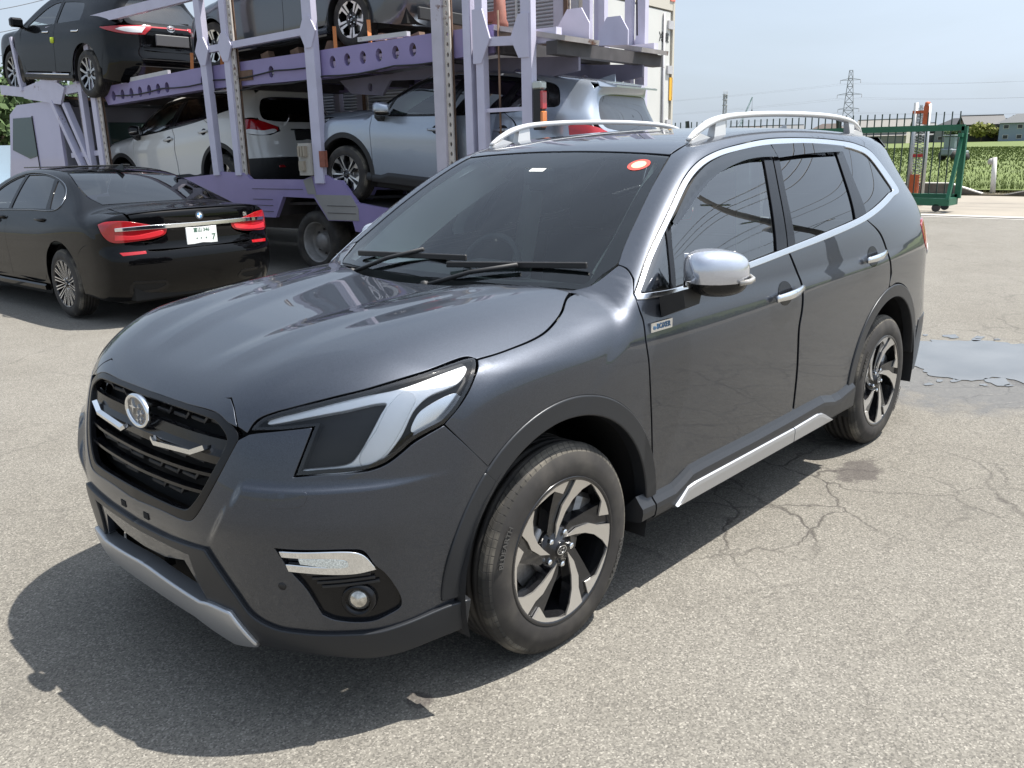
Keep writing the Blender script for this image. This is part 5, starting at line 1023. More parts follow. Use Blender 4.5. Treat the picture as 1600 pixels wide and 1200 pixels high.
    # --- wheel housings, underbody
    for cx,cz in ((0,.352),(-2.67,.36)):
        V=[];F=[]; k=24
        for i in range(k+1):
            a=math.pi*(-.08+1.16*i/k); x=cx+.452*math.cos(a); z=cz+.452*math.sin(a); V+=[(x,.895,z),(x,.52,z)]
        for i in range(k): F.append((2*i,2*i+1,2*i+3,2*i+2))
        F.append(tuple(2*i+1 for i in range(k+1)))
        both('wheel_housing',MB().add(V,F,True),M_PLAS)
    m=MB(); m.box((-1.33,0,.255),(3.0,1.36,.08)); m.box((.52,0,.30),(.45,1.10,.10)); m.box((-3.25,0,.33),(.55,1.30,.10)); m.box((-.1,0,.45),(.9,.95,.35)); m.box((-2.67,0,.50),(.9,.95,.35)); m.box((.28,0,.68),(.66,1.0,.36)); m.box((-1.35,.70,.30),(1.7,.30,.10)); m.box((-1.35,-.70,.30),(1.7,.30,.10))
    obj('underbody',m,M_DARK,root)
    for s in (1,-1):
        for cx,cz in ((0,.345),(-2.67,.345)):
            w=wheel(root,wheels,(cx,.893*s,cz),s>0,steer=R(-1.0) if cx==0 else 0,spin=0 if cx==0 else R(-7))
            if s>0 and wheels=='premium':
                for tx,aa in (('YOKOHAMA',205),('BLUEARTH',22)):
                    obj('tyre_lettering',bent_text(tx,.300,.027,180-aa,.0002,flip=False),M_LETTER,w)
    return P
def _shrink3(pts,g):
    """pull an outline towards its inside by g within its own best plane"""
    P=np.array(pts); c=P.mean(0); u,s,vt=np.linalg.svd(P-c); A=np.stack([(P-c)@vt[0],(P-c)@vt[1]],1); q=inset(A,g)
    return (c+q[:,:1]*vt[0]+q[:,1:]*vt[1]+((P-c)@vt[2])[:,None]*vt[2]).tolist()
# ---------------------------------------------------------------- other cars
def arc3(cx,cz,r,a0,a1,n=12): return [(cx+r*math.cos(R(a0+(a1-a0)*i/n)),.9,cz+r*math.sin(R(a0+(a1-a0)*i/n))) for i in range(n+1)]
class Kit:
    """panel helper bound to one body shape"""
    def __init__(s,sh,root): s.sh=sh; s.root=root
    def sp(s,x,z): return (x,float(s.sh.S(np.array([x]),np.array([z]))[0]),z)
    def tp(s,x,y): return (x,y,float(s.sh.T2(np.array([x]),np.array([y]))[0]))
    def bp(s,x,y): return (x,y,float(s.sh.T1c(np.array([x]))[0]+s.sh.crown(np.array([abs(y)]))[0]))
    def on(s,L): return [p if len(p)==3 else s.sp(*p) for p in L]
    def pn(s,name,F,L,m,par=None,mir=True,parR=None,sharp=(),**kw):
        if isinstance(L,tuple): L,sharp=L
        kw.setdefault('sp',.03)
        v=panel(s.sh,F,s.on(L),sharp=sharp,**kw); o=obj(name,pmesh(name,v),m,par or s.root); o2=None
        if mir: o2=obj(name,pmesh(name,pmir(v)),m,parR or par or s.root)
        return o,o2
    def sym(s,name,F,L,m,par=None,**kw):
        """half outline from y=0 round to y=0, mirrored into one outline"""
        kw.setdefault('sp',.03); L=s.on(L); full=L+[(x,-y,z) for x,y,z in L[::-1] if abs(y)>1e-6]
        sh_=kw.pop('sharp',()); n=len(L); m_=len(full); inner=[i for i,p in enumerate(L[::-1]) if abs(p[1])>1e-6]
        S2=list(sh_); rev=[len(L)-1-i for i in inner]
        for j,i in enumerate(rev):
            if i in sh_: S2.append(n+j)
        v=panel(s.sh,F,full,sharp=S2,**kw); return obj(name,pmesh(name,v),m,par or s.root)
    def both(s,name,mb,m,par=None,parR=None):
        obj(name,mb.mir(),m,parR or par or s.root); return obj(name,mb,m,par or s.root)
    def housing(s,arches,m=M_PLAS):
        for cx,cz,r in arches:
            V=[];F=[];k=18
            for i in range(k+1):
                a=math.pi*(-.08+1.16*i/k); V+=[(cx+(r+.006)*math.cos(a),.88,cz+(r+.006)*math.sin(a)),(cx+(r+.006)*math.cos(a),.52,cz+(r+.006)*math.sin(a))]
            for i in range(k): F.append((2*i,2*i+1,2*i+3,2*i+2))
            F.append(tuple(2*i+1 for i in range(k+1))); s.both('wheel_housing',MB().add(V,F,True),m)
def plate_text(K,root,x,y,z,par):
    """licence plate in the plane facing -x"""
    m=MB(); m.box((x-.004,y,z),(.012,.33,.165),None,.004); p=obj('number_plate',m,mat('plate_white',(.78,.80,.78),.4),par)
    MX=Matrix(((0,0,-1,x-.0105),(-1,0,0,y),(0,1,0,z),(0,0,0,1)))
    ink=mat('plate_green',(.02,.10,.05),.5); t=MB()
    for txt,s_,a,b in (('富山 346',.046,-.0,.050),('7',.085,.125,-.028)): 
        q=text_mb(txt,s_,.001,MX@Matrix.Translation((a,b,0)),.015); t.add(q.V,q.F)
    for a in (-.055,-.01,.045): t.prism([(a+.007*math.cos(u),-.028+.007*math.sin(u)) for u in np.linspace(0,2*math.pi,9)[:-1]],0,.001,MX)
    obj('plate_number',t,ink,p); return p
def build_sedan(root):
    sh=sedan_shape(); K=Kit(sh,root); P=M_BLACK; sp,tp,bp=K.sp,K.tp,K.bp
    PF=Frame((0,-.86,-.51),dist=2.4); B=FB
    arF=(0,.35,.385); arR=(-3.07,.35,.385)
    lamp=B['lamp_l'][0]
    top=[(.80,.84*0+.62,.62),(.6,.70,.765),(.3,.76,.845),(0,.79,.905),(-.45,.80,.975)]
    side=[(.88,.30),(.86,.55)]+[p for p in top]+[tp(-.66,.72),tp(-.95,.65),tp(-1.22,.585),tp(-1.6,.565),tp(-2.2,.555),(-2.535,.525,1.412),(-2.96,.622,1.287),(-3.237,.645,1.178),(-3.40,.600,1.116),bp(-3.55,.61),bp(-3.8,.665),bp(-4.0,.69),
        (-4.075,.70,1.03),(-4.095,.695,.99),(-3.975,.852,.992),(-3.882,.89,.962),(-3.915,.893,.905),(-3.955,.881,.838),(-4.015,.832,.785)]+K.on([(-3.88,.775),(-3.62,.745),(-3.50,.66),(-3.475,.56)])
    side+=[(-3.475,.93,.45)]+arc3(-3.07,.35,.392,165,8,12)+[(-2.68,.93,.25),(-.40,.93,.25)]+arc3(0,.35,.392,172,8,12)+[(.42,.9,.26)]
    # doors are cut out of the side as one opening; each door fills its share
    seam=[(-1.71,1.02),(-1.715,.85),(-1.715,.6),(-1.70,.36)]
    gf=[(-.72,1.035),(-1.0,1.20),(-1.3,1.335),(-1.50,1.392),(-1.6257,1.4169)]
    dF=[(-.62,.985),(-.60,.80),(-.60,.45),(-.66,.345),(-1.69,.345),(-1.705,.6),(-1.705,.85),(-1.715,1.03),(-1.69,1.24),(-1.665,1.425),(-1.45,1.40),(-1.2,1.315),(-.9,1.165)]
    dR=[(-1.715,1.03),(-1.708,.85),(-1.708,.6),(-1.695,.345),(-2.60,.345),(-2.66,.44),(-2.78,.64),(-2.98,.80),(-3.03,.95),(-3.02,1.09),(-2.955,1.20),(-2.80,1.31),(-2.52,1.385),(-2.1,1.425),(-1.668,1.425),(-1.69,1.24)]
    op=[dF[0]]+dF[1:5]+[dR[4]]+dR[5:14]+[(-1.66,1.431)]+dF[10:]
    opn=[(x,z) for x,z in op]
    bs,bsR=K.pn('body_side',PF,side,P,sp=.025,gap=.001,holes=[(K.on(opn),())],sharp=[0])
    q=lambda k:[(p[0],p[2]) for p in B[k][0]]
    gfr=[(-.78,1.045),(-1.0,1.175),(-1.25,1.30),(-1.5,1.378),(-1.622,1.40),(-1.655,1.22),(-1.66,1.06)]
    gl=[(-1.735,1.06),(-1.73,1.22),(-1.705,1.402),(-2.1,1.402),(-2.44,1.365),(-2.56,1.22),(-2.66,1.077)]
    gq=[(-2.545,1.345),(-2.74,1.287),(-2.87,1.222),(-2.935,1.15),(-2.955,1.083),(-2.76,1.078),(-2.64,1.21)]
    df,dfR=K.pn('front_door',SIDE,dF,P,sp=.03,holes=[(K.on(gfr),[0,4,6])],sharp=[0,3,4,9])
    dr,drR=K.pn('rear_door',SIDE,dR,P,sp=.03,holes=[(K.on(gl),[0,2,4,6]),(K.on(gq),[0,5])],sharp=[0,3,4,14])
    G=glass('tinted_glass',(.10,.11,.115))
    for nm,L,pr,prR,shp in (('window',gfr,df,dfR,[0,4,6]),('window',gl,dr,drR,[0,2,4,6]),('quarter_window',gq,dr,drR,[0,5])): K.pn(nm,SIDE,L,G,pr,parR=prR,gap=-.004,off=-.008,skirt=0,sp=.05,sharp=shp)
    # bright strip round the side windows
    m=MB(); edge=[(-.70,1.022),(-1.2,1.03),(-1.7,1.045),(-2.3,1.058),(-2.9,1.068),(-2.975,1.10),(-2.96,1.16),(-2.89,1.235),(-2.76,1.305),(-2.5,1.372),(-2.1,1.418),(-1.66,1.42),(-1.3,1.345),(-.95,1.175)]
    ep=[(x,float(sh.S(np.array([x]),np.array([z]))[0])+.002,z) for x,_,z in curve(K.on(edge),(),True,.04)]
    m.sweep(ep,[(-.003,-.006),(.003,-.006),(.003,.006),(-.003,.006)],up=(0,1,0),closed=True); K.both('window_trim',m,mat('dark_chrome',(.25,.26,.27),.15,1),bs,bsR)
    K.sym('roof',TOP,[tp(-1.16,0),tp(-1.17,.3),tp(-1.225,.58),tp(-1.6,.56),tp(-2.2,.55),(-2.53,.52,1.414),(-2.46,.25,1.44),(-2.43,0,1.446)],P,sharp=[2,5],gap=.001)
    K.sym('windscreen',TOP,[(-.38,0,1.05),(-.44,.4,1.05),(-.62,.715,1.0),tp(-.95,.635),tp(-1.21,.57),tp(-1.16,.3),tp(-1.15,0)],G,sharp=[2,4],gap=.001,off=-.003,skirt=0)
    RWF=Frame((.45,0,-.89),(1,0,0),dist=4.5)
    rw=K.sym('rear_window',RWF,[(-2.44,0,1.445),(-2.47,.25,1.437),(-2.54,.515,1.410),(-2.96,.612,1.29),(-3.237,.634,1.18),(-3.395,.588,1.118),(-3.44,.3,1.125),(-3.455,0,1.13)],G,sharp=[2,5],gap=.001,off=-.002,skirt=.01,sp=.04)
    K.sym('bonnet',TOP,[(.80,0,.7),(.78,.3,.7),(.72,.6,.68),(.55,.69,.77),(.3,.75,.845),(0,.78,.905),(-.44,.79,.975),(-.42,.5,1.0),(-.36,0,1.0)],P,sharp=[0,2,6,8])
    bl=K.sym('boot_lid',RWF,[(-3.465,0,1.12),(-3.45,.3,1.11),(-3.41,.592,1.11),bp(-3.55,.60),bp(-3.8,.655),bp(-4.0,.68),(-4.072,.685,1.038),(-4.11,.5,1.053),(-4.13,0,1.06)],P,sharp=[2,6],sp=.03)
    br=[(-4.13,0,1.056),(-4.11,.5,1.049),(-4.075,.675,1.034),(-4.095,.655,.985),(-4.112,.6,.95),(-4.14,.47,.925),(-4.155,.365,.893),(-4.155,.345,.845),(-4.15,.40,.805),(-4.15,.57,.74),(-4.15,.565,.705),(-4.18,0,.695)]
    bb=K.sym('boot_panel',REAR,br,P,bl,sharp=[2,7,10],sp=.025,skirt=.03)
    lr=[(x,y,z) for x,y,z in lamp]
    lm,lmR=K.pn('tail_lamp',OBR,(lr,[0,4]),M_RED,off=.003,gap=.001,sp=.02,lip=.004)
    K.pn('lamp_bar',OBR,B['lamp_l_low'],mat('lens_red_bright',(.62,.03,.04),.15,coat=1),lm,parR=lmR,off=.008,gap=0,sp=.02,skirt=.006)
    bar=[(-4.17,0,.926),(-4.155,.30,.9275),(-4.1,.55,.928),(-4.03,.80,.919),(-4.03,.80,.893),(-4.1,.55,.897),(-4.155,.30,.896),(-4.17,0,.896)]
    K.sym('chrome_strip',OBR if False else REAR,bar,M_CHROME,bl,sharp=[3,4],off=.012,gap=0,sp=.02,lip=.004)
    rb=[(-4.18,0,.69),(-4.15,.56,.70),(-4.15,.575,.735),(-4.135,.60,.775),(-4.02,.835,.782)]+K.on([(-3.88,.77),(-3.62,.74),(-3.495,.655),(-3.47,.55)])+[(-3.47,.93,.40),(-3.47,.92,.27),(-3.9,.84,.22),(-4.1,.55,.22),(-4.12,0,.22)]
    v=panel(sh,OBR,rb,sharp=[0,2,8,10,13],center=True,sp=.03,skirt=.03); bu=obj('rear_bumper',pmesh('rear_bumper',v),P,root)
    K.pn('reflector',OBR,B['refl'],M_RED,bu,off=.003,gap=0,sp=.03,skirt=.008)
    K.pn('exhaust_trim',OBR,([(x,y,z) for x,y,z in B['exh'][0]],[0,1,2]),M_GLOSSBLK,bu,off=.004,gap=-.012,sp=.02,holes=[B['exh']])
    K.pn('exhaust',OBR,([(x,y,z) for x,y,z in B['exh'][0]],[0,1,2]),M_DARK,bu,off=.001,gap=0,sp=.03,skirt=0)
    fbp=[(.9,0,.68),(.84,.45,.68),(.70,.66,.64),(.62,.78,.58),(.40,.92,.50),(.40,.92,.25),(.7,.7,.22),(.85,0,.22)]
    v=panel(sh,OBF,fbp,sharp=[0,4,5,7],center=True,sp=.04); obj('front_bumper',pmesh('front_bumper',v),P,root)
    plate_text(K,root,-4.168,.0,.80,bl)
    # roundel: ring, quarters
    MX=Matrix(((0,0,-1,-4.164),(-1,0,0,0),(0,1,0,.992),(0,0,0,1)))@Matrix.Rotation(R(-6),4,'X')
    cir=lambda r,n=28:[(r*math.cos(a),r*math.sin(a)) for a in np.linspace(0,2*math.pi,n+1)[:-1]]
    m=MB(); m.prism(cir(.041),-.004,.008,MX); em=obj('emblem',m,mat('emblem_rim',(.03,.03,.035),.2,coat=1),bl)
    for k in range(4):
        a0=k*90; m=MB(); m.prism([(0,0)]+[pol(.024,a0+90*i/6) for i in range(7)],.008,.0092,MX); obj('emblem_quarter',m,M_STKW if k%2==0 else mat('emblem_sky',(.10,.30,.60),.3),em)
    m=MB(); m.hprism(cir(.0265),[cir(.0245)],.008,.0095,MX); obj('emblem_ring',m,M_CHROMES,em)
    obj('model_lettering',text_mb('740i',.055,.003,Matrix(((0,0,-1,-4.128),(-1,0,0,-.50),(0,1,0,.968),(0,0,0,1)))@Matrix.Rotation(R(-12),4,'Y'),.02),M_CHROME,bl)
    for x0,par,parR in ((-2.50,dr,drR),(-1.42,df,dfR)):
        m=MB(); m.sweep([(x0-.26*t,float(sh.S(np.array([x0]),np.array([.97]))[0])+.002+.03*math.sin(math.pi*t)**.5,.972) for t in np.linspace(.02,.98,9)],[(-.006,-.013),(.007,-.01),(.007,.012),(-.006,.014)],up=(0,0,1)); K.both('handle',m,P,par,parR)
    m=MB(); m.sweep([(-.46-.0,.935,.29),(-1.5,.945,.285),(-2.62,.945,.29)],[(-.03,-.05),(.012,-.04),(.016,.0),(-.0,.015)],up=(0,0,1),sm=False); K.both('sill',m,P)
    m=MB(); m.add([(-2.52,-.02,1.452),(-2.52,.02,1.452),(-2.70,.012,1.425),(-2.70,-.012,1.425),(-2.67,0,1.50),(-2.69,0,1.50)],[(0,1,4),(1,2,5,4),(2,3,5),(3,0,4,5)]); obj('antenna',m,P,root)
    m=MB(); m.box((-1.55,0,1.482),(.75,.9,.012),None,.004); obj('sunroof_frame',m,M_GLOSSBLK,root)
    mm=MB(); mm.box((-.80,1.02,1.04),(.13,.20,.12),None,.045); mm.bar((-.78,.90,.99),(-.79,.95,1.01),.06,.03); K.both('door_mirror',mm,P,df,dfR)
    K.housing([arF,arR]); m=MB(); m.box((-1.6,0,.22),(4.6,1.4,.08)); m.box((-3.9,0,.40),(.35,1.4,.35)); m.box((-3.07,0,.5),(.7,1.0,.4)); m.box((-1.6,0,.30),(2.2,1.78,.1)); obj('underbody',m,M_DARK,root)
    for c_,d_,n_ in (((-2.0,0,.60),(2.6,1.5,.2),'cabin_floor'),((-2.75,0,.82),(.2,1.3,.5),'rear_seat'),((-1.7,.4,.85),(.2,.5,.55),'seat'),((-1.7,-.4,.85),(.2,.5,.55),'seat'),((-3.1,0,1.02),(.55,1.2,.03),'parcel_shelf'),((-.6,0,.92),(.5,1.4,.1),'dashboard')): m=MB(); m.box(c_,d_,None,.01); obj(n_,m,M_TRIM,root)
    for s in (1,-1):
        for cx in (0,-3.07): wheel(root,'multi',(cx,.945*s,.345),s>0,scale=.985,face=mat('bright_alloy',(.75,.75,.76),.2,.95),caliper=False,spin=R(3))
def build_crossover(root):
    sh=crossover_shape(); K=Kit(sh,root); P=M_BLACK; sp,tp,bp=K.sp,K.tp,K.bp; PF=Frame((0,-.86,-.51),dist=2.4); B=FH
    side=[(.93,.35),(.95,.6),(.86,.62,.86),(.7,.72,.945),(.4,.79,1.005),(0,.82,1.05),(-.4,.83,1.085),tp(-.52,.74),tp(-.9,.655),tp(-1.2,.59),tp(-1.6,.575),tp(-2.2,.575),tp(-2.8,.55),tp(-3.1,.53),(-3.22,.52,1.52),(-3.30,.60,1.36),(-3.36,.645,1.22),(-3.45,.66,1.12),(-3.40,.76,1.06),(-3.13,.88,1.04),(-3.27,.857,.995)]+K.on([(-3.30,.90),(-3.22,.75),(-3.16,.6),(-3.12,.45)])+arc3(-2.66,.36,.44,165,6,12)+[(-2.2,.9,.27),(-.46,.9,.27)]+arc3(0,.36,.44,172,8,12)
    dF=[(-.50,1.06),(-.48,.8),(-.50,.5),(-.56,.38),(-1.62,.38),(-1.66,.6),(-1.68,.85),(-1.69,1.08),(-1.68,1.25),(-1.66,1.50),(-1.35,1.47),(-1.05,1.36),(-.75,1.21)]
    dR=[(-1.697,1.08),(-1.688,.85),(-1.668,.6),(-1.63,.38),(-2.16,.38),(-2.22,.5),(-2.36,.74),(-2.56,.86),(-2.66,1.0),(-2.66,1.12),(-2.58,1.30),(-2.46,1.44),(-2.1,1.49),(-1.668,1.503),(-1.687,1.25)]
    op=dF[:4]+dR[4:13]+[(-1.66,1.51)]+dF[10:]
    bs,bsR=K.pn('body_side',PF,side,P,sp=.03,gap=.001,holes=[(K.on(op),())],sharp=[0])
    gF=[(-.70,1.09),(-.95,1.23),(-1.2,1.36),(-1.4,1.425),(-1.62,1.45),(-1.645,1.25),(-1.65,1.11)]; gR=[(-1.74,1.115),(-1.74,1.3),(-1.72,1.45),(-2.1,1.44),(-2.40,1.40),(-2.49,1.28),(-2.50,1.15)]
    df,dfR=K.pn('front_door',SIDE,dF,P,holes=[(K.on(gF),[0,4,6])],sharp=[0,3,4,9]); dr,drR=K.pn('rear_door',SIDE,dR,P,holes=[(K.on(gR),[0,2,6])],sharp=[0,3,4,13])
    G=glass('tinted_glass',(.10,.11,.115)); G2=glass('side_glass')
    K.pn('window',SIDE,gF,G2,df,parR=dfR,gap=-.004,off=-.008,skirt=0,sp=.06,sharp=[0,4,6]); K.pn('window',SIDE,gR,G,dr,parR=drR,gap=-.004,off=-.008,skirt=0,sp=.06,sharp=[0,2,6])
    K.sym('roof',TOP,[tp(-1.15,0),tp(-1.16,.3),tp(-1.205,.585),tp(-1.6,.57),tp(-2.2,.57),tp(-2.8,.545),tp(-3.1,.525),(-3.20,.51,1.52),(-3.26,0,1.55)],P,sharp=[2,7],gap=.001,sp=.04)
    K.sym('windscreen',TOP,[(-.30,0,1.12),(-.36,.4,1.1),(-.52,.735,1.06),tp(-.9,.64),tp(-1.19,.575),tp(-1.15,.3),tp(-1.14,0)],G2,sharp=[2,4],off=-.003,skirt=0,sp=.05)
    K.sym('bonnet',HOOD,[(.86,0,.88),(.82,.4,.9),(.74,.66,.92),(.6,.74,.96),(.3,.79,1.01),(0,.81,1.05),(-.38,.82,1.085),(-.36,.5,1.1),(-.28,0,1.1)],P,sharp=[0,2,6,8],sp=.04)
    RH=Frame((1,0,-.25),dist=4.2)
    tg=[(-3.22,0,1.545),(-3.2,.50,1.515),(-3.30,.585,1.36),(-3.36,.63,1.22),(-3.46,.63,1.12),(-3.52,.58,1.085),(-3.60,.36,1.10),(-3.62,.31,1.05),(-3.62,.42,.95),(-3.56,.60,.945),(-3.62,.52,.80),(-3.66,.50,.74),(-3.68,0,.72)]
    gw=[(-3.3,0,1.48),(-3.3,.44,1.455),(-3.33,.545,1.34),(-3.38,.585,1.23),(-3.48,.54,1.145),(-3.55,0,1.13)]
    full=gw+[(x,-y,z) for x,y,z in gw[1:-1][::-1]]
    t=K.sym('tailgate',RH,tg,P,sharp=[1,7,8,9,11],holes=[(full,[1,3,4,6,7,9])],sp=.03)
    obj('rear_window',pmesh('rear_window',panel(sh,RH,full,sharp=[1,3,4,6,7,9],off=-.004,gap=-.004,skirt=0,sp=.05)),G,t)
    l,lR=K.pn('tail_lamp',OBR,B['lamp'],M_RED,off=.006,gap=.001,sp=.025,lip=.004); K.pn('lamp_inner',OBR,B['lamp_in'],M_LENSW,l,parR=lR,off=.011,gap=0,sp=.03,skirt=.01)
    K.sym('lamp_strip',REAR,[(-3.6,0,1.083),(-3.6,.34,1.08),(-3.6,.345,1.062),(-3.6,0,1.064)],M_RED,t,sharp=[1,2],off=.006,gap=0,sp=.04)
    rb=[(-3.68,0,.715),(-3.66,.51,.735),(-3.63,.535,.80),(-3.57,.61,.94),(-3.45,.75,.955),(-3.28,.858,.985)]+K.on([(-3.31,.90),(-3.23,.75),(-3.17,.6),(-3.13,.45)])+[(-3.13,.9,.30),(-3.5,.75,.25),(-3.66,.4,.25),(-3.66,0,.25)]
    v=panel(sh,OBR,rb,sharp=[0,5,9,10,13],center=True,sp=.035); bu=obj('rear_bumper',pmesh('rear_bumper',v),P,root)
    m=MB(); m.box((-3.715,0,.60),(.02,1.1,.012)); m.box((-3.715,0,.50),(.02,1.2,.012)); obj('bumper_strip',m,M_PLAS,bu)
    m=MB(); m.box((-3.665,0,.89),(.03,.56,.16),None,.01); obj('plate_recess',m,mat('recess_grey',(.09,.09,.095),.45),t)
    MX=Matrix(((0,0,-1,-3.640),(-1,0,0,0),(0,1,0,1.065),(0,0,0,1)))
    for a,b,w,h in ((0,0,.064,.043),(0,.010,.040,.016),(0,-.004,.018,.036)):
        m=MB(); m.sweep([MX@Vector((a+w*math.cos(q),b+h*math.sin(q),0)) for q in np.linspace(0,2*math.pi,25)[:-1]],[(-.004,-.004),(.004,-.004),(.004,.006),(-.004,.006)],up=(-1,0,0),closed=True); obj('emblem_ring',m,M_CHROME,t)
    obj('model_lettering',text_mb('HARRIER',.045,.003,Matrix(((0,0,-1,-3.640),(-1,0,0,.42),(0,1,0,.80),(0,0,0,1))),.03),M_CHROME,t)
    m=MB(); m.bar((-3.50,-.02,1.15),(-3.52,-.38,1.16),.025,.02); obj('wiper',m,M_PLAS,t)
    fb=[(.95,0,.86),(.90,.4,.86),(.8,.66,.84),(.42,.9,.72),(.44,.9,.35),(.8,.6,.28),(.95,0,.28)]
    v=panel(sh,OBF,fb,sharp=[0,3,4,6],center=True,sp=.05); obj('front_bumper',pmesh('front_bumper',v),P,root)
    for x0,pr,prR in ((-1.28,df,dfR),(-2.30,dr,drR)):
        m=MB(); m.sweep([(x0-.22*t,float(sh.S(np.array([x0]),np.array([.98]))[0])+.004+.03*math.sin(math.pi*t)**.5,.985) for t in np.linspace(.02,.98,9)],[(-.006,-.013),(.007,-.01),(.007,.012),(-.006,.014)],up=(0,0,1)); K.both('handle',m,M_CHROME,pr,prR)
    m=MB(); m.box((-.60,1.0,1.14),(.12,.20,.15),None,.05); m.bar((-.58,.88,1.06),(-.6,.95,1.09),.07,.03); K.both('door_mirror',m,P,df,dfR)
    m=MB(); m.sweep([(-.47,.90,.33),(-1.3,.905,.33),(-2.2,.905,.33)],[(-.03,-.05),(.012,-.045),(.014,.0),(-.0,.02)],up=(0,0,1),sm=False); K.both('sill',m,M_PLAS); m=MB(); m.sweep([(-.55,.92,.345),(-2.1,.925,.345)],[(-.004,-.01),(.004,-.01),(.004,.01),(-.004,.01)],up=(0,0,1)); K.both('sill_strip',m,M_CHROME)
    K.housing([(0,.36,.44),(-2.66,.36,.44)]); m=MB(); m.box((-1.3,0,.30),(3.6,1.4,.1)); m.box((-3.3,0,.42),(.5,1.3,.3)); m.box((-2.66,0,.55),(.9,1,.4)); m.box((0,0,.55),(.9,1,.5)); obj('underbody',m,M_DARK,root)
    for c_,d_,n_ in (((-1.45,.4,.95),(.2,.5,.7),'seat'),((-1.45,-.4,.95),(.2,.5,.7),'seat'),((-2.5,0,.95),(.2,1.2,.6),'rear_seat'),((-.65,0,1.0),(.4,1.4,.12),'dashboard')): m=MB(); m.box(c_,d_,None,.04); obj(n_,m,M_TRIM,root)
    for s in (1,-1):
        for cx in (0,-2.66): wheel(root,'five',(cx,.90*s,.36),s>0,scale=1.02,face=mat('dark_alloy',(.40,.40,.41),.3,.9),caliper=False,emblem=False,spin=R(20))
def build_hatch(root,P):
    sh=hatch_shape(); K=Kit(sh,root); tp,bp=K.tp,K.bp; PF=Frame((0,-.86,-.51),dist=2.4)
    side=[(.90,.30),(.92,.5),(.72,.70,.70),(.4,.74,.81),(0,.77,.89),(-.35,.78,.93),tp(-.5,.72),tp(-.9,.63),tp(-1.15,.58),tp(-1.6,.56),tp(-2.2,.55),tp(-2.8,.54),tp(-3.3,.54),(-3.42,.58,1.12),(-3.46,.70,.98),(-3.30,.80,.90)]+K.on([(-3.25,.80),(-3.14,.66),(-3.06,.5),(-3.06,.40)])+arc3(-2.70,.33,.365,165,8,12)+[(-2.3,.87,.20),(-.40,.87,.20)]+arc3(0,.33,.365,172,8,12)
    dF=[(-.45,.94),(-.42,.7),(-.43,.45),(-.48,.30),(-1.50,.30),(-1.54,.5),(-1.56,.8),(-1.56,.98),(-1.54,1.15),(-1.50,1.345),(-1.25,1.31),(-1.0,1.225),(-.7,1.08)]
    dR=[(-1.567,.98),(-1.567,.8),(-1.547,.5),(-1.508,.30),(-2.28,.30),(-2.34,.42),(-2.46,.62),(-2.62,.76),(-2.66,.92),(-2.64,1.03),(-2.5,1.19),(-2.3,1.275),(-1.9,1.335),(-1.508,1.348),(-1.547,1.15)]
    op=dF[:4]+dR[4:13]+[(-1.5,1.352)]+dF[10:]
    bs,bsR=K.pn('body_side',PF,side,P,sp=.03,gap=.001,holes=[(K.on(op),())],sharp=[0])
    gF=[(-.68,.98),(-.95,1.12),(-1.2,1.235),(-1.35,1.275),(-1.47,1.29),(-1.505,1.14),(-1.51,1.0)]; gR=[(-1.61,1.0),(-1.60,1.15),(-1.56,1.295),(-1.9,1.28),(-2.25,1.225),(-2.45,1.12),(-2.48,1.04)]
    df,dfR=K.pn('front_door',SIDE,dF,P,holes=[(K.on(gF),[0,4,6])],sharp=[0,3,4,9]); dr,drR=K.pn('rear_door',SIDE,dR,P,holes=[(K.on(gR),[0,2,6])],sharp=[0,3,4,13])
    G=glass('tinted_glass',(.10,.11,.115))
    K.pn('window',SIDE,gF,G,df,parR=dfR,gap=-.004,off=-.008,skirt=0,sp=.06,sharp=[0,4,6]); K.pn('window',SIDE,gR,G,dr,parR=drR,gap=-.004,off=-.008,skirt=0,sp=.06,sharp=[0,2,6])
    K.sym('roof',TOP,[tp(-1.12,0),tp(-1.15,.575),tp(-1.6,.555),tp(-2.2,.545),tp(-2.8,.535),tp(-3.3,.535),(-3.40,.5,1.16),(-3.45,0,1.15)],P,sharp=[1,6],sp=.04,gap=.001)
    K.sym('windscreen',TOP,[(-.25,0,.98),(-.32,.4,.98),(-.5,.71,.94),tp(-.9,.62),tp(-1.14,.57),tp(-1.11,0)],G,sharp=[2,4],off=-.003,skirt=0,sp=.06)
    K.sym('bonnet',TOP,[(.80,0,.66),(.72,.4,.7),(.62,.68,.72),(.4,.73,.81),(0,.76,.89),(-.34,.77,.93),(-.3,.4,.96),(-.22,0,.96)],P,sharp=[0,2,5,7],sp=.04)
    rb=[(-3.55,0,1.14),(-3.48,.45,1.13),(-3.44,.57,1.1),(-3.47,.69,.98),(-3.31,.80,.89)]+K.on([(-3.26,.79),(-3.15,.65),(-3.07,.5)])+[(-3.07,.87,.24),(-3.4,.70,.19),(-3.5,0,.19)]
    v=panel(sh,OBR,rb,sharp=[0,4,7,8,10],center=True,sp=.04); bu=obj('rear_bumper',pmesh('rear_bumper',v),P,root)
    K.pn('tail_lamp',OBR,[(-3.47,.69,.97),(-3.31,.805,.88),(-3.28,.82,.78),(-3.42,.74,.72),(-3.52,.60,.86)],M_RED,off=.004,gap=0,sp=.04); m=MB(); m.box((-3.59,0,.30),(.04,1.2,.14),None,.02); obj('diffuser',m,M_PLAS,bu)
    fb=[(.92,0,.60),(.85,.4,.60),(.66,.68,.66),(.38,.86,.60),(.38,.86,.25),(.75,.6,.2),(.9,0,.2)]
    v=panel(sh,OBF,fb,sharp=[0,3,4,6],center=True,sp=.05); obj('front_bumper',pmesh('front_bumper',v),P,root)
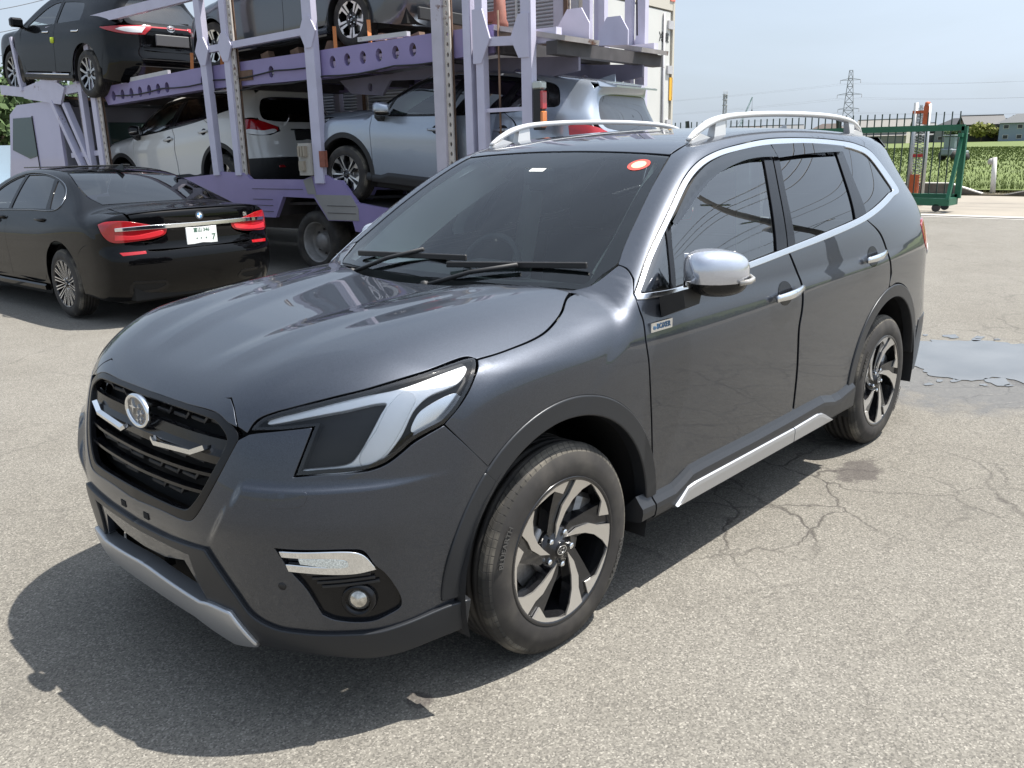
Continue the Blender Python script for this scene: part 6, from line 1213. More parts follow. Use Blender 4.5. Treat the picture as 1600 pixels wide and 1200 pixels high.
    for x0,pr,prR in ((-1.15,df,dfR),(-2.15,dr,drR)):
        m=MB(); m.sweep([(x0-.2*t,float(sh.S(np.array([x0]),np.array([.88]))[0])+.004+.03*math.sin(math.pi*t)**.5,.89) for t in np.linspace(.02,.98,9)],[(-.006,-.012),(.007,-.01),(.007,.012),(-.006,.012)],up=(0,0,1)); K.both('handle',m,P,pr,prR)
    m=MB(); m.box((-.55,.95,1.02),(.12,.19,.13),None,.045); m.bar((-.54,.83,.95),(-.55,.9,.98),.06,.03); K.both('door_mirror',m,P,df,dfR)
    m=MB(); m.sweep([(-.40,.87,.25),(-1.3,.875,.25),(-2.32,.875,.25)],[(-.03,-.05),(.01,-.045),(.012,.0),(-.0,.02)],up=(0,0,1),sm=False); K.both('sill',m,P)
    K.housing([(0,.33,.365),(-2.70,.33,.365)]); m=MB(); m.box((-1.3,0,.22),(3.8,1.4,.08)); m.box((-3.2,0,.35),(.5,1.3,.3)); m.box((-2.7,0,.5),(.7,1,.4)); m.box((0,0,.5),(.7,1,.4)); obj('underbody',m,M_DARK,root)
    for c_,d_,n_ in (((-1.45,.38,.8),(.2,.45,.6),'seat'),((-1.45,-.38,.8),(.2,.45,.6),'seat'),((-2.4,0,.8),(.2,1.1,.55),'rear_seat'),((-.6,0,.88),(.4,1.3,.1),'dashboard')): m=MB(); m.box(c_,d_,None,.04); obj(n_,m,M_TRIM,root)
    for s in (1,-1):
        for cx in (0,-2.70): wheel(root,'twin',(cx,.84*s,.318),s>0,scale=.91,caliper=False,spin=R(36) if cx else R(10))
# ---------------------------------------------------------------- ground materials
def ground_mat():
    m=bpy.data.materials.new('weathered_asphalt'); m.use_nodes=True; t=m.node_tree; b=t.nodes['Principled BSDF']; N=t.nodes.new; K=t.links.new
    tc=N('ShaderNodeTexCoord')
    def noise(sc,det=4,rough=.6,vec=None):
        n=N('ShaderNodeTexNoise'); n.inputs['Scale'].default_value=sc; n.inputs['Detail'].default_value=det; n.inputs['Roughness'].default_value=rough; K(vec or tc.outputs['Object'],n.inputs[0]); return n
    def mr(src,a,b_,c=0,d=1,cl=True):
        r=N('ShaderNodeMapRange'); r.clamp=cl; r.inputs[1].default_value=a; r.inputs[2].default_value=b_; r.inputs[3].default_value=c; r.inputs[4].default_value=d; K(src,r.inputs[0]); return r.outputs[0]
    def mix(fac,c1,c2,mode='MIX'):
        x=N('ShaderNodeMixRGB'); x.blend_type=mode
        if isinstance(fac,(int,float)): x.inputs[0].default_value=fac
        else: K(fac,x.inputs[0])
        for i,c in ((1,c1),(2,c2)):
            if isinstance(c,tuple): x.inputs[i].default_value=c
            else: K(c,x.inputs[i])
        return x.outputs[0]
    def math_(op,a,b_=None):
        x=N('ShaderNodeMath'); x.operation=op
        for i,v in ((0,a),(1,b_)):
            if v is None: continue
            if isinstance(v,(int,float)): x.inputs[i].default_value=v
            else: K(v,x.inputs[i])
        return x.outputs[0]
    # stone grains
    v=N('ShaderNodeTexVoronoi'); v.inputs['Scale'].default_value=185; K(tc.outputs['Object'],v.inputs[0])
    v2=N('ShaderNodeTexVoronoi'); v2.inputs['Scale'].default_value=70; K(tc.outputs['Object'],v2.inputs[0])
    sep=N('ShaderNodeSeparateColor'); K(v.outputs['Color'],sep.inputs[0])
    grain=N('ShaderNodeValToRGB'); e=grain.color_ramp.elements; e[0].position=0; e[0].color=(.100,.094,.084,1); e[1].position=1; e[1].color=(.30,.283,.25,1); x=e.new(.35); x.color=(.155,.146,.128,1); x=e.new(.85); x.color=(.208,.196,.172,1); K(sep.outputs[0],grain.inputs[0])
    big=noise(.35,6,.6); mid=noise(2.3,6,.65)
    c=mix(mr(big.outputs[0],.35,.7),grain.outputs[0],(.83,.82,.80,1),'MULTIPLY'); c=mix(mr(mid.outputs[0],.3,.75,0,.6),c,(.74,.73,.72,1),'MULTIPLY')
    c=mix(mr(v2.outputs['Distance'],0,.5,.35,0),c,(.12,.11,.10,1))
    # cracks: distorted cell borders, only inside the worn zones
    wv=N('ShaderNodeVectorMath'); wv.operation='ADD'; dn=noise(1.6,5,.6); sc=N('ShaderNodeVectorMath'); sc.operation='SCALE'; sc.inputs['Scale'].default_value=.55; K(dn.outputs['Color'],sc.inputs[0]); K(tc.outputs['Object'],wv.inputs[0]); K(sc.outputs[0],wv.inputs[1])
    def cracks(scale,width,zone):
        q=N('ShaderNodeTexVoronoi'); q.feature='DISTANCE_TO_EDGE'; q.inputs['Scale'].default_value=scale; K(wv.outputs[0],q.inputs[0])
        return math_('MULTIPLY',mr(q.outputs['Distance'],0,width,1,0),zone)
    gx=N('ShaderNodeSeparateXYZ'); K(tc.outputs['Object'],gx.inputs[0])
    # worn zone to the rear left of the parked car
    worn=math_('MULTIPLY',mr(gx.outputs[0],1.2,-1.2),mr(gx.outputs[1],-1.5,.8))
    worn=math_('MULTIPLY',worn,mr(noise(.45,4).outputs[0],.38,.60,.15,1))
    ck=math_('MAXIMUM',cracks(.85,.015,math_('MAXIMUM',worn,.4)),cracks(2.3,.028,worn))
    thin=mr(noise(.8,3).outputs[0],.45,.6)
    ck=math_('MULTIPLY',ck,math_('ADD',math_('MULTIPLY',thin,.75),.25))
    c=mix(math_('MULTIPLY',ck,.92),c,(.045,.040,.036,1))
    # old damp stains with soft ragged edges
    def blob(cx,cy,rx,ry,ns=3.,amp=.8):
        a=math_('DIVIDE',math_('SUBTRACT',gx.outputs[0],cx),rx); b_=math_('DIVIDE',math_('SUBTRACT',gx.outputs[1],cy),ry)
        d=math_('ADD',math_('MULTIPLY',a,a),math_('MULTIPLY',b_,b_)); n=noise(ns,6,.65); n2=math_('MULTIPLY',math_('SUBTRACT',n.outputs[0],.5),amp*2.6)
        return mr(math_('ADD',math_('POWER',d,.5),n2),.75,1.05,1,0)
    st=math_('MAXIMUM',blob(-2.16,.99,.19,.12,7,.9),blob(.51,.73,.042,.05,14,.7))
    c=mix(math_('MULTIPLY',st,.62),c,(.035,.028,.028,1))
    spots=mr(noise(1.1,7,.7).outputs[0],.60,.72,0,.30); c=mix(spots,c,(.085,.08,.072,1)); pale=mr(noise(.7,7,.72,wv.outputs[0]).outputs[0],.60,.75,0,.22); c=mix(pale,c,(.33,.31,.27,1))
        # damp ground round the puddle
    damp=blob(-4.55,.85,1.15,.80,2.2,.55); c=mix(math_('MULTIPLY',damp,.62),c,(.062,.060,.058,1))
    K(c,b.inputs['Base Color']); rg=mix(damp,(.92,.92,.92,1),(.42,.42,.42,1)); K(rg,b.inputs['Roughness'])
    b.inputs['Specular IOR Level'].default_value=.35
    h=math_('SUBTRACT',math_('ADD',math_('MULTIPLY',sep.outputs[1],.5),math_('MULTIPLY',mid.outputs[0],.6)),math_('MULTIPLY',ck,1.5))
    bm=N('ShaderNodeBump'); bm.inputs['Strength'].default_value=.55; bm.inputs['Distance'].default_value=.006; K(h,bm.inputs['Height']); K(bm.outputs[0],b.inputs['Normal'])
    return m
def sheet(name,pts,z,m,thick=None,**kw):
    mb=MB(); 
    if thick: mb.prism(pts,z-thick,z)
    else: mb.add([(x,y,z) for x,y in pts],_tri(pts))
    return obj(name,mb,m,**kw)
earth=mat('far_earth',(.16,.15,.09),.95,noise=.3,nscale=.05)
sheet('ground',[(-3000,-3000),(1500,-3000),(1500,3000),(-3000,3000)],-.06,earth,kind='structure')
sheet('yard',[(-18.3,-60),(60,-60),(60,60),(-18.3,60)],0,ground_mat(),kind='structure')
conc=mat('old_concrete',(.225,.20,.165),.9,noise=.14,nscale=.9,bump=.3,bscale=40)
sheet('road',[(-25.6,-80),(-18.3,-80),(-18.3,80),(-25.6,80)],-.02,conc,kind='structure')
sheet('drain_strip',[(-18.3,-60),(-17.55,-60),(-17.55,60),(-18.3,60)],.004,mat('pale_concrete',(.33,.315,.29),.85,noise=.12,nscale=3),kind='structure')
m=MB(); m.box((-17.75,0,.006),(.06,60,.02)); obj('gate_track',m,mat('rail_steel',(.12,.11,.10),.5,.7),kind='structure')
wat=mat('puddle_water',(.10,.10,.098),.03,spec=1.0,noise=.3,nscale=2); pp=[(-5.62,.62),(-5.35,.20),(-4.95,.18),(-4.62,.42),(-4.30,.62),(-4.30,.86),(-4.48,1.02),(-4.42,1.30),(-4.75,1.52),(-5.15,1.55),(-5.55,1.35),(-5.75,1.0)]
g=np.random.default_rng(12); cp=curve(pp,(),True,.035); ph=np.linspace(0,2*np.pi,len(cp)); cc=cp.mean(0)
jit=1+.035*np.sin(ph*7+1)+.03*np.sin(ph*13+2)+.022*np.sin(ph*29)+.02*np.sin(ph*47+3)+.012*g.normal(size=len(cp))
mb=MB(); q_=[tuple(p) for p in cc+(cp-cc)*jit[:,None]]; mb.add([(x,y,.0045) for x,y in q_],_tri(q_))
for k in range(26):
    a=g.random()*6.28; i=int(g.random()*len(cp)); c0=cc+(cp[i]-cc)*(1.05+.30*g.random()); r=.02+.07*g.random()**2; q_=[(c0[0]+r*(1.4+.5*math.sin(3*t+a))*math.cos(t),c0[1]+r*(1+.3*math.sin(2*t+a))*math.sin(t)) for t in np.linspace(0,6.28,17)[:-1]]; mb.add([(x,y,.0045) for x,y in q_],_tri(q_))
obj('puddle',mb,wat,kind='structure')
# rice field: a raised sheet of soil with rows of young plants
sheet('rice_field',[(-330,-330),(-26.5,-330),(-26.5,200),(-330,200)],.10,mat('rice_green',(.088,.118,.024),.9,noise=.22,nscale=.25,bump=.6,bscale=8),kind='structure')
rng=np.random.default_rng(3); V=[];F=[]
for k in range(60000):
    d=4.5*rng.random()**2.2*26; x=-26.9-d; y=-34+60*rng.random()-d*.5; h=.05+.12*rng.random()*(1 if d>1.0 else 1.8); a=rng.random()*6.28; w=.011+.0011*d; k0=len(V)
    dx,dy=w*math.cos(a),w*math.sin(a); lx,ly=.12*(rng.random()-.5),.12*(rng.random()-.5)
    V+=[(x-dx,y-dy,.09),(x+dx,y+dy,.09),(x+lx,y+ly,.1+h)]; F.append((k0,k0+1,k0+2))
mr_=mat('rice_blade',(.088,.118,.025),.9,noise=.22,nscale=.35); obj('rice_plants',MB().add(V,F),mr_,kind='stuff')
V=[];F=[]
for k in range(7000):
    x=-25.75-.75*rng.random(); y=-40+70*rng.random(); h=(.03+.10*rng.random()); a=rng.random()*6.28; w=.02; k0=len(V)
    V+=[(x-w*math.cos(a),y-w*math.sin(a),-.03),(x+w*math.cos(a),y+w*math.sin(a),-.03),(x+.1*(rng.random()-.5),y+.1*(rng.random()-.5),-.03+h+.06)]; F.append((k0,k0+1,k0+2))
obj('verge_grass',MB().add(V,F),mat('dry_grass',(.11,.105,.04),.9,noise=.4,nscale=2),kind='stuff')
sheet('verge',[(-26.5,-80),(-25.6,-80),(-25.6,80),(-26.5,80)],.02,mat('soil',(.09,.075,.05),.95,noise=.25,nscale=4,bump=.5,bscale=20),thick=.1,kind='structure')
# kerb walls of the field entrance
for nm,lab,pts in (('field_kerb','low concrete kerb sloping down beside the green gate',[(-7.6,.30),(-5.75,.30),(-4.85,.02),(-7.6,.0)]),('field_kerb','low concrete kerb rising at the right edge behind the white post',[(-4.3,.0),(-3.3,.22),(-1.2,.30),(-1.2,0)])):
    mb=MB(); MXk=Matrix(((0,0,1,-25.75),(1,0,0,0),(0,1,0,0),(0,0,0,1))); mb.prism(pts,-.11,.11,MXk); t=obj(nm,mb,mat('kerb_dark',(.10,.09,.075),.9,noise=.3,nscale=4),label=lab,cat='kerb',group='kerbs at the field edge')
    mb=MB(); q=pts if pts[0][1]>.2 else pts
    top=pts[:3] if pts[0][1]>.2 else pts[:3]
    for a,b in zip(top[:-1],top[1:]): mb.bar((-25.75,a[0],a[1]+.012),(-25.75,b[0],b[1]+.012),.24,.03)
    obj('coping',mb,mat('kerb_pale',(.50,.48,.44),.8,noise=.1,nscale=6),t)
# far embankment
m=MB(); MXe=Matrix(((0,0,1,0),(1,0,0,0),(0,1,0,0),(0,0,0,1)))
m.prism([(-330,-.1),(220,-.1),(220,1.0),(-330,1.0)],-335,-331,MXe); obj('embankment',m,mat('embank',(.21,.19,.155),.95,noise=.25,nscale=.06),kind='structure')
m=MB()
for z in (.95,1.35): m.box((-330.6,-55,z),(.2,520,.14))
for y in range(-300,200,6): m.box((-330.6,y,1.0),(.18,.18,.9))
obj('roadside_rail',m,mat('rail_far',(.40,.38,.36),.8),label='long low guard rail along the far side of the rice field',cat='guard rail')
# ---------------------------------------------------------------- houses
HW=[mat('wall_cream',(.42,.40,.35),.9),mat('wall_grey',(.24,.25,.26),.9),mat('wall_brown',(.17,.13,.10),.9),mat('wall_white',(.55,.54,.52),.9),mat('wall_blue',(.22,.27,.33),.9)]
HR=[mat('tile_black',(.035,.036,.04),.6),mat('tile_grey',(.09,.095,.10),.6),mat('tile_brown',(.075,.055,.045),.6),mat('tile_blue',(.06,.08,.10),.6),mat('tile_pale',(.20,.19,.175),.7)]
M_PANE=mat('house_pane',(.03,.035,.04),.15)
def house(u,D,w,h,wi,ri,label,kind='gable',rz=None,dep=8,z0=0):
    """u = bearing in degrees from the yard"""
    a=R(u); x=1.975+D*math.cos(a); y=2.51+D*math.sin(a)
    t=thing('house',label,'house',(x,y,z0),a-math.pi/2+ (rz or 0),'houses beyond the rice field')
    hw=w/2; hd=dep/2; e=.7
    m=MB(); m.box((0,0,h/2),(w,dep,h)); 
    if kind=='gable': m.add([(-hw,-hd,h),(-hw,hd,h),(-hw,0,h+dep*.25),(hw,-hd,h),(hw,hd,h),(hw,0,h+dep*.25)],[(0,2,1),(3,4,5)])
    obj('wall',m,HW[wi],t); r=MB(); rh=dep*.27+.25
    if kind=='gable':
        for s in (-1,1): r.add([(-hw-e,s*(hd+e),h-.35),(hw+e,s*(hd+e),h-.35),(hw+e,0,h+rh),(-hw-e,0,h+rh),(-hw-e,s*(hd+e),h-.1),(hw+e,s*(hd+e),h-.1),(hw+e,0,h+rh+.25),(-hw-e,0,h+rh+.25)],[(0,1,2,3),(7,6,5,4),(0,4,5,1),(1,5,6,2),(3,7,4,0),(2,6,7,3)])
        r.box((0,0,h+rh+.2),(w+1.2,.5,.35))
    else:
        k=max(hw-hd*.9,.4); r.add([(-hw-e,-hd-e,h-.2),(hw+e,-hd-e,h-.2),(hw+e,hd+e,h-.2),(-hw-e,hd+e,h-.2),(-k,0,h+rh),(k,0,h+rh)],[(0,1,5,4),(1,2,5),(2,3,4,5),(3,0,4),(3,2,1,0)])
    obj('roof',r,HR[ri],t)
    n=max(2,int(w/3.2))
    for lv in ([1.3] if h<4.2 else [1.3,4.2]):
        for k in range(n):
            wx=-hw+w*(k+.5)/n; f=MB(); f.box((wx,-hd-.03,lv+.1),(1.5,.10,1.2)); wn=obj('window',f,HW[3],t); p=MB(); p.box((wx,-hd-.09,lv+.1),(1.25,.05,.98)); obj('pane',p,M_PANE,wn)
    if kind=='gable' and w>9:
        b=MB(); b.add([(-hw-.3,-hd-2.0,2.5),(hw+.3,-hd-2.0,2.5),(hw+.3,-hd,3.3),(-hw-.3,-hd,3.3)],[(0,1,2,3)]); b.box((0,-hd-1.0,1.2),(w*.9,1.6,2.4)); obj('porch_roof',b,HR[ri],t)
    return t
def brg(u): return 222.95-math.degrees(math.atan((u-800)/1365.))
HS=[(1090,330,13,4.0,1,1,'small grey house with dark gable roof seen under the near roof rail','gable'),
 (1160,345,11,4.4,3,2,'white walled house with brown roof behind the near roof rail','gable'),(1215,350,14,4.6,2,1,'long brown walled house seen through the roof rail','gable'),
 (1285,340,12,4.8,0,2,'cream house with brown roof just right of the tall pylon foot','hip'),
 (1368,318,15,5.0,0,4,'cream house with broad pale gable roof left of the orange barrier','gable'),
 (1412,335,13,3.8,1,1,'low grey house half hidden behind the steel barrier posts','gable'),
 (1487,330,14,5.2,1,0,'dark roofed house standing above the end of the green gate','hip'),
 (1514,322,11,5.4,2,0,'brown walled house with black roof right of the gate top','gable'),
 (1534,335,16,4.4,1,1,'long dark house behind the yellow green garden tree','gable'),
 (1560,345,14,4.6,2,0,'low brown house beside the white walled two storey house','gable'),
 (1577,312,11,5.6,4,1,'two storey blue grey house with pale hip roof at the right','hip'),
 (1598,330,13,5.2,1,0,'grey house with black roof cut by the right picture edge','gable')]
for (u,D,w,h,wi,ri,lab,kd) in HS: house(brg(u),D,w,h,wi,ri,lab,kd,rz=R(RNG.uniform(-25,25)))
# ---------------------------------------------------------------- trees
def tree(loc,h,r,m,label,cat='tree',group=None,n=900,trunk=True,leaf=.16,seed=0,flat=.8):
    g=np.random.default_rng(seed); t=thing('tree',label,cat,loc,g.random()*6,group)
    if trunk:
        b=MB(); b.tube([(0,0,0),(.05*r,0,h*.3),(0,.08*r,h*.62)],.1,7,rr=[.045*h,.032*h,.015*h])
        for k in range(5):
            a=k*1.26+g.random(); b.tube([(0,0,h*(.28+.06*k)),(r*.4*math.cos(a),r*.4*math.sin(a),h*(.45+.07*k)),(r*.7*math.cos(a),r*.7*math.sin(a),h*(.55+.07*k))],.02*h,5,rr=[.018*h,.012*h,.004*h])
        obj('trunk',b,mat('bark',(.09,.07,.05),.95),t)
    cl=[(r*.62*math.cos(a)*q,r*.62*math.sin(a)*q,h*(.58+.30*(g.random()-.45)),r*(.34+.25*g.random())) for a,q in zip(g.random(13)*6.28,g.random(13)**.5)]
    V=[];F=[]
    for k in range(n):
        cx,cy,cz,cr=cl[int(g.random()*13)]; d=g.normal(size=3); d/=np.linalg.norm(d); q=cr*(.55+.5*g.random()**.5); p=np.array([cx,cy,cz])+d*q*np.array([1,1,flat])
        a=g.normal(size=3); a/=np.linalg.norm(a); b_=np.cross(a,d+.3*g.normal(size=3)); b_/=max(np.linalg.norm(b_),1e-3); s=leaf*(.6+.8*g.random()); k0=len(V)
        V+=[p-a*s,p+b_*s*.6,p+a*s,p-b_*s*.6]; F.append((k0,k0+1,k0+2,k0+3))
    obj('crown',MB().add(V,F),m,t); return t
LG=[mat('leaf_dark',(.035,.065,.022),.8,noise=.4,nscale=1.2),mat('leaf_mid',(.06,.10,.03),.8,noise=.4,nscale=1.2),mat('leaf_yellow',(.17,.18,.035),.8,noise=.35,nscale=.8),mat('leaf_grey',(.09,.11,.06),.8,noise=.3,nscale=.8)]
def at(u,D,z=0): a=R(brg(u)); return (1.975+D*math.cos(a),2.51+D*math.sin(a),z)
tree(at(1516,312),6.2,3.6,LG[2],'yellow green garden tree in front of the dark far houses','tree','trees among the far houses',500,leaf=.55,seed=1)
tree(at(1537,315),4.6,2.6,LG[2],'smaller yellow green tree right of the larger one','tree','trees among the far houses',360,leaf=.5,seed=2)
tree(at(1473,316),4.4,2.6,LG[1],'green garden tree seen between the gate bars','tree','trees among the far houses',360,leaf=.5,seed=3)
tree(at(1345,318),3.4,2.4,LG[3],'grey green bush at the foot of the pale gabled house','tree','trees among the far houses',300,leaf=.5,seed=4)
# hedge, trees and chain link fence at the left behind the carrier
for k,(u,D,h,r,mi,lab) in enumerate(((-75,42,6.5,3.4,0,'dark tree at the left edge above the chain link fence'),(-8,46,6.0,3.3,0,'dark evergreen tree left of the truck cab'),(18,44,5.2,2.8,1,'mid green tree touching the cab roof'),(58,52,6.6,3.8,0,'dark tree standing behind the truck cab'),(110,54,5.8,3.4,1,'green tree behind the cab rear window'),(-150,40,7,3.8,1,'broad green tree beyond the left picture edge'))):
    tree(at(u,D),h,r,LG[mi],lab,'tree','trees along the left boundary',1500,leaf=.20,seed=20+k)
V=[];F=[]; g=np.random.default_rng(9)
for k in range(5200):
    s=g.random(); u=-160+330*s; p=np.array(at(u,39+1.4*g.random(),0)); p[2]=.15+1.75*g.random()**.7; a=g.normal(size=3); a/=np.linalg.norm(a); b_=np.cross(a,g.normal(size=3)); b_/=np.linalg.norm(b_); q=.12; k0=len(V); V+=[p-a*q,p+b_*q*.6,p+a*q,p-b_*q*.6]; F.append((k0,k0+1,k0+2,k0+3))
obj('hedge',MB().add(V,F),mat('hedge_yellow',(.15,.15,.045),.85,noise=.45,nscale=.9),label='yellowish hedge running behind the chain link fence on the left',cat='hedge')
ft=thing('chain_link_fence','grey chain link fence with posts in front of the yellowish hedge','fence',(0,0,0))
A=np.array(at(-170,37)); B_=np.array(at(150,37)); L_=np.linalg.norm(B_-A); dd=(B_-A)/L_
for k in range(9): m=MB(); p=A+dd*L_*k/8; m.tube([tuple(p),tuple(p+np.array([0,0,1.9]))],.03,6); obj('post',m,mat('galvanised',(.42,.43,.43),.5,.6),ft)
m=MB()
for z in (1.88,.06): m.tube([tuple(A+np.array([0,0,z])),tuple(B_+np.array([0,0,z]))],.02,5)
obj('rail',m,MATS['galvanised'],ft)
m=MB(); st=.11
for k in range(int(L_/st)):
    for s in (1,-1):
        a=A+dd*k*st; b=a+dd*s*1.8
        if 0<=(b-A)@dd<=L_: m.bar(tuple(a+np.array([0,0,.06])),tuple(b+np.array([0,0,1.86])),.008,.008)
o=obj('mesh',m,MATS['galvanised'],ft,kind='stuff')
# ---------------------------------------------------------------- pylons, tower, crane, lines
M_STEEL=mat('lattice_steel',(.30,.32,.34),.7,.3)
def lattice(mb,h,w0,w1,n,r):
    for i in range(n):
        z0,z1=h*i/n,h*(i+1)/n; a,b=w0+(w1-w0)*i/n,w0+(w1-w0)*(i+1)/n
        c0=[(-a,-a,z0),(a,-a,z0),(a,a,z0),(-a,a,z0)]; c1=[(-b,-b,z1),(b,-b,z1),(b,b,z1),(-b,b,z1)]
        for k in range(4):
            mb.bar(c0[k],c1[k],r*1.5); mb.bar(c0[k],c1[(k+1)%4],r); mb.bar(c0[(k+1)%4],c1[k],r); mb.bar(c1[k],c1[(k+1)%4],r)
def pylon(u,D,h,w,label,arms,rz,r=.22):
    t=thing('pylon',label,'pylon',at(u,D),rz,'transmission pylons beyond the houses'); m=MB(); lattice(m,h,w,w*.22,9,r); obj('tower',m,M_STEEL,t)
    for z,l in arms:
        m=MB()
        for s in (1,-1):
            for y in (-.6,.6): m.bar((0,y,z+1.3),(s*l,0,z),r); m.bar((0,y,z),(s*l,0,z),r)
        a=obj('cross_arm',m,M_STEEL,t); m=MB()
        for s in (1,-1): m.tube([(s*l,0,z),(s*l,0,z-2.0)],.12,5)
        obj('insulator',m,mat('insulator',(.25,.2,.18),.4),a)
    return t
DIR=R(brg(1313))-math.pi/2
p1=pylon(1312,640,45,4.6,'tall lattice pylon with three arms standing in the middle of the sky',((39,6.2),(30,7.5),(21,6.5)),DIR)
p2=pylon(1421,1150,38,4.2,'small distant pylon seen above the gate between the barrier posts',((34,5),(27,6),(20,5)),DIR,.3)
m=MB(); t=thing('radio_tower','slender lattice radio tower with antennas left of the crane','tower',at(1127,700),.3); lattice(m,36,1.7,.9,12,.20); obj('mast',m,M_STEEL,t)
m=MB()
for z in (28,32,35.5): m.lathe([(1.9,z),(2.1,z+.3),(1.9,z+.6)],12,'z',sm=False)
for a in range(6): m.tube([(1.5*math.cos(a),1.5*math.sin(a),33),(1.5*math.cos(a),1.5*math.sin(a),39)],.12,5)
obj('antenna_ring',m,M_STEEL,t)
t=thing('crane','pale green crawler crane with raised lattice jib beside the radio tower','crane',at(1140,560),R(brg(1140))-math.pi/2); G_=mat('crane_green',(.12,.30,.26),.6)
m=MB(); m.box((0,0,2.2),(5,3.5,2.6),None,.3); m.box((0,0,.6),(6,4,1.0),None,.3); obj('body',m,mat('crane_red',(.35,.10,.07),.6),t)
m=MB(); A0=Vector((1,0,3)); B0=Vector((10.5,0,27)); 
for s in (-.5,.5):
    for q in (-.5,.5): m.bar(A0+Vector((q,s,0)),B0+Vector((q*.4,s*.4,0)),.18)
for k in range(14): a=A0.lerp(B0,k/14); b=A0.lerp(B0,(k+1)/14); m.bar(a+Vector((-.5,0,0)),b+Vector((.4,0,0)),.12); m.bar(a+Vector((.5,0,0)),b+Vector((-.4,0,0)),.12)
obj('jib',m,G_,t); m=MB(); m.tube([(-1.5,0,6),(5,0,15),tuple(B0)],.07,4); m.tube([tuple(B0),(10.6,0,20)],.07,4); m.box((10.6,0,19.6),(.6,.4,1.0)); obj('cable',m,mat('cable_dark',(.03,.03,.03),.7),t)
def wire(name,a,b,sag,r,label,m=None,group=None,seg=24):
    a=Vector(a); b=Vector(b); pts=[a.lerp(b,k/seg)-Vector((0,0,sag*4*(k/seg)*(1-k/seg))) for k in range(seg+1)]; mb=MB(); mb.tube(pts,r,4,sm=False)
    return obj(name,mb,m or mat('wire_grey',(.12,.12,.13),.7),label=label,cat='cable',group=group)
pb=Vector(at(1312,640)); rx=Vector((math.cos(DIR),math.sin(DIR),0))
for z,l,nm in ((37,6.2,'top'),(28,7.5,'middle'),(19,6.5,'lowest')):
    for s in (1,-1):
        c=pb+rx*s*l+Vector((0,0,z)); side=Vector(at(2300,600))+Vector((0,0,z+4)); other=Vector(at(500,760))+Vector((0,0,z-4))
        wire('power_line',c,side+rx*s*l,7,.028,f'{nm} power line from the {"right" if s>0 else "left"} arm of the tall pylon, running right',group='power lines of the tall pylon'); wire('power_line',c,other+rx*s*l,7,.028,f'{nm} power line from the {"right" if s>0 else "left"} arm of the tall pylon, running left',group='power lines of the tall pylon')
# lines crossing the top left corner
for k,(v0,v1,D) in enumerate(((30,5,40),(62,30,40),(95,58,44),(118,92,44))):
    a0=at(-140,D,0); b0=at(140,D,0); zz=lambda v,D: 1.593+D*((600-v)/1365*math.cos(R(15.16))-math.sin(R(15.16)))/(math.cos(R(15.16))+(600-v)/1365*math.sin(R(15.16)))+.022*25
    wire('overhead_line',(a0[0],a0[1],zz(v0,D)),(b0[0],b0[1],zz(v1,D)),.3,.012,['highest','second','third','lowest'][k]+' overhead line in the top left corner of the sky',group='overhead lines at the left')
# ---------------------------------------------------------------- sliding gate and pickets
GG=mat('gate_green',(.012,.10,.055),.45,noise=.15,nscale=6); GD=mat('picket_dark',(.012,.030,.024),.5)
gt=thing('sliding_gate','dark green steel sliding gate with slanted end brace on rollers','gate',(-19.2,-3.7,0))
m=MB(); y0,y1=0,-9.6
for z in (.30,1.80): m.box((-.30,(y0+y1)/2,z),(.09,y1-y0,.13))
for y in (0,-2.6,-5.2,-7.8,-9.6): m.box((-.30,y-.0,1.05),(.09,.12,1.55))
obj('frame',m,GG,gt)
m=MB(); m.box((.30,(y0+y1)/2,.22),(.07,-(y1-y0),.16)); m.box((0,-.04,.22),(.62,.10,.16)); obj('base_rail',m,GG,gt)
m=MB(); m.bar((.30,-.03,.25),(-.26,-.03,1.62),.09,.07,up=(0,1,0)); m.box((-.2,-.03,1.64),(.2,.09,.08)); obj('brace',m,GG,gt)
k=0
bm=MB(); bm.box((0,0,0),(.022,.022,1.85)); bme=bm.mesh('gate_bar'); bme.materials.append(GD)
for i in range(56): share('bar',bme,gt,loc=(-.30,-.17*i-.12,1.22))
rm=MB(); rm.lathe([(0,-.035),(.085,-.035),(.085,.035),(0,.035)][::-1],14,'x',sm=False); rme=rm.mesh('roller'); rme.materials.append(mat('roller_dark',(.05,.05,.05),.6,.4))
for y in (-.25,-4.5,-9): share('roller',rme,gt,loc=(.30,y,.09)); share('roller',rme,gt,loc=(-.30,y,.09))
# barrier posts with orange arm
bt=thing('barrier_post','pair of galvanised posts with wire mesh between and an orange head','barrier',(-21,-5.2,0)); M_OR=mat('faded_orange',(.45,.10,.035),.6,noise=.2,nscale=8)
for y,z in ((-.10,2.42),(.24,2.38)): m=MB(); m.tube([(0,y,0),(0,y*.9,z)],.055,8); obj('post',m,MATS['galvanised'],bt)
m=MB()
for k in range(26):
    z=.45+.065*k; m.bar((0,-.06,z),(0,.20,z+.10),.012); m.bar((0,-.06,z+.10),(0,.20,z),.012)
obj('mesh',m,MATS['galvanised'],bt,kind='stuff')
m=MB(); m.box((0,.17,2.12),(.13,.12,.42)); m.box((0,.02,2.20),(.10,.34,.07)); m.lathe([(0,.1),(.06,.08),(.07,0),(.05,-.02)][::-1],8,'z',c=(0,.17,2.34)); obj('head',m,M_OR,bt)
m=MB(); m.box((.05,.05,.42),(.16,.18,.62)); obj('motor_box',m,M_OR,bt)
m=MB(); m.box((0,.08,1.18),(.06,.30,.07)); obj('warning_band',m,mat('band_red',(.4,.03,.03),.5),bt)
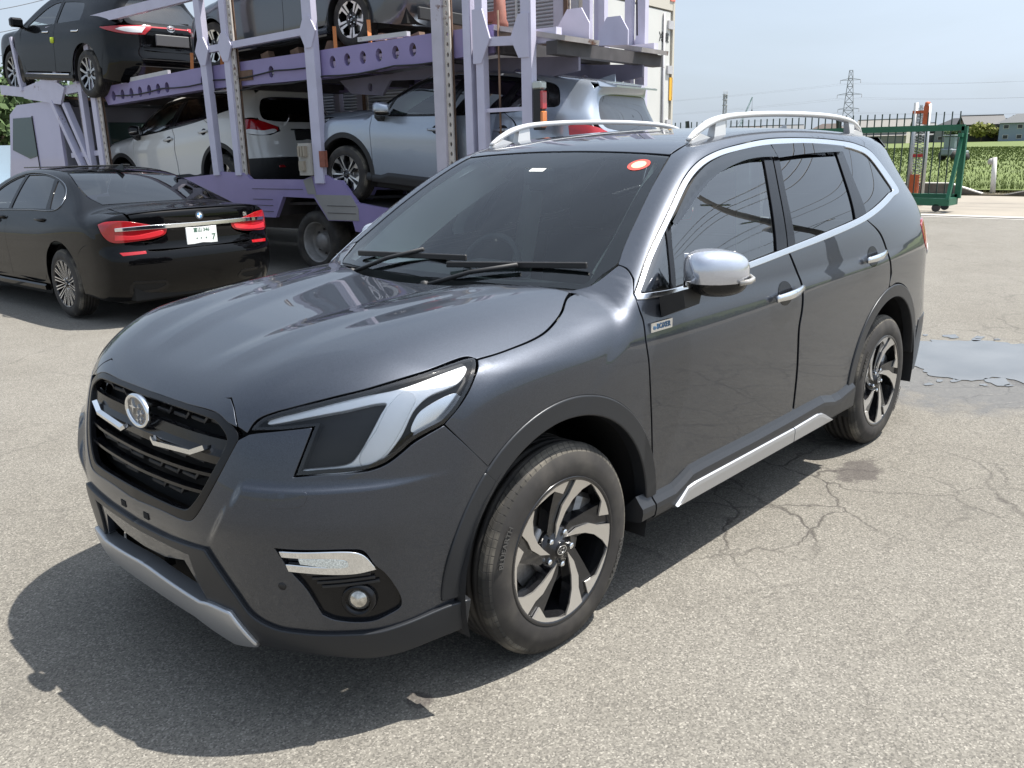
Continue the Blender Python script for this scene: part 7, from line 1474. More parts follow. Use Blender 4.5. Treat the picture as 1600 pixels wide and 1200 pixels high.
m=MB(); m.add([(.9,-1.6,.12),(.9,-.5,.12),(.9,-.5,1.0),(.9,-1.6,1.0),(.6,-1.6,.12),(.6,-.5,.12),(.6,-.5,1.0),(.6,-1.6,1.0)],[(0,1,2,3),(7,6,5,4),(0,4,5,1),(1,5,6,2),(2,6,7,3),(3,7,4,0)]); m.tf(Matrix.Translation((-21.2,-5.1,0))); obj('board',m,mat('dark_netting',(.02,.028,.025),.9),label='dark netted board leaning behind the gate bars',cat='board')
t=thing('marker_post','white wooden post with a small valve head by the field kerb','post',(-26.15,-4.70,0)); m=MB(); m.tube([(0,0,0),(-.02,-.06,1.02)],.065,8,rr=[.075,.06]); obj('pole',m,mat('white_post',(.62,.60,.57),.7,noise=.1,nscale=8),t); m=MB(); m.lathe([(0,.12),(.05,.10),(.085,.03),(.085,-.03),(.05,-.06)][::-1],10,'z',c=(-.0,-.14,.88)); obj('head',m,mat('valve_grey',(.33,.32,.30),.6),t)
m=MB(); m.box((-62,-12.0,.6),(.30,.30,1.1)); obj('stake',m,mat('brown_stake',(.10,.05,.04),.8),label='short brown stake standing in the field right of the gate',cat='post')
# field machine seen through the gate bars
t=thing('field_tractor','grey cabbed field machine seen through the gate bars in the rice','tractor',at(1476,66,.1),R(160)); BL=mat('machine_grey',(.20,.235,.25),.5); t.scale=(.6,.6,.6); 
m=MB(); m.box((0,0,.95),(2.6,1.4,.75),None,.12); m.box((1.5,0,.8),(.9,1.1,.55),None,.1); obj('body',m,BL,t); m=MB(); m.box((-.3,0,1.95),(1.3,1.3,1.35),None,.12); obj('cab',m,mat('cab_glass_dark',(.20,.25,.27),.25),t); m=MB(); m.box((-.3,0,2.68),(1.5,1.45,.14),None,.05); obj('cab_roof',m,BL,t)
for x,r in ((-.7,.55),(1.2,.4)):
    for s in (1,-1): m=MB(); m.lathe([(0,-.15),(r,-.15),(r,.15),(0,.15)][::-1],16,'y',c=(x,s*.75,r)); obj('wheel',m,M_RUB,t)
# roofs and posts peeping over the roof of the parked car, far behind the gate
for k,(u,D,z0,z1,lab) in enumerate(((1078,70,0,3.2,'dark leaning pole left of the near roof rail'),(1306,58,0,3.0,'dark pole right behind the rail end'))):
    m=MB(); p=at(u,D); m.bar((p[0],p[1],0),(p[0]+.3,p[1]-.2,z1),.22); obj('dark_pole',m,mat('pole_dark',(.03,.03,.032),.8),label=lab,cat='pole')
# far wood line closing the horizon
V=[];F=[]; g=np.random.default_rng(4)
for k in range(1500):
    u=-1500+4600*g.random(); D=700+500*g.random(); p=np.array(at(u,D)); w=8+10*g.random(); h=4+6*g.random()**2; k0=len(V)
    d=np.array([-math.sin(R(brg(u))),math.cos(R(brg(u))),0]); V+=[p-d*w,p+d*w,p+d*w*.55+np.array([0,0,h*.8]),p+np.array([0,0,h]),p-d*w*.6+np.array([0,0,h*.75])]; F.append((k0,k0+1,k0+2,k0+3,k0+4))
obj('far_woods',MB().add(V,F),mat('far_green',(.10,.13,.12),.95,noise=.3,nscale=.02),kind='stuff')

# utility pole and wires along the road, just outside the picture on the right (mirrored in the side windows)
t=thing('utility_pole','tall concrete utility pole by the road outside the right picture edge','pole',(-25.3,12.0,0)); m=MB(); m.tube([(0,0,0),(0,0,12.4)],.2,12,rr=[.22,.15]); obj('pole',m,mat('pole_concrete',(.14,.135,.13),.8),t)
for z in (11.6,9.6): m=MB(); m.box((0,0,z),(1.8,.09,.09)); obj('cross_arm',m,MATS['galvanised'],t)
m=MB(); m.lathe([(0,.4),(.26,.36),(.28,-.4),(0,-.42)][::-1],14,'z',c=(.45,0,8.4)); obj('transformer',m,mat('transformer_grey',(.25,.26,.27),.5),t)
m=MB(); m.bar((0,0,6.9),(.0,-1.2,7.3),.06); m.lathe([(0,.06),(.22,.0),(.24,-.05)][::-1],12,'z',c=(0,-1.3,7.2)); obj('street_lamp_arm',m,MATS['galvanised'],t)
for k,(dx,z) in enumerate(((-.8,11.7),(-.1,11.75),(.8,11.7),(-.7,9.7),(.7,9.7),(.1,7.9))):
    wire('service_wire',(-25.3+dx,44,z-.3),(-25.3+dx,-28,z+.6),.7,.016 if k<5 else .03,['outermost top','middle top','inner top','outer lower','inner lower','thick lowest'][k]+' wire strung along the road from the utility pole',mat('wire_black',(.02,.02,.02),.6),'wires of the roadside utility pole',30)
# ---------------------------------------------------------------- car carrier (x forward, left side y=+1.2)
YAW=R(-84)
LAV=mat('paint_lavender',(.50,.485,.60),.45,coat=.15,noise=.06,nscale=5,rustamt=.045); PUR=mat('paint_purple',(.235,.195,.37),.42,coat=.2,noise=.08,nscale=3,rustamt=.03); RUST=mat('rusty_steel',(.16,.10,.07),.85,noise=.45,nscale=5,bump=.3,bscale=60)
GRP=mat('primer_grey',(.24,.235,.225),.7,noise=.1,nscale=3); DKS=mat('dark_steel',(.055,.05,.052),.7,noise=.3,nscale=6)
TR=thing('car_carrier_truck','purple two deck car carrier truck loaded with four cars','truck',(-5.95,-7.965,0),YAW)
XZ=lambda y: Matrix(((1,0,0,0),(0,0,1,y),(0,1,0,0),(0,0,0,1)))
def tm(name,mb,m,par=None,**kw): return obj(name,mb,m,par or TR,**kw)
def ell(cx,cz,a,b,n=12): return [(cx+a*math.cos(t),cz+b*math.sin(t)) for t in np.linspace(0,2*math.pi,n+1)[:-1]]
beam=[(4.36,2.645),(1.81,2.765),(-.67,2.80),(-2.74,2.84),(-3.55,2.85),(-3.55,2.57),(-2.76,2.545),(-.87,2.475),(1.67,2.475),(4.19,2.375)]
holes=[ell(x,z,.055,.075) for x,z in [(4.0,2.505),(3.74,2.515),(3.49,2.523),(3.25,2.53),(3.0,2.54),(2.76,2.545),(2.53,2.552),(1.64,2.585),(.14,2.615),(-1.04,2.65),(-1.30,2.66),(-1.57,2.665),(-1.84,2.672),(-2.11,2.68),(-2.38,2.69)]]
for s in (1,-1):
    y0,y1=(1.07,1.13) if s>0 else (-1.13,-1.07)
    m=MB(); m.hprism(beam,holes,y0,y1,XZ(0)); b=tm('deck_beam',m,PUR)
    m=MB()
    for (xa,za),(xb,zb) in zip(beam[:4],beam[1:5]): m.bar((xa,s*1.03,za-.015),(xb,s*1.03,zb-.015),.14,.03)
    for (xa,za),(xb,zb) in zip(beam[5:9],beam[6:10]): m.bar((xa,s*1.03,za+.015),(xb,s*1.03,zb+.015),.14,.03)
    tm('beam_flange',m,PUR,b)
    m=MB(); m.box((.67,s*1.135,2.60),(.30,.02,.13)); tm('beam_opening',m,RUST,b)
    for c_,d_,a_ in (((3.05,s*1.10,2.735),(1.15,.05,.06),2.6),((-1.9,s*1.10,2.87),(.8,.06,.05),0)): m=MB(); m.box(c_,d_,Matrix.Rotation(R(a_),3,'Y')); tm('deck_edge',m,mat('bare_steel',(.50,.49,.50),.5,.4,rustamt=.08,noise=.1,nscale=8),b)
# posts
def post(x,z0,z1,s,w=.11,m=LAV,perf=False,lean=0.,name='post',y=1.2,d=.09):
    mb=MB(); mb.bar((x,s*y,z0),(x+lean,s*y,z1),w,d,up=(0,1,0)); o=tm(name,mb,m)
    if perf:
        n=int((z1-z0)/.105); hs=[ell(-w/2-.045,z0+.06+.105*k-0,.017,.028,6) for k in range(n)]
        q=MB(); q.hprism([(-w/2-.085,z0),(-w/2-.002,z0),(-w/2-.002,z1),(-w/2-.085,z1)],hs,s*y-.01,s*y+.012,Matrix.Translation((x,0,0))@XZ(0)); tm('perforated_strip',q,mat('strip_pale',(.50,.46,.42),.6,rustamt=.10,noise=.15,nscale=9),o)
        q=MB(); q.box((x-w/2-.045,s*(y-.05),(z0+z1)/2),(.06,.015,z1-z0)); tm('strip_back',q,RUST,o)
    return o
def gusset(x,z,s,pts,m=LAV,y=1.245):
    mb=MB(); mb.prism([(x+a,z+b) for a,b in pts],s*y-.012,s*y+.012,XZ(0)); return tm('gusset_plate',mb,m)
DIA=[(-.15,0),(-.055,.17),(.055,.17),(.15,0),(.055,-.19),(-.055,-.19)]
for s in (1,-1):
    post(4.42,1.0,3.62,s,.13,perf=True); post(4.90,2.74,3.56,s,.11); post(5.50,2.80,3.60,s,.11,lean=.0); post(6.72,2.72,3.60,s,.07,lean=.10)
    post(1.40,1.30,3.66,s,.13,lean=.05); post(.90,1.30,4.05,s,.12,perf=True); post(-.76,1.20,4.05,s,.17); post(-2.85,.95,4.05,s,.15,m=mat('paint_lavender_worn',(.46,.44,.50),.55,rustamt=.09,noise=.1,nscale=5),perf=True)
    post(-3.27,1.0,4.05,s,.10); post(-3.44,1.0,4.05,s,.10); post(-4.05,1.80 if s>0 else 1.0,4.05,s,.13); 
    gusset(1.42,2.96,s,DIA); gusset(.91,2.98,s,DIA); gusset(-.76,3.02,s,DIA); gusset(-4.03,2.68,s,[(-.06,.22),(.07,.22),(.17,0),(.07,-.2),(-.06,-.2)]); gusset(-3.42,2.70,s,[(-.17,0),(-.07,.3),(.06,.3),(.06,-.24),(-.05,-.24)])
    for a,b,w_,h_ in (((1.4,s*1.2,2.97),(-.7,s*1.2,3.03),.07,.085),((-3.40,s*1.2,2.68),(-4.0,s*1.2,2.65),.06,.09),((-3.40,s*1.2,1.98),(-4.0,s*1.2,1.98),.035,.04)): m=MB(); m.bar(a,b,w_,h_); tm('cross_rail',m,LAV)
    for a,b in (((5.58,s*1.2,3.58),(1.25,s*1.2,3.70)),((1.25,s*1.2,3.72),(-.76,s*1.2,3.95))): m=MB(); m.bar(a,b,.08,.13); tm('guard_rail',m,LAV)
    hexp=[(6.70,2.77),(5.74,2.89),(5.30,2.70),(5.50,2.44),(6.55,2.57),(6.72,2.60)]
    m=MB(); m.prism(hexp,s*1.20-.02,s*1.20+.02,XZ(0)); tm('gusset_plate',m,LAV)
    for a,b,w_,h_ in (((6.65,s*1.16,2.69),(7.55,s*1.16,2.78),.10,.16),((5.40,s*1.14,2.66),(4.40,s*1.14,2.70),.09,.13)): m=MB(); m.bar(a,b,w_,h_); tm('front_beam',m,LAV)
    m=MB(); m.bar((5.80,s*1.18,2.50),(4.95,s*1.18,1.15),.08,.10,up=(0,1,0)); tm('diagonal_brace',m,LAV)
    m=MB(); m.bar((5.45,s*1.16,2.45),(4.70,s*1.16,1.15),.08,.10,up=(0,1,0)); tm('diagonal_brace',m,LAV)
    for a,b,w_,h_ in (((5.55,s*1.10,1.62),(4.42,s*1.10,1.66),.08,.08),((5.0,s*1.10,1.16),(4.4,s*1.10,1.18),.08,.10)): m=MB(); m.bar(a,b,w_,h_); tm('lower_rail',m,LAV)
    post(4.86,1.1,2.70,s,.10,y=1.16)
    m=MB(); m.tube([(5.10,s*1.1,2.60),(5.08,s*1.1,1.3)],.022,6); tm('chain',m,mat('chain_steel',(.28,.25,.24),.6,.5,noise=.4,nscale=40))
    # lower frame with the wheel cut-out
    fr=[(5.4,1.05),(1.52,1.31),(1.42,1.35),(.80,1.33),(.67,1.245),(-.43,1.245),(-.60,1.29),(-.88,1.30),(-.98,1.245),(-1.13,1.235),(-1.39,.965),(-1.82,.915),(-4.2,.72),(-4.2,.48),(-1.9,.56),(-1.34,.61),(-1.30,.735),(-.85,.73),(-.61,1.01),(.01,1.02),(.20,.74),(5.4,.72)]
    m=MB(); m.prism(fr,s*1.19-.03,s*1.19+.03,XZ(0)); f=tm('side_frame',m,PUR)
    m=MB(); m.prism([(-.62,1.055),(-1.30,1.055),(-1.42,.90),(-1.42,.745),(-.86,.74)],s*1.223-.004,s*1.223+.004,XZ(0)); m.prism([(-.43,1.235),(-.60,1.28),(-.66,1.06),(-.50,1.06)],s*1.223-.003,s*1.223+.003,XZ(0)); tm('primed_patch',m,GRP,f)
    m=MB()
    for z in (.82,.90,.98,1.12): m.bar((.65,s*1.222,z),(.23 if z<1.0 else -.4,s*1.222,z),.008,.006)
    for z in (.83,.92): m.bar((-.86,s*1.228,z),(-1.38,s*1.228,z),.008,.006)
    tm('weld_line',m,DKS,f)
    m=MB(); m.add([(x,s*y,z) for y in (.55,1.17) for x,z in ((.20,.76),(.03,1.02),(-.63,1.02),(-.88,.74))],[(0,1,5,4),(1,2,6,5),(2,3,7,6)]); tm('mudguard',m,DKS,f)
    for nm,x,z,mm in (('side_marker',-1.13,.68,M_AMBER),('side_marker',-1.33,.62,mat('lens_yellow',(.7,.6,.1),.2,coat=1))): m=MB(); m.lathe([(0,.03),(.03,.02),(.035,0),(.035,-.02)][::-1],10,'y',c=(x,s*1.0,z)); tm(nm,m,mm,f)
    # wheels (one axle, twin tyres)
    m=MB(); m.lathe([(.27,.14),(.30,.15),(.34,.155),(.385,.14),(.415,.10),(.42,.05),(.42,-.05),(.415,-.10),(.385,-.14),(.30,-.15)][::-1],48,'y'); 
    if s<0: m=m.mir()
    m.tf(Matrix.Translation((-.46,s*.97,.425))); w=tm('wheel',m,M_RUB)
    m=MB(); m.lathe([(.275,.13),(.265,.135),(.25,.115),(.245,-.0),(.225,-.02),(.19,-.04),(.13,-.015),(.115,.04),(.095,.07),(.0,.075)][::-1],40,'y')
    if s<0: m=m.mir()
    m.tf(Matrix.Translation((-.46,s*.97,.425))); tm('rim',m,mat('truck_rim',(.24,.235,.23),.5,.35,noise=.25,nscale=9),w)
    m=MB()
    for k in range(8): a=k*math.pi/4; m.lathe([(0,.0),(.014,0),(.014,-.04)][::-1],6,'y',c=(-.46+.16*math.cos(a),s*.97+(.0 if s>0 else 0),.425+.16*math.sin(a)))
    tm('wheel_nut',m,DKS,w); m=MB(); m.lathe([(.42,.12),(.42,-.12)],40,'y',c=(-.46,s*.66,.425)); tm('inner_tyre',m,M_RUB,w)
    # runways
    low=[(5.45,.775),(3.3,.83),(1.2,.90),(-.2,.945),(-1.1,.965),(-1.5,.93),(-4.1,.665)]
    m=MB()
    for (xa,za),(xb,zb) in zip(low[:-1],low[1:]): m.bar((xa,s*.76,za-.02),(xb,s*.76,zb-.02),.56,.035,ext=.01)
    tm('runway',m,DKS)
    up=[(7.55,2.72),(6.9,2.68),(4.3,2.475),(3.2,2.68),(1.5,2.725),(-1.2,2.82),(-3.5,2.85)]
    m=MB()
    for (xa,za),(xb,zb) in zip(up[:-1],up[1:]): m.bar((xa,s*.74,za-.025),(xb,s*.74,zb-.025),.52,.035,ext=.01)
    tm('runway',m,RUST)
    # tail ramp of the upper deck
    m=MB(); m.bar((-3.55,s*.80,2.82),(-4.45,s*.80,2.64),.66,.05); tm('tail_ramp',m,mat('ramp_steel',(.40,.37,.36),.6,.3,rustamt=.13,noise=.2,nscale=6))
    m=MB(); m.box((-4.15,s*1.05,2.69),(.35,.10,.14)); tm('ramp_end',m,LAV); m=MB(); m.prism([(-3.9,2.86),(-4.02,3.02),(-4.2,3.02),(-4.3,2.86),(-4.3,2.70),(-3.9,2.72)],s*.42-.01,s*.42+.01,XZ(0)); tm('wheel_stop',m,LAV)
    sub=[(-3.3,2.56),(-4.35,2.50),(-4.35,2.36),(-3.9,2.30),(-3.75,2.16),(-2.9,2.18),(-2.75,2.38),(-1.6,2.42),(-1.45,2.25),(-.9,2.30),(-.7,2.47)]
    m=MB(); m.hprism(sub,[ell(-3.55,2.36,.07,.07),ell(-1.25,2.36,.04,.05)],s*.70-.02,s*.70+.02,XZ(0)); tm('sub_frame',m,mat('subframe_grey',(.16,.15,.20),.6,noise=.12,nscale=4))
for x,z,w in ((4.2,2.46,2.14),(2.7,2.50,2.14),(1.2,2.53,2.14),(-.3,2.54,2.14),(-1.6,2.56,2.14),(-2.9,2.58,2.14),(5.0,.72,2.34),(3,.74,2.34),(1,.80,2.34),(-1.2,.84,2.34),(-2.6,.68,2.34),(-3.9,.55,2.34),(-4.3,2.56,2.3),(-3.6,2.62,2.2)):
    m=MB(); m.box((x,0,z),(.13,w,.13)); tm('cross_member',m,DKS)
m=MB(); m.bar((-4.2,1.0,.55),(-4.2,-1.0,.55),.12,.14); tm('tail_beam',m,PUR)
for y in (-1.2,): 
    for x in (-3.52,-3.90): post(x,1.0,4.05,-1,.09,y=1.16)
m=MB(); m.tube([(-3.62,1.14,2.98),(-3.62,1.14,1.5)],.012,5); tm('cable',m,RUST); m=MB(); m.tube([(-4.12,-.9,4.0),(-4.15,-.9,2.85)],.010,5); tm('cable',m,M_DARK)
m=MB(); m.lathe([(0,.20),(.06,.18),(.07,-.1),(.09,-.14),(.09,-.2),(0,-.2)][::-1],12,'z',c=(-3.50,.95,3.02)); m.box((-3.42,.95,2.95),(.25,.12,.10)); tm('winch',m,mat('winch_red',(.20,.07,.05),.7,noise=.3,nscale=10))
# hoses, straps and chocks
HB=mat('hose_black',(.015,.015,.015),.6); SB=mat('strap_orange',(.45,.16,.05),.8)
for k,(z0,x0,x1) in enumerate(((2.50,3.9,-.6),(2.42,1.5,-2.7),(1.16,.6,-1.2))):
    n=14; m=MB(); m.tube([(x0+(x1-x0)*i/n,1.155+.01*(i%2),z0+.22*(x0-(x0+(x1-x0)*i/n))/7-.03*math.sin(math.pi*(i%4)/4)) for i in range(n+1)],.011,6); tm('hose',m,HB)
for x,z in ((1.35,2.70),(-.95,2.80),(-1.55,2.82),(2.05,2.72)): m=MB(); m.bar((x,.98,z+.28),(x-.12,1.09,z-.02),.045,.006); tm('tie_strap',m,SB)
for x,z in ((1.10,2.76),(-.80,2.84),(-1.70,2.85)): m=MB(); m.prism([(x-.10,z-.03),(x+.10,z-.03),(x+.03,z+.09),(x-.03,z+.09)],.62,.95,XZ(0)); tm('chock',m,RUST)
for x in (-2.3,-1.95,-.2,.4): m=MB(); m.box((x,.95,2.83+.0*x),(.16,.10,.10),Matrix.Rotation(R(12),3,'Y')); tm('ratchet',m,mat('rusty_brown',(.14,.09,.06),.8,noise=.4,nscale=14))
# light cluster on the left tail post
t=MB(); t.box((-4.19,1.22,1.96),(.10,.10,.40),None,.01); tl=tm('tail_lamp',t,M_PLAS)
m=MB(); m.box((-4.245,1.225,2.055),(.03,.09,.18),None,.008); tm('lamp_lens',m,M_RED,tl); m=MB(); m.box((-4.245,1.225,1.865),(.03,.09,.16),None,.008); tm('lamp_lens',m,M_AMBER,tl,label='orange lower tail lamp lens'); m=MB(); m.box((-4.19,1.22,2.20),(.12,.11,.08),None,.015); tm('lamp_cap',m,mat('lamp_cap',(.45,.47,.44),.3,.6),tl)
# control valve box on the frame
m=MB(); m.box((-.55,1.25,1.50),(.22,.06,.40)); vb=tm('valve_plate',m,mat('valve_plate',(.38,.36,.32),.7,rustamt=.12)); m=MB()
for k in range(3): m.box((-.50-.05*k,1.30,1.60),(.035,.06,.13)); 
m.box((-.52,1.29,1.42),(.10,.05,.12)); tm('lever',m,mat('lever_tan',(.30,.26,.20),.6),vb)
m=MB(); m.box((-.86,1.235,1.50),(.10,.05,.20)); tm('rust_patch',m,mat('rust_red',(.25,.09,.06),.8,noise=.3,nscale=12))
m=MB(); m.lathe([(0,.12),(.10,.11),(.12,.06),(.12,-.06)][::-1],14,'x',c=(-.2,.6,1.10)); tm('tie_down_drum',m,mat('strap_red',(.40,.02,.03),.6))
m=MB(); m.lathe([(0,.055),(.05,.04),(.055,0),(.05,-.04),(0,-.055)][::-1],12,'z',c=(5.32,1.27,3.42)); tm('knob',m,mat('lime_ball',(.50,.60,.03),.4))
# chassis
m=MB(); 
for s in (1,-1): m.box((1.8,s*.42,.62),(11.5,.12,.22))
m.tube([(-.46,-1.0,.425),(-.46,1.0,.425)],.09,8); tm('chassis_rail',m,DKS)
# cab
CABP=mat('cab_lilac',(.42,.40,.54),.3,coat=.5,noise=.03,nscale=4); CABG=mat('cab_grey',(.21,.21,.25),.5)
prof=[(5.72,.75),(7.75,.75),(7.80,1.25),(7.62,1.72),(7.42,2.35),(7.10,2.50),(5.85,2.52),(5.72,2.40)]
m=MB(); m.prism(prof,-1.18,1.18,XZ(0)); cab=tm('cab',m,CABP)
for s in (1,-1):
    m=MB(); m.prism([(7.50,1.74),(7.30,2.28),(6.62,2.28),(6.62,1.62),(6.9,1.58)],s*1.186-.006,s*1.186+.006,XZ(0)); tm('cab_window',m,mat('cab_pane',(.05,.08,.075),.06),cab)
    m=MB(); m.prism([(7.36,1.78),(7.24,2.16),(6.68,2.16),(6.68,1.98)],s*1.194-.004,s*1.194+.004,XZ(0)); m.prism([(7.40,1.74),(6.68,1.90),(6.68,1.66)],s*1.194-.004,s*1.194+.004,XZ(0)); tm('window_sheen',m,mat('pane_light',(.30,.40,.36),.05),cab) if False else None
    m=MB(); m.bar((6.60,s*1.19,.80),(6.60,s*1.19,2.30),.012,.012,up=(0,1,0)); tm('door_seam',m,M_DARK,cab)
    m=MB(); m.box((7.70,s*1.10,.95),(.20,.18,.22),None,.03); tm('headlamp',m,M_LENSW,cab)
    m=MB(); m.lathe([(0,-.14),(.42,-.14),(.46,-.08),(.46,.08),(.42,.14),(0,.14)][::-1],28,'y',c=(6.9,s*1.0,.46)); tm('wheel',m,M_RUB)
m=MB(); m.box((5.70,0,1.62),(.02,2.28,1.60)); bw=tm('cab_back',m,CABG,cab)
m=MB(); m.box((5.685,-.35,1.92),(.02,1.35,.50),None,.01); tm('rear_window',m,mat('cab_pane',(.05,.08,.075),.06),cab); m=MB(); m.prism([(-.15,1.70),(-.35,1.90),(-.62,1.88),(-.72,1.72)],5.662,5.672,Matrix(((0,0,1,0),(1,0,0,0),(0,1,0,0),(0,0,0,1)))); tm('sun_shade',m,mat('shade_blue',(.10,.30,.60),.6),cab)
m=MB(); m.box((5.80,-.2,2.50),(.45,2.2,.16),None,.05); tm('cab_visor',m,mat('visor_dark',(.06,.065,.075),.5),cab)
m=MB(); m.box((5.62,.85,1.75),(.06,.14,.16),None,.02); m.lathe([(0,.03),(.06,.02),(.065,-.01)][::-1],12,'x',c=(5.60,.85,1.75)); tm('work_lamp',m,M_LENSW,cab)
m=MB(); m.box((5.45,.55,1.15),(.06,.20,.75)); tm('fire_cylinder',m,mat('cylinder_red',(.22,.05,.04),.6),cab)
# ---------------------------------------------------------------- box truck standing behind the carrier
hx=R(-84); BT=thing('box_truck','white box truck with grey ribbed side standing behind the carrier','truck',(-7.80,-5.22,0),hx)   # local x forward from the rear face, y=0 left side, body to y=-2.62
WB_=mat('box_white',(.55,.55,.525),.5,noise=.05,nscale=2); RB=mat('rib_grey',(.44,.45,.46),.5,noise=.05,nscale=2)
m=MB(); m.box((4.6,-1.31,2.22),(9.2,2.56,3.10)); body=obj('body',m,WB_,BT)
V=[];F=[]; n=64
for k in range(n):
    z=.75+3.0*k/n; dz=3.0/n; V+=[(.22,.0,z),(9.2,.0,z),(9.2,.03,z+dz*.35),(.22,.03,z+dz*.35),(9.2,.03,z+dz*.7),(.22,.03,z+dz*.7),(9.2,0,z+dz),(.22,0,z+dz)]; q=8*k; F+=[(q,q+3,q+2,q+1),(q+3,q+5,q+4,q+2),(q+5,q+7,q+6,q+4)]
o=obj('rib',MB().add(V,F),RB,BT,kind='stuff')
m=MB()
for x,w in ((.12,.22),(3.05,.10),(5.9,.10),(9.1,.2)): m.box((x,.02,2.22),(w,.07,3.12))
m.box((4.6,.02,3.78),(9.2,.08,.12)); obj('side_pillar',m,mat('pillar_grey',(.33,.34,.36),.5),BT)
m=MB(); m.box((1.0,.045,2.4),(.03,.02,2.6)); obj('side_strip',m,WB_,BT)
for y0,y1 in ((-.10,-1.28),(-1.33,-2.52)):
    m=MB(); m.box((-.035,(y0+y1)/2,2.15),(.05,y0-y1,2.78),None,.01); d=obj('rear_door',m,WB_,BT); m=MB(); yb=y0-.22 if y0>-1 else y1+.25; m.tube([(-.08,yb,.8),(-.08,yb,3.5)],.018,6); obj('lock_bar',m,mat('bare_steel'),d)
    m=MB(); ye=y0-.03 if y0>-1 else y1+.03
    for z in (1.1,1.9,2.7,3.35): m.box((-.07,ye,z),(.04,.16,.12))
    obj('hinge',m,mat('bare_steel'),d)
m=MB(); m.box((-.02,-1.31,3.66),(.10,2.66,.20)); m.box((-.02,-1.31,.68),(.10,2.66,.14)); m.box((-.03,-.04,2.2),(.09,.08,3.1)); m.box((-.03,-2.60,2.2),(.09,.06,3.1)); obj('rear_frame',m,mat('frame_cream',(.50,.47,.40),.5),BT)
for y in (-.10,-2.54): m=MB(); m.box((-.06,y,3.72),(.05,.16,.07),None,.01); obj('marker_lamp',m,mat('lens_orange',(.65,.12,.05),.2,coat=1),BT)
m=MB(); m.box((-.065,-.42,3.28),(.006,.22,.20)); st=obj('sticker',m,mat('sticker_blue',(.05,.20,.50),.4),BT); 
RM=Matrix(((0,0,-1,-.07),(-1,0,0,-.42),(0,1,0,3.30),(0,0,0,1))); obj('sticker_text',text_mb('安全',.07,.002,RM,.02),M_STKW,BT)
obj('door_lettering',text_mb('冷凍',.16,.002,Matrix(((0,0,-1,-.064),(-1,0,0,-2.30),(0,1,0,3.15),(0,0,0,1))),.02),mat('lettering_black',(.03,.03,.03),.5),BT)
m=MB(); m.box((-.07,-2.55,2.42),(.01,.10,.34)); rf=obj('reflector_plate',m,mat('reflector_yellow',(.70,.38,.03),.4),BT)
m=MB(); m.box((4.6,-1.31,.58),(9.0,1.0,.2)); m.box((10.4,-1.31,1.6),(2.0,2.4,2.2),None,.2); obj('chassis',m,DKS,BT)
for x in (1.6,2.8,9.8):
    for y in (-.30,-2.30): m=MB(); m.lathe([(0,-.14),(.45,-.14),(.48,-.06),(.48,.06),(.45,.14),(0,.14)][::-1],24,'y',c=(x,y,.48)); obj('wheel',m,M_RUB,BT)
# ---------------------------------------------------------------- pale lorry at the far left
LT=thing('pale_lorry','pale blue lorry cab parked at the left edge beyond the black saloon','truck',at(18,30),R(250)); PBL=mat('lorry_blue',(.42,.50,.56),.35,coat=.4)
m=MB(); m.prism([(-1.0,.45),(1.0,.45),(1.05,1.0),(.75,1.85),(.5,1.95),(-1.0,1.95)],-.85,.85,XZ(0)); cb=obj('cab',m,PBL,LT)
for s in (1,-1): m=MB(); m.prism([(.62,1.75),(.88,1.08),(-.15,1.08),(-.15,1.75)],s*.856-.004,s*.856+.004,XZ(0)); obj('window',m,mat('cab_pane'),cb); m=MB(); m.prism([(-.25,1.75),(-.25,1.10),(-.85,1.10),(-.85,1.75)],s*.856-.004,s*.856+.004,XZ(0)); obj('window',m,mat('cab_pane'),cb)
m=MB(); m.add([(.77,-.75,1.78),(.77,.75,1.78),(1.02,.75,1.08),(1.02,-.75,1.08)],[(0,3,2,1)]); m.V=[(x+.012,y,z) for x,y,z in m.V]; obj('windscreen',m,mat('cab_pane'),cb)
m=MB(); m.box((-2.6,0,.75),(3.2,1.7,.12)); m.box((-2.6,.83,.95),(3.2,.04,.35)); m.box((-2.6,-.83,.95),(3.2,.04,.35)); obj('load_bed',m,PBL,LT)
for x in (.4,-3.0):
    for s in (1,-1): m=MB(); m.lathe([(0,-.1),(.32,-.1),(.32,.1),(0,.1)][::-1],18,'y',c=(x,s*.75,.32)); obj('wheel',m,M_RUB,LT)
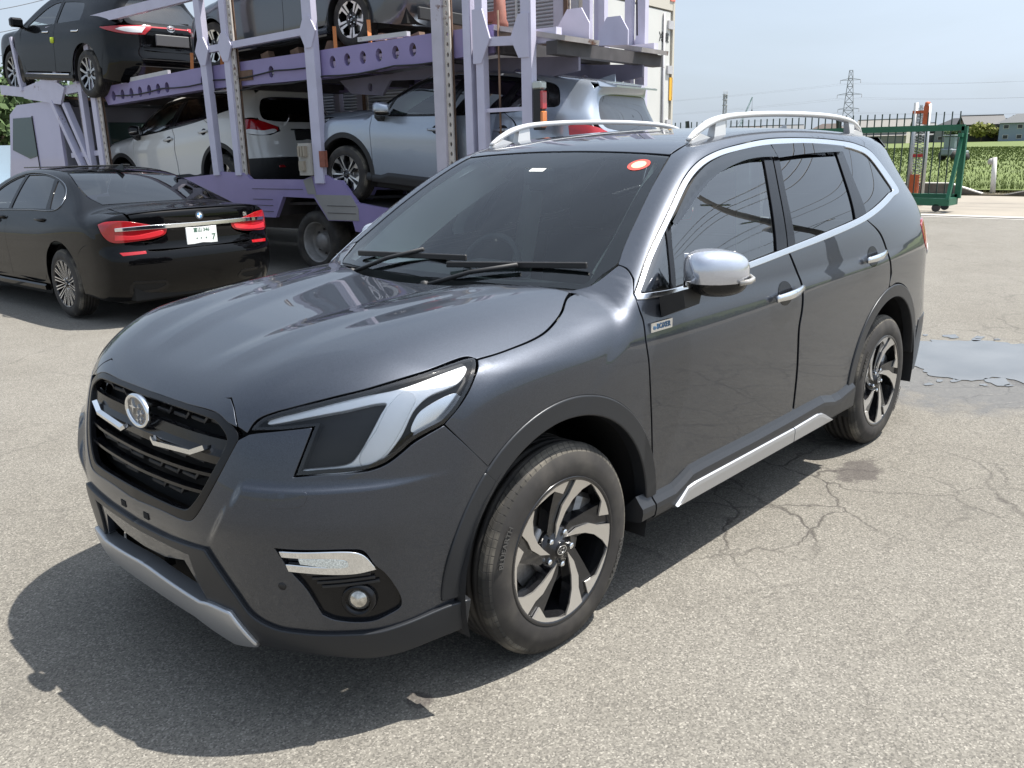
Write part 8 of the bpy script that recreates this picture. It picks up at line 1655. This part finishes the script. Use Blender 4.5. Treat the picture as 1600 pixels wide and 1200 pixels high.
# ---------------------------------------------------------------- the cars
def pose(o,p,yaw,pit): o.location=p; o.rotation_mode='QUATERNION'; o.rotation_quaternion=(Matrix.Rotation(R(yaw),3,'Z')@Matrix.Rotation(R(-pit),3,'Y')).to_quaternion()
SUVR=thing('parked_suv','dark grey compact SUV with silver roof rails parked in the foreground','car'); build_suv(SUVR)
def clone(root,name,label,cat,group=None,remap={},skip=(),wheels=None):
    """a copy of a thing with copies of its parts; paint changed per object"""
    r=root.copy(); COL.objects.link(r); r.name=name; r['label']=label; r['category']=cat
    if group: r['group']=group
    def cp(o,par):
        if o.name.split('.')[0] in skip: return
        c=o.copy(); COL.objects.link(c); c.parent=par
        for k,sl_ in enumerate(c.material_slots):
            m=sl_.material
            if m and m.name in remap: sl_.link='OBJECT'; sl_.material=remap[m.name]
        for ch in o.children: cp(ch,c)
    for ch in root.children:
        if wheels and ch.name.split('.')[0]=='wheel': continue
        cp(ch,r)
    if wheels:
        for s in (1,-1):
            for cx in (0,-2.67): wheel(r,wheels,(cx,.893*s,.345),s>0,spin=R(12) if cx else R(30))
    return r
WHP=mat('paint_white',(.62,.62,.60),.3,coat=1,crough=.02); SLP=mat('paint_silver',(.33,.37,.43),.32,.65,coat=1,crough=.02,flake=.25)
sk=('roof_rail','inspection_sticker','permit_sticker','paper_sheet','tyre_lettering','sill_garnish','side_badge','badge_lettering','wind_deflector')
w=clone(SUVR,'white_suv','white compact SUV on the lower deck of the car carrier, nose to the cab','car','cars loaded on the carrier',{'paint_grey':WHP,'cladding_grey':M_PLAS,'chrome_satin':M_GLOSSBLK,'mirror_silver':M_GLOSSBLK,'chrome':WHP},sk,'star')
pose(w,(-5.6,-12.6,.788),-83.5,-2.2)
g=clone(SUVR,'silver_suv','silver grey compact SUV climbing the lower deck behind the white one','car','cars loaded on the carrier',{'paint_grey':SLP,'cladding_grey':M_PLAS,'chrome_satin':M_GLOSSBLK,'mirror_silver':SLP,'chrome':SLP},sk,'star')
pose(g,(-5.78,-6.85,.965),-81,5.4)
b=thing('black_saloon','glossy black saloon with red tail lamps and chrome strip parked at the left','car'); build_sedan(b); pose(b,(-2.28,-9.87,0),-88.7,-.28)
c=thing('black_crossover','black crossover with slim red tail lamps on the upper deck front','car',group='cars loaded on the carrier'); build_crossover(c); pose(c,(-4.92,-14.88,2.69),-86.5,4.4)
h=thing('grey_hatchback','dark grey hatchback with two tone wheels on the upper deck middle','car',group='cars loaded on the carrier'); build_hatch(h,mat('paint_slate',(.075,.085,.10),.3,.5,coat=1,crough=.02)); pose(h,(-5.64,-9.47,2.733),-82.5,-2.0)
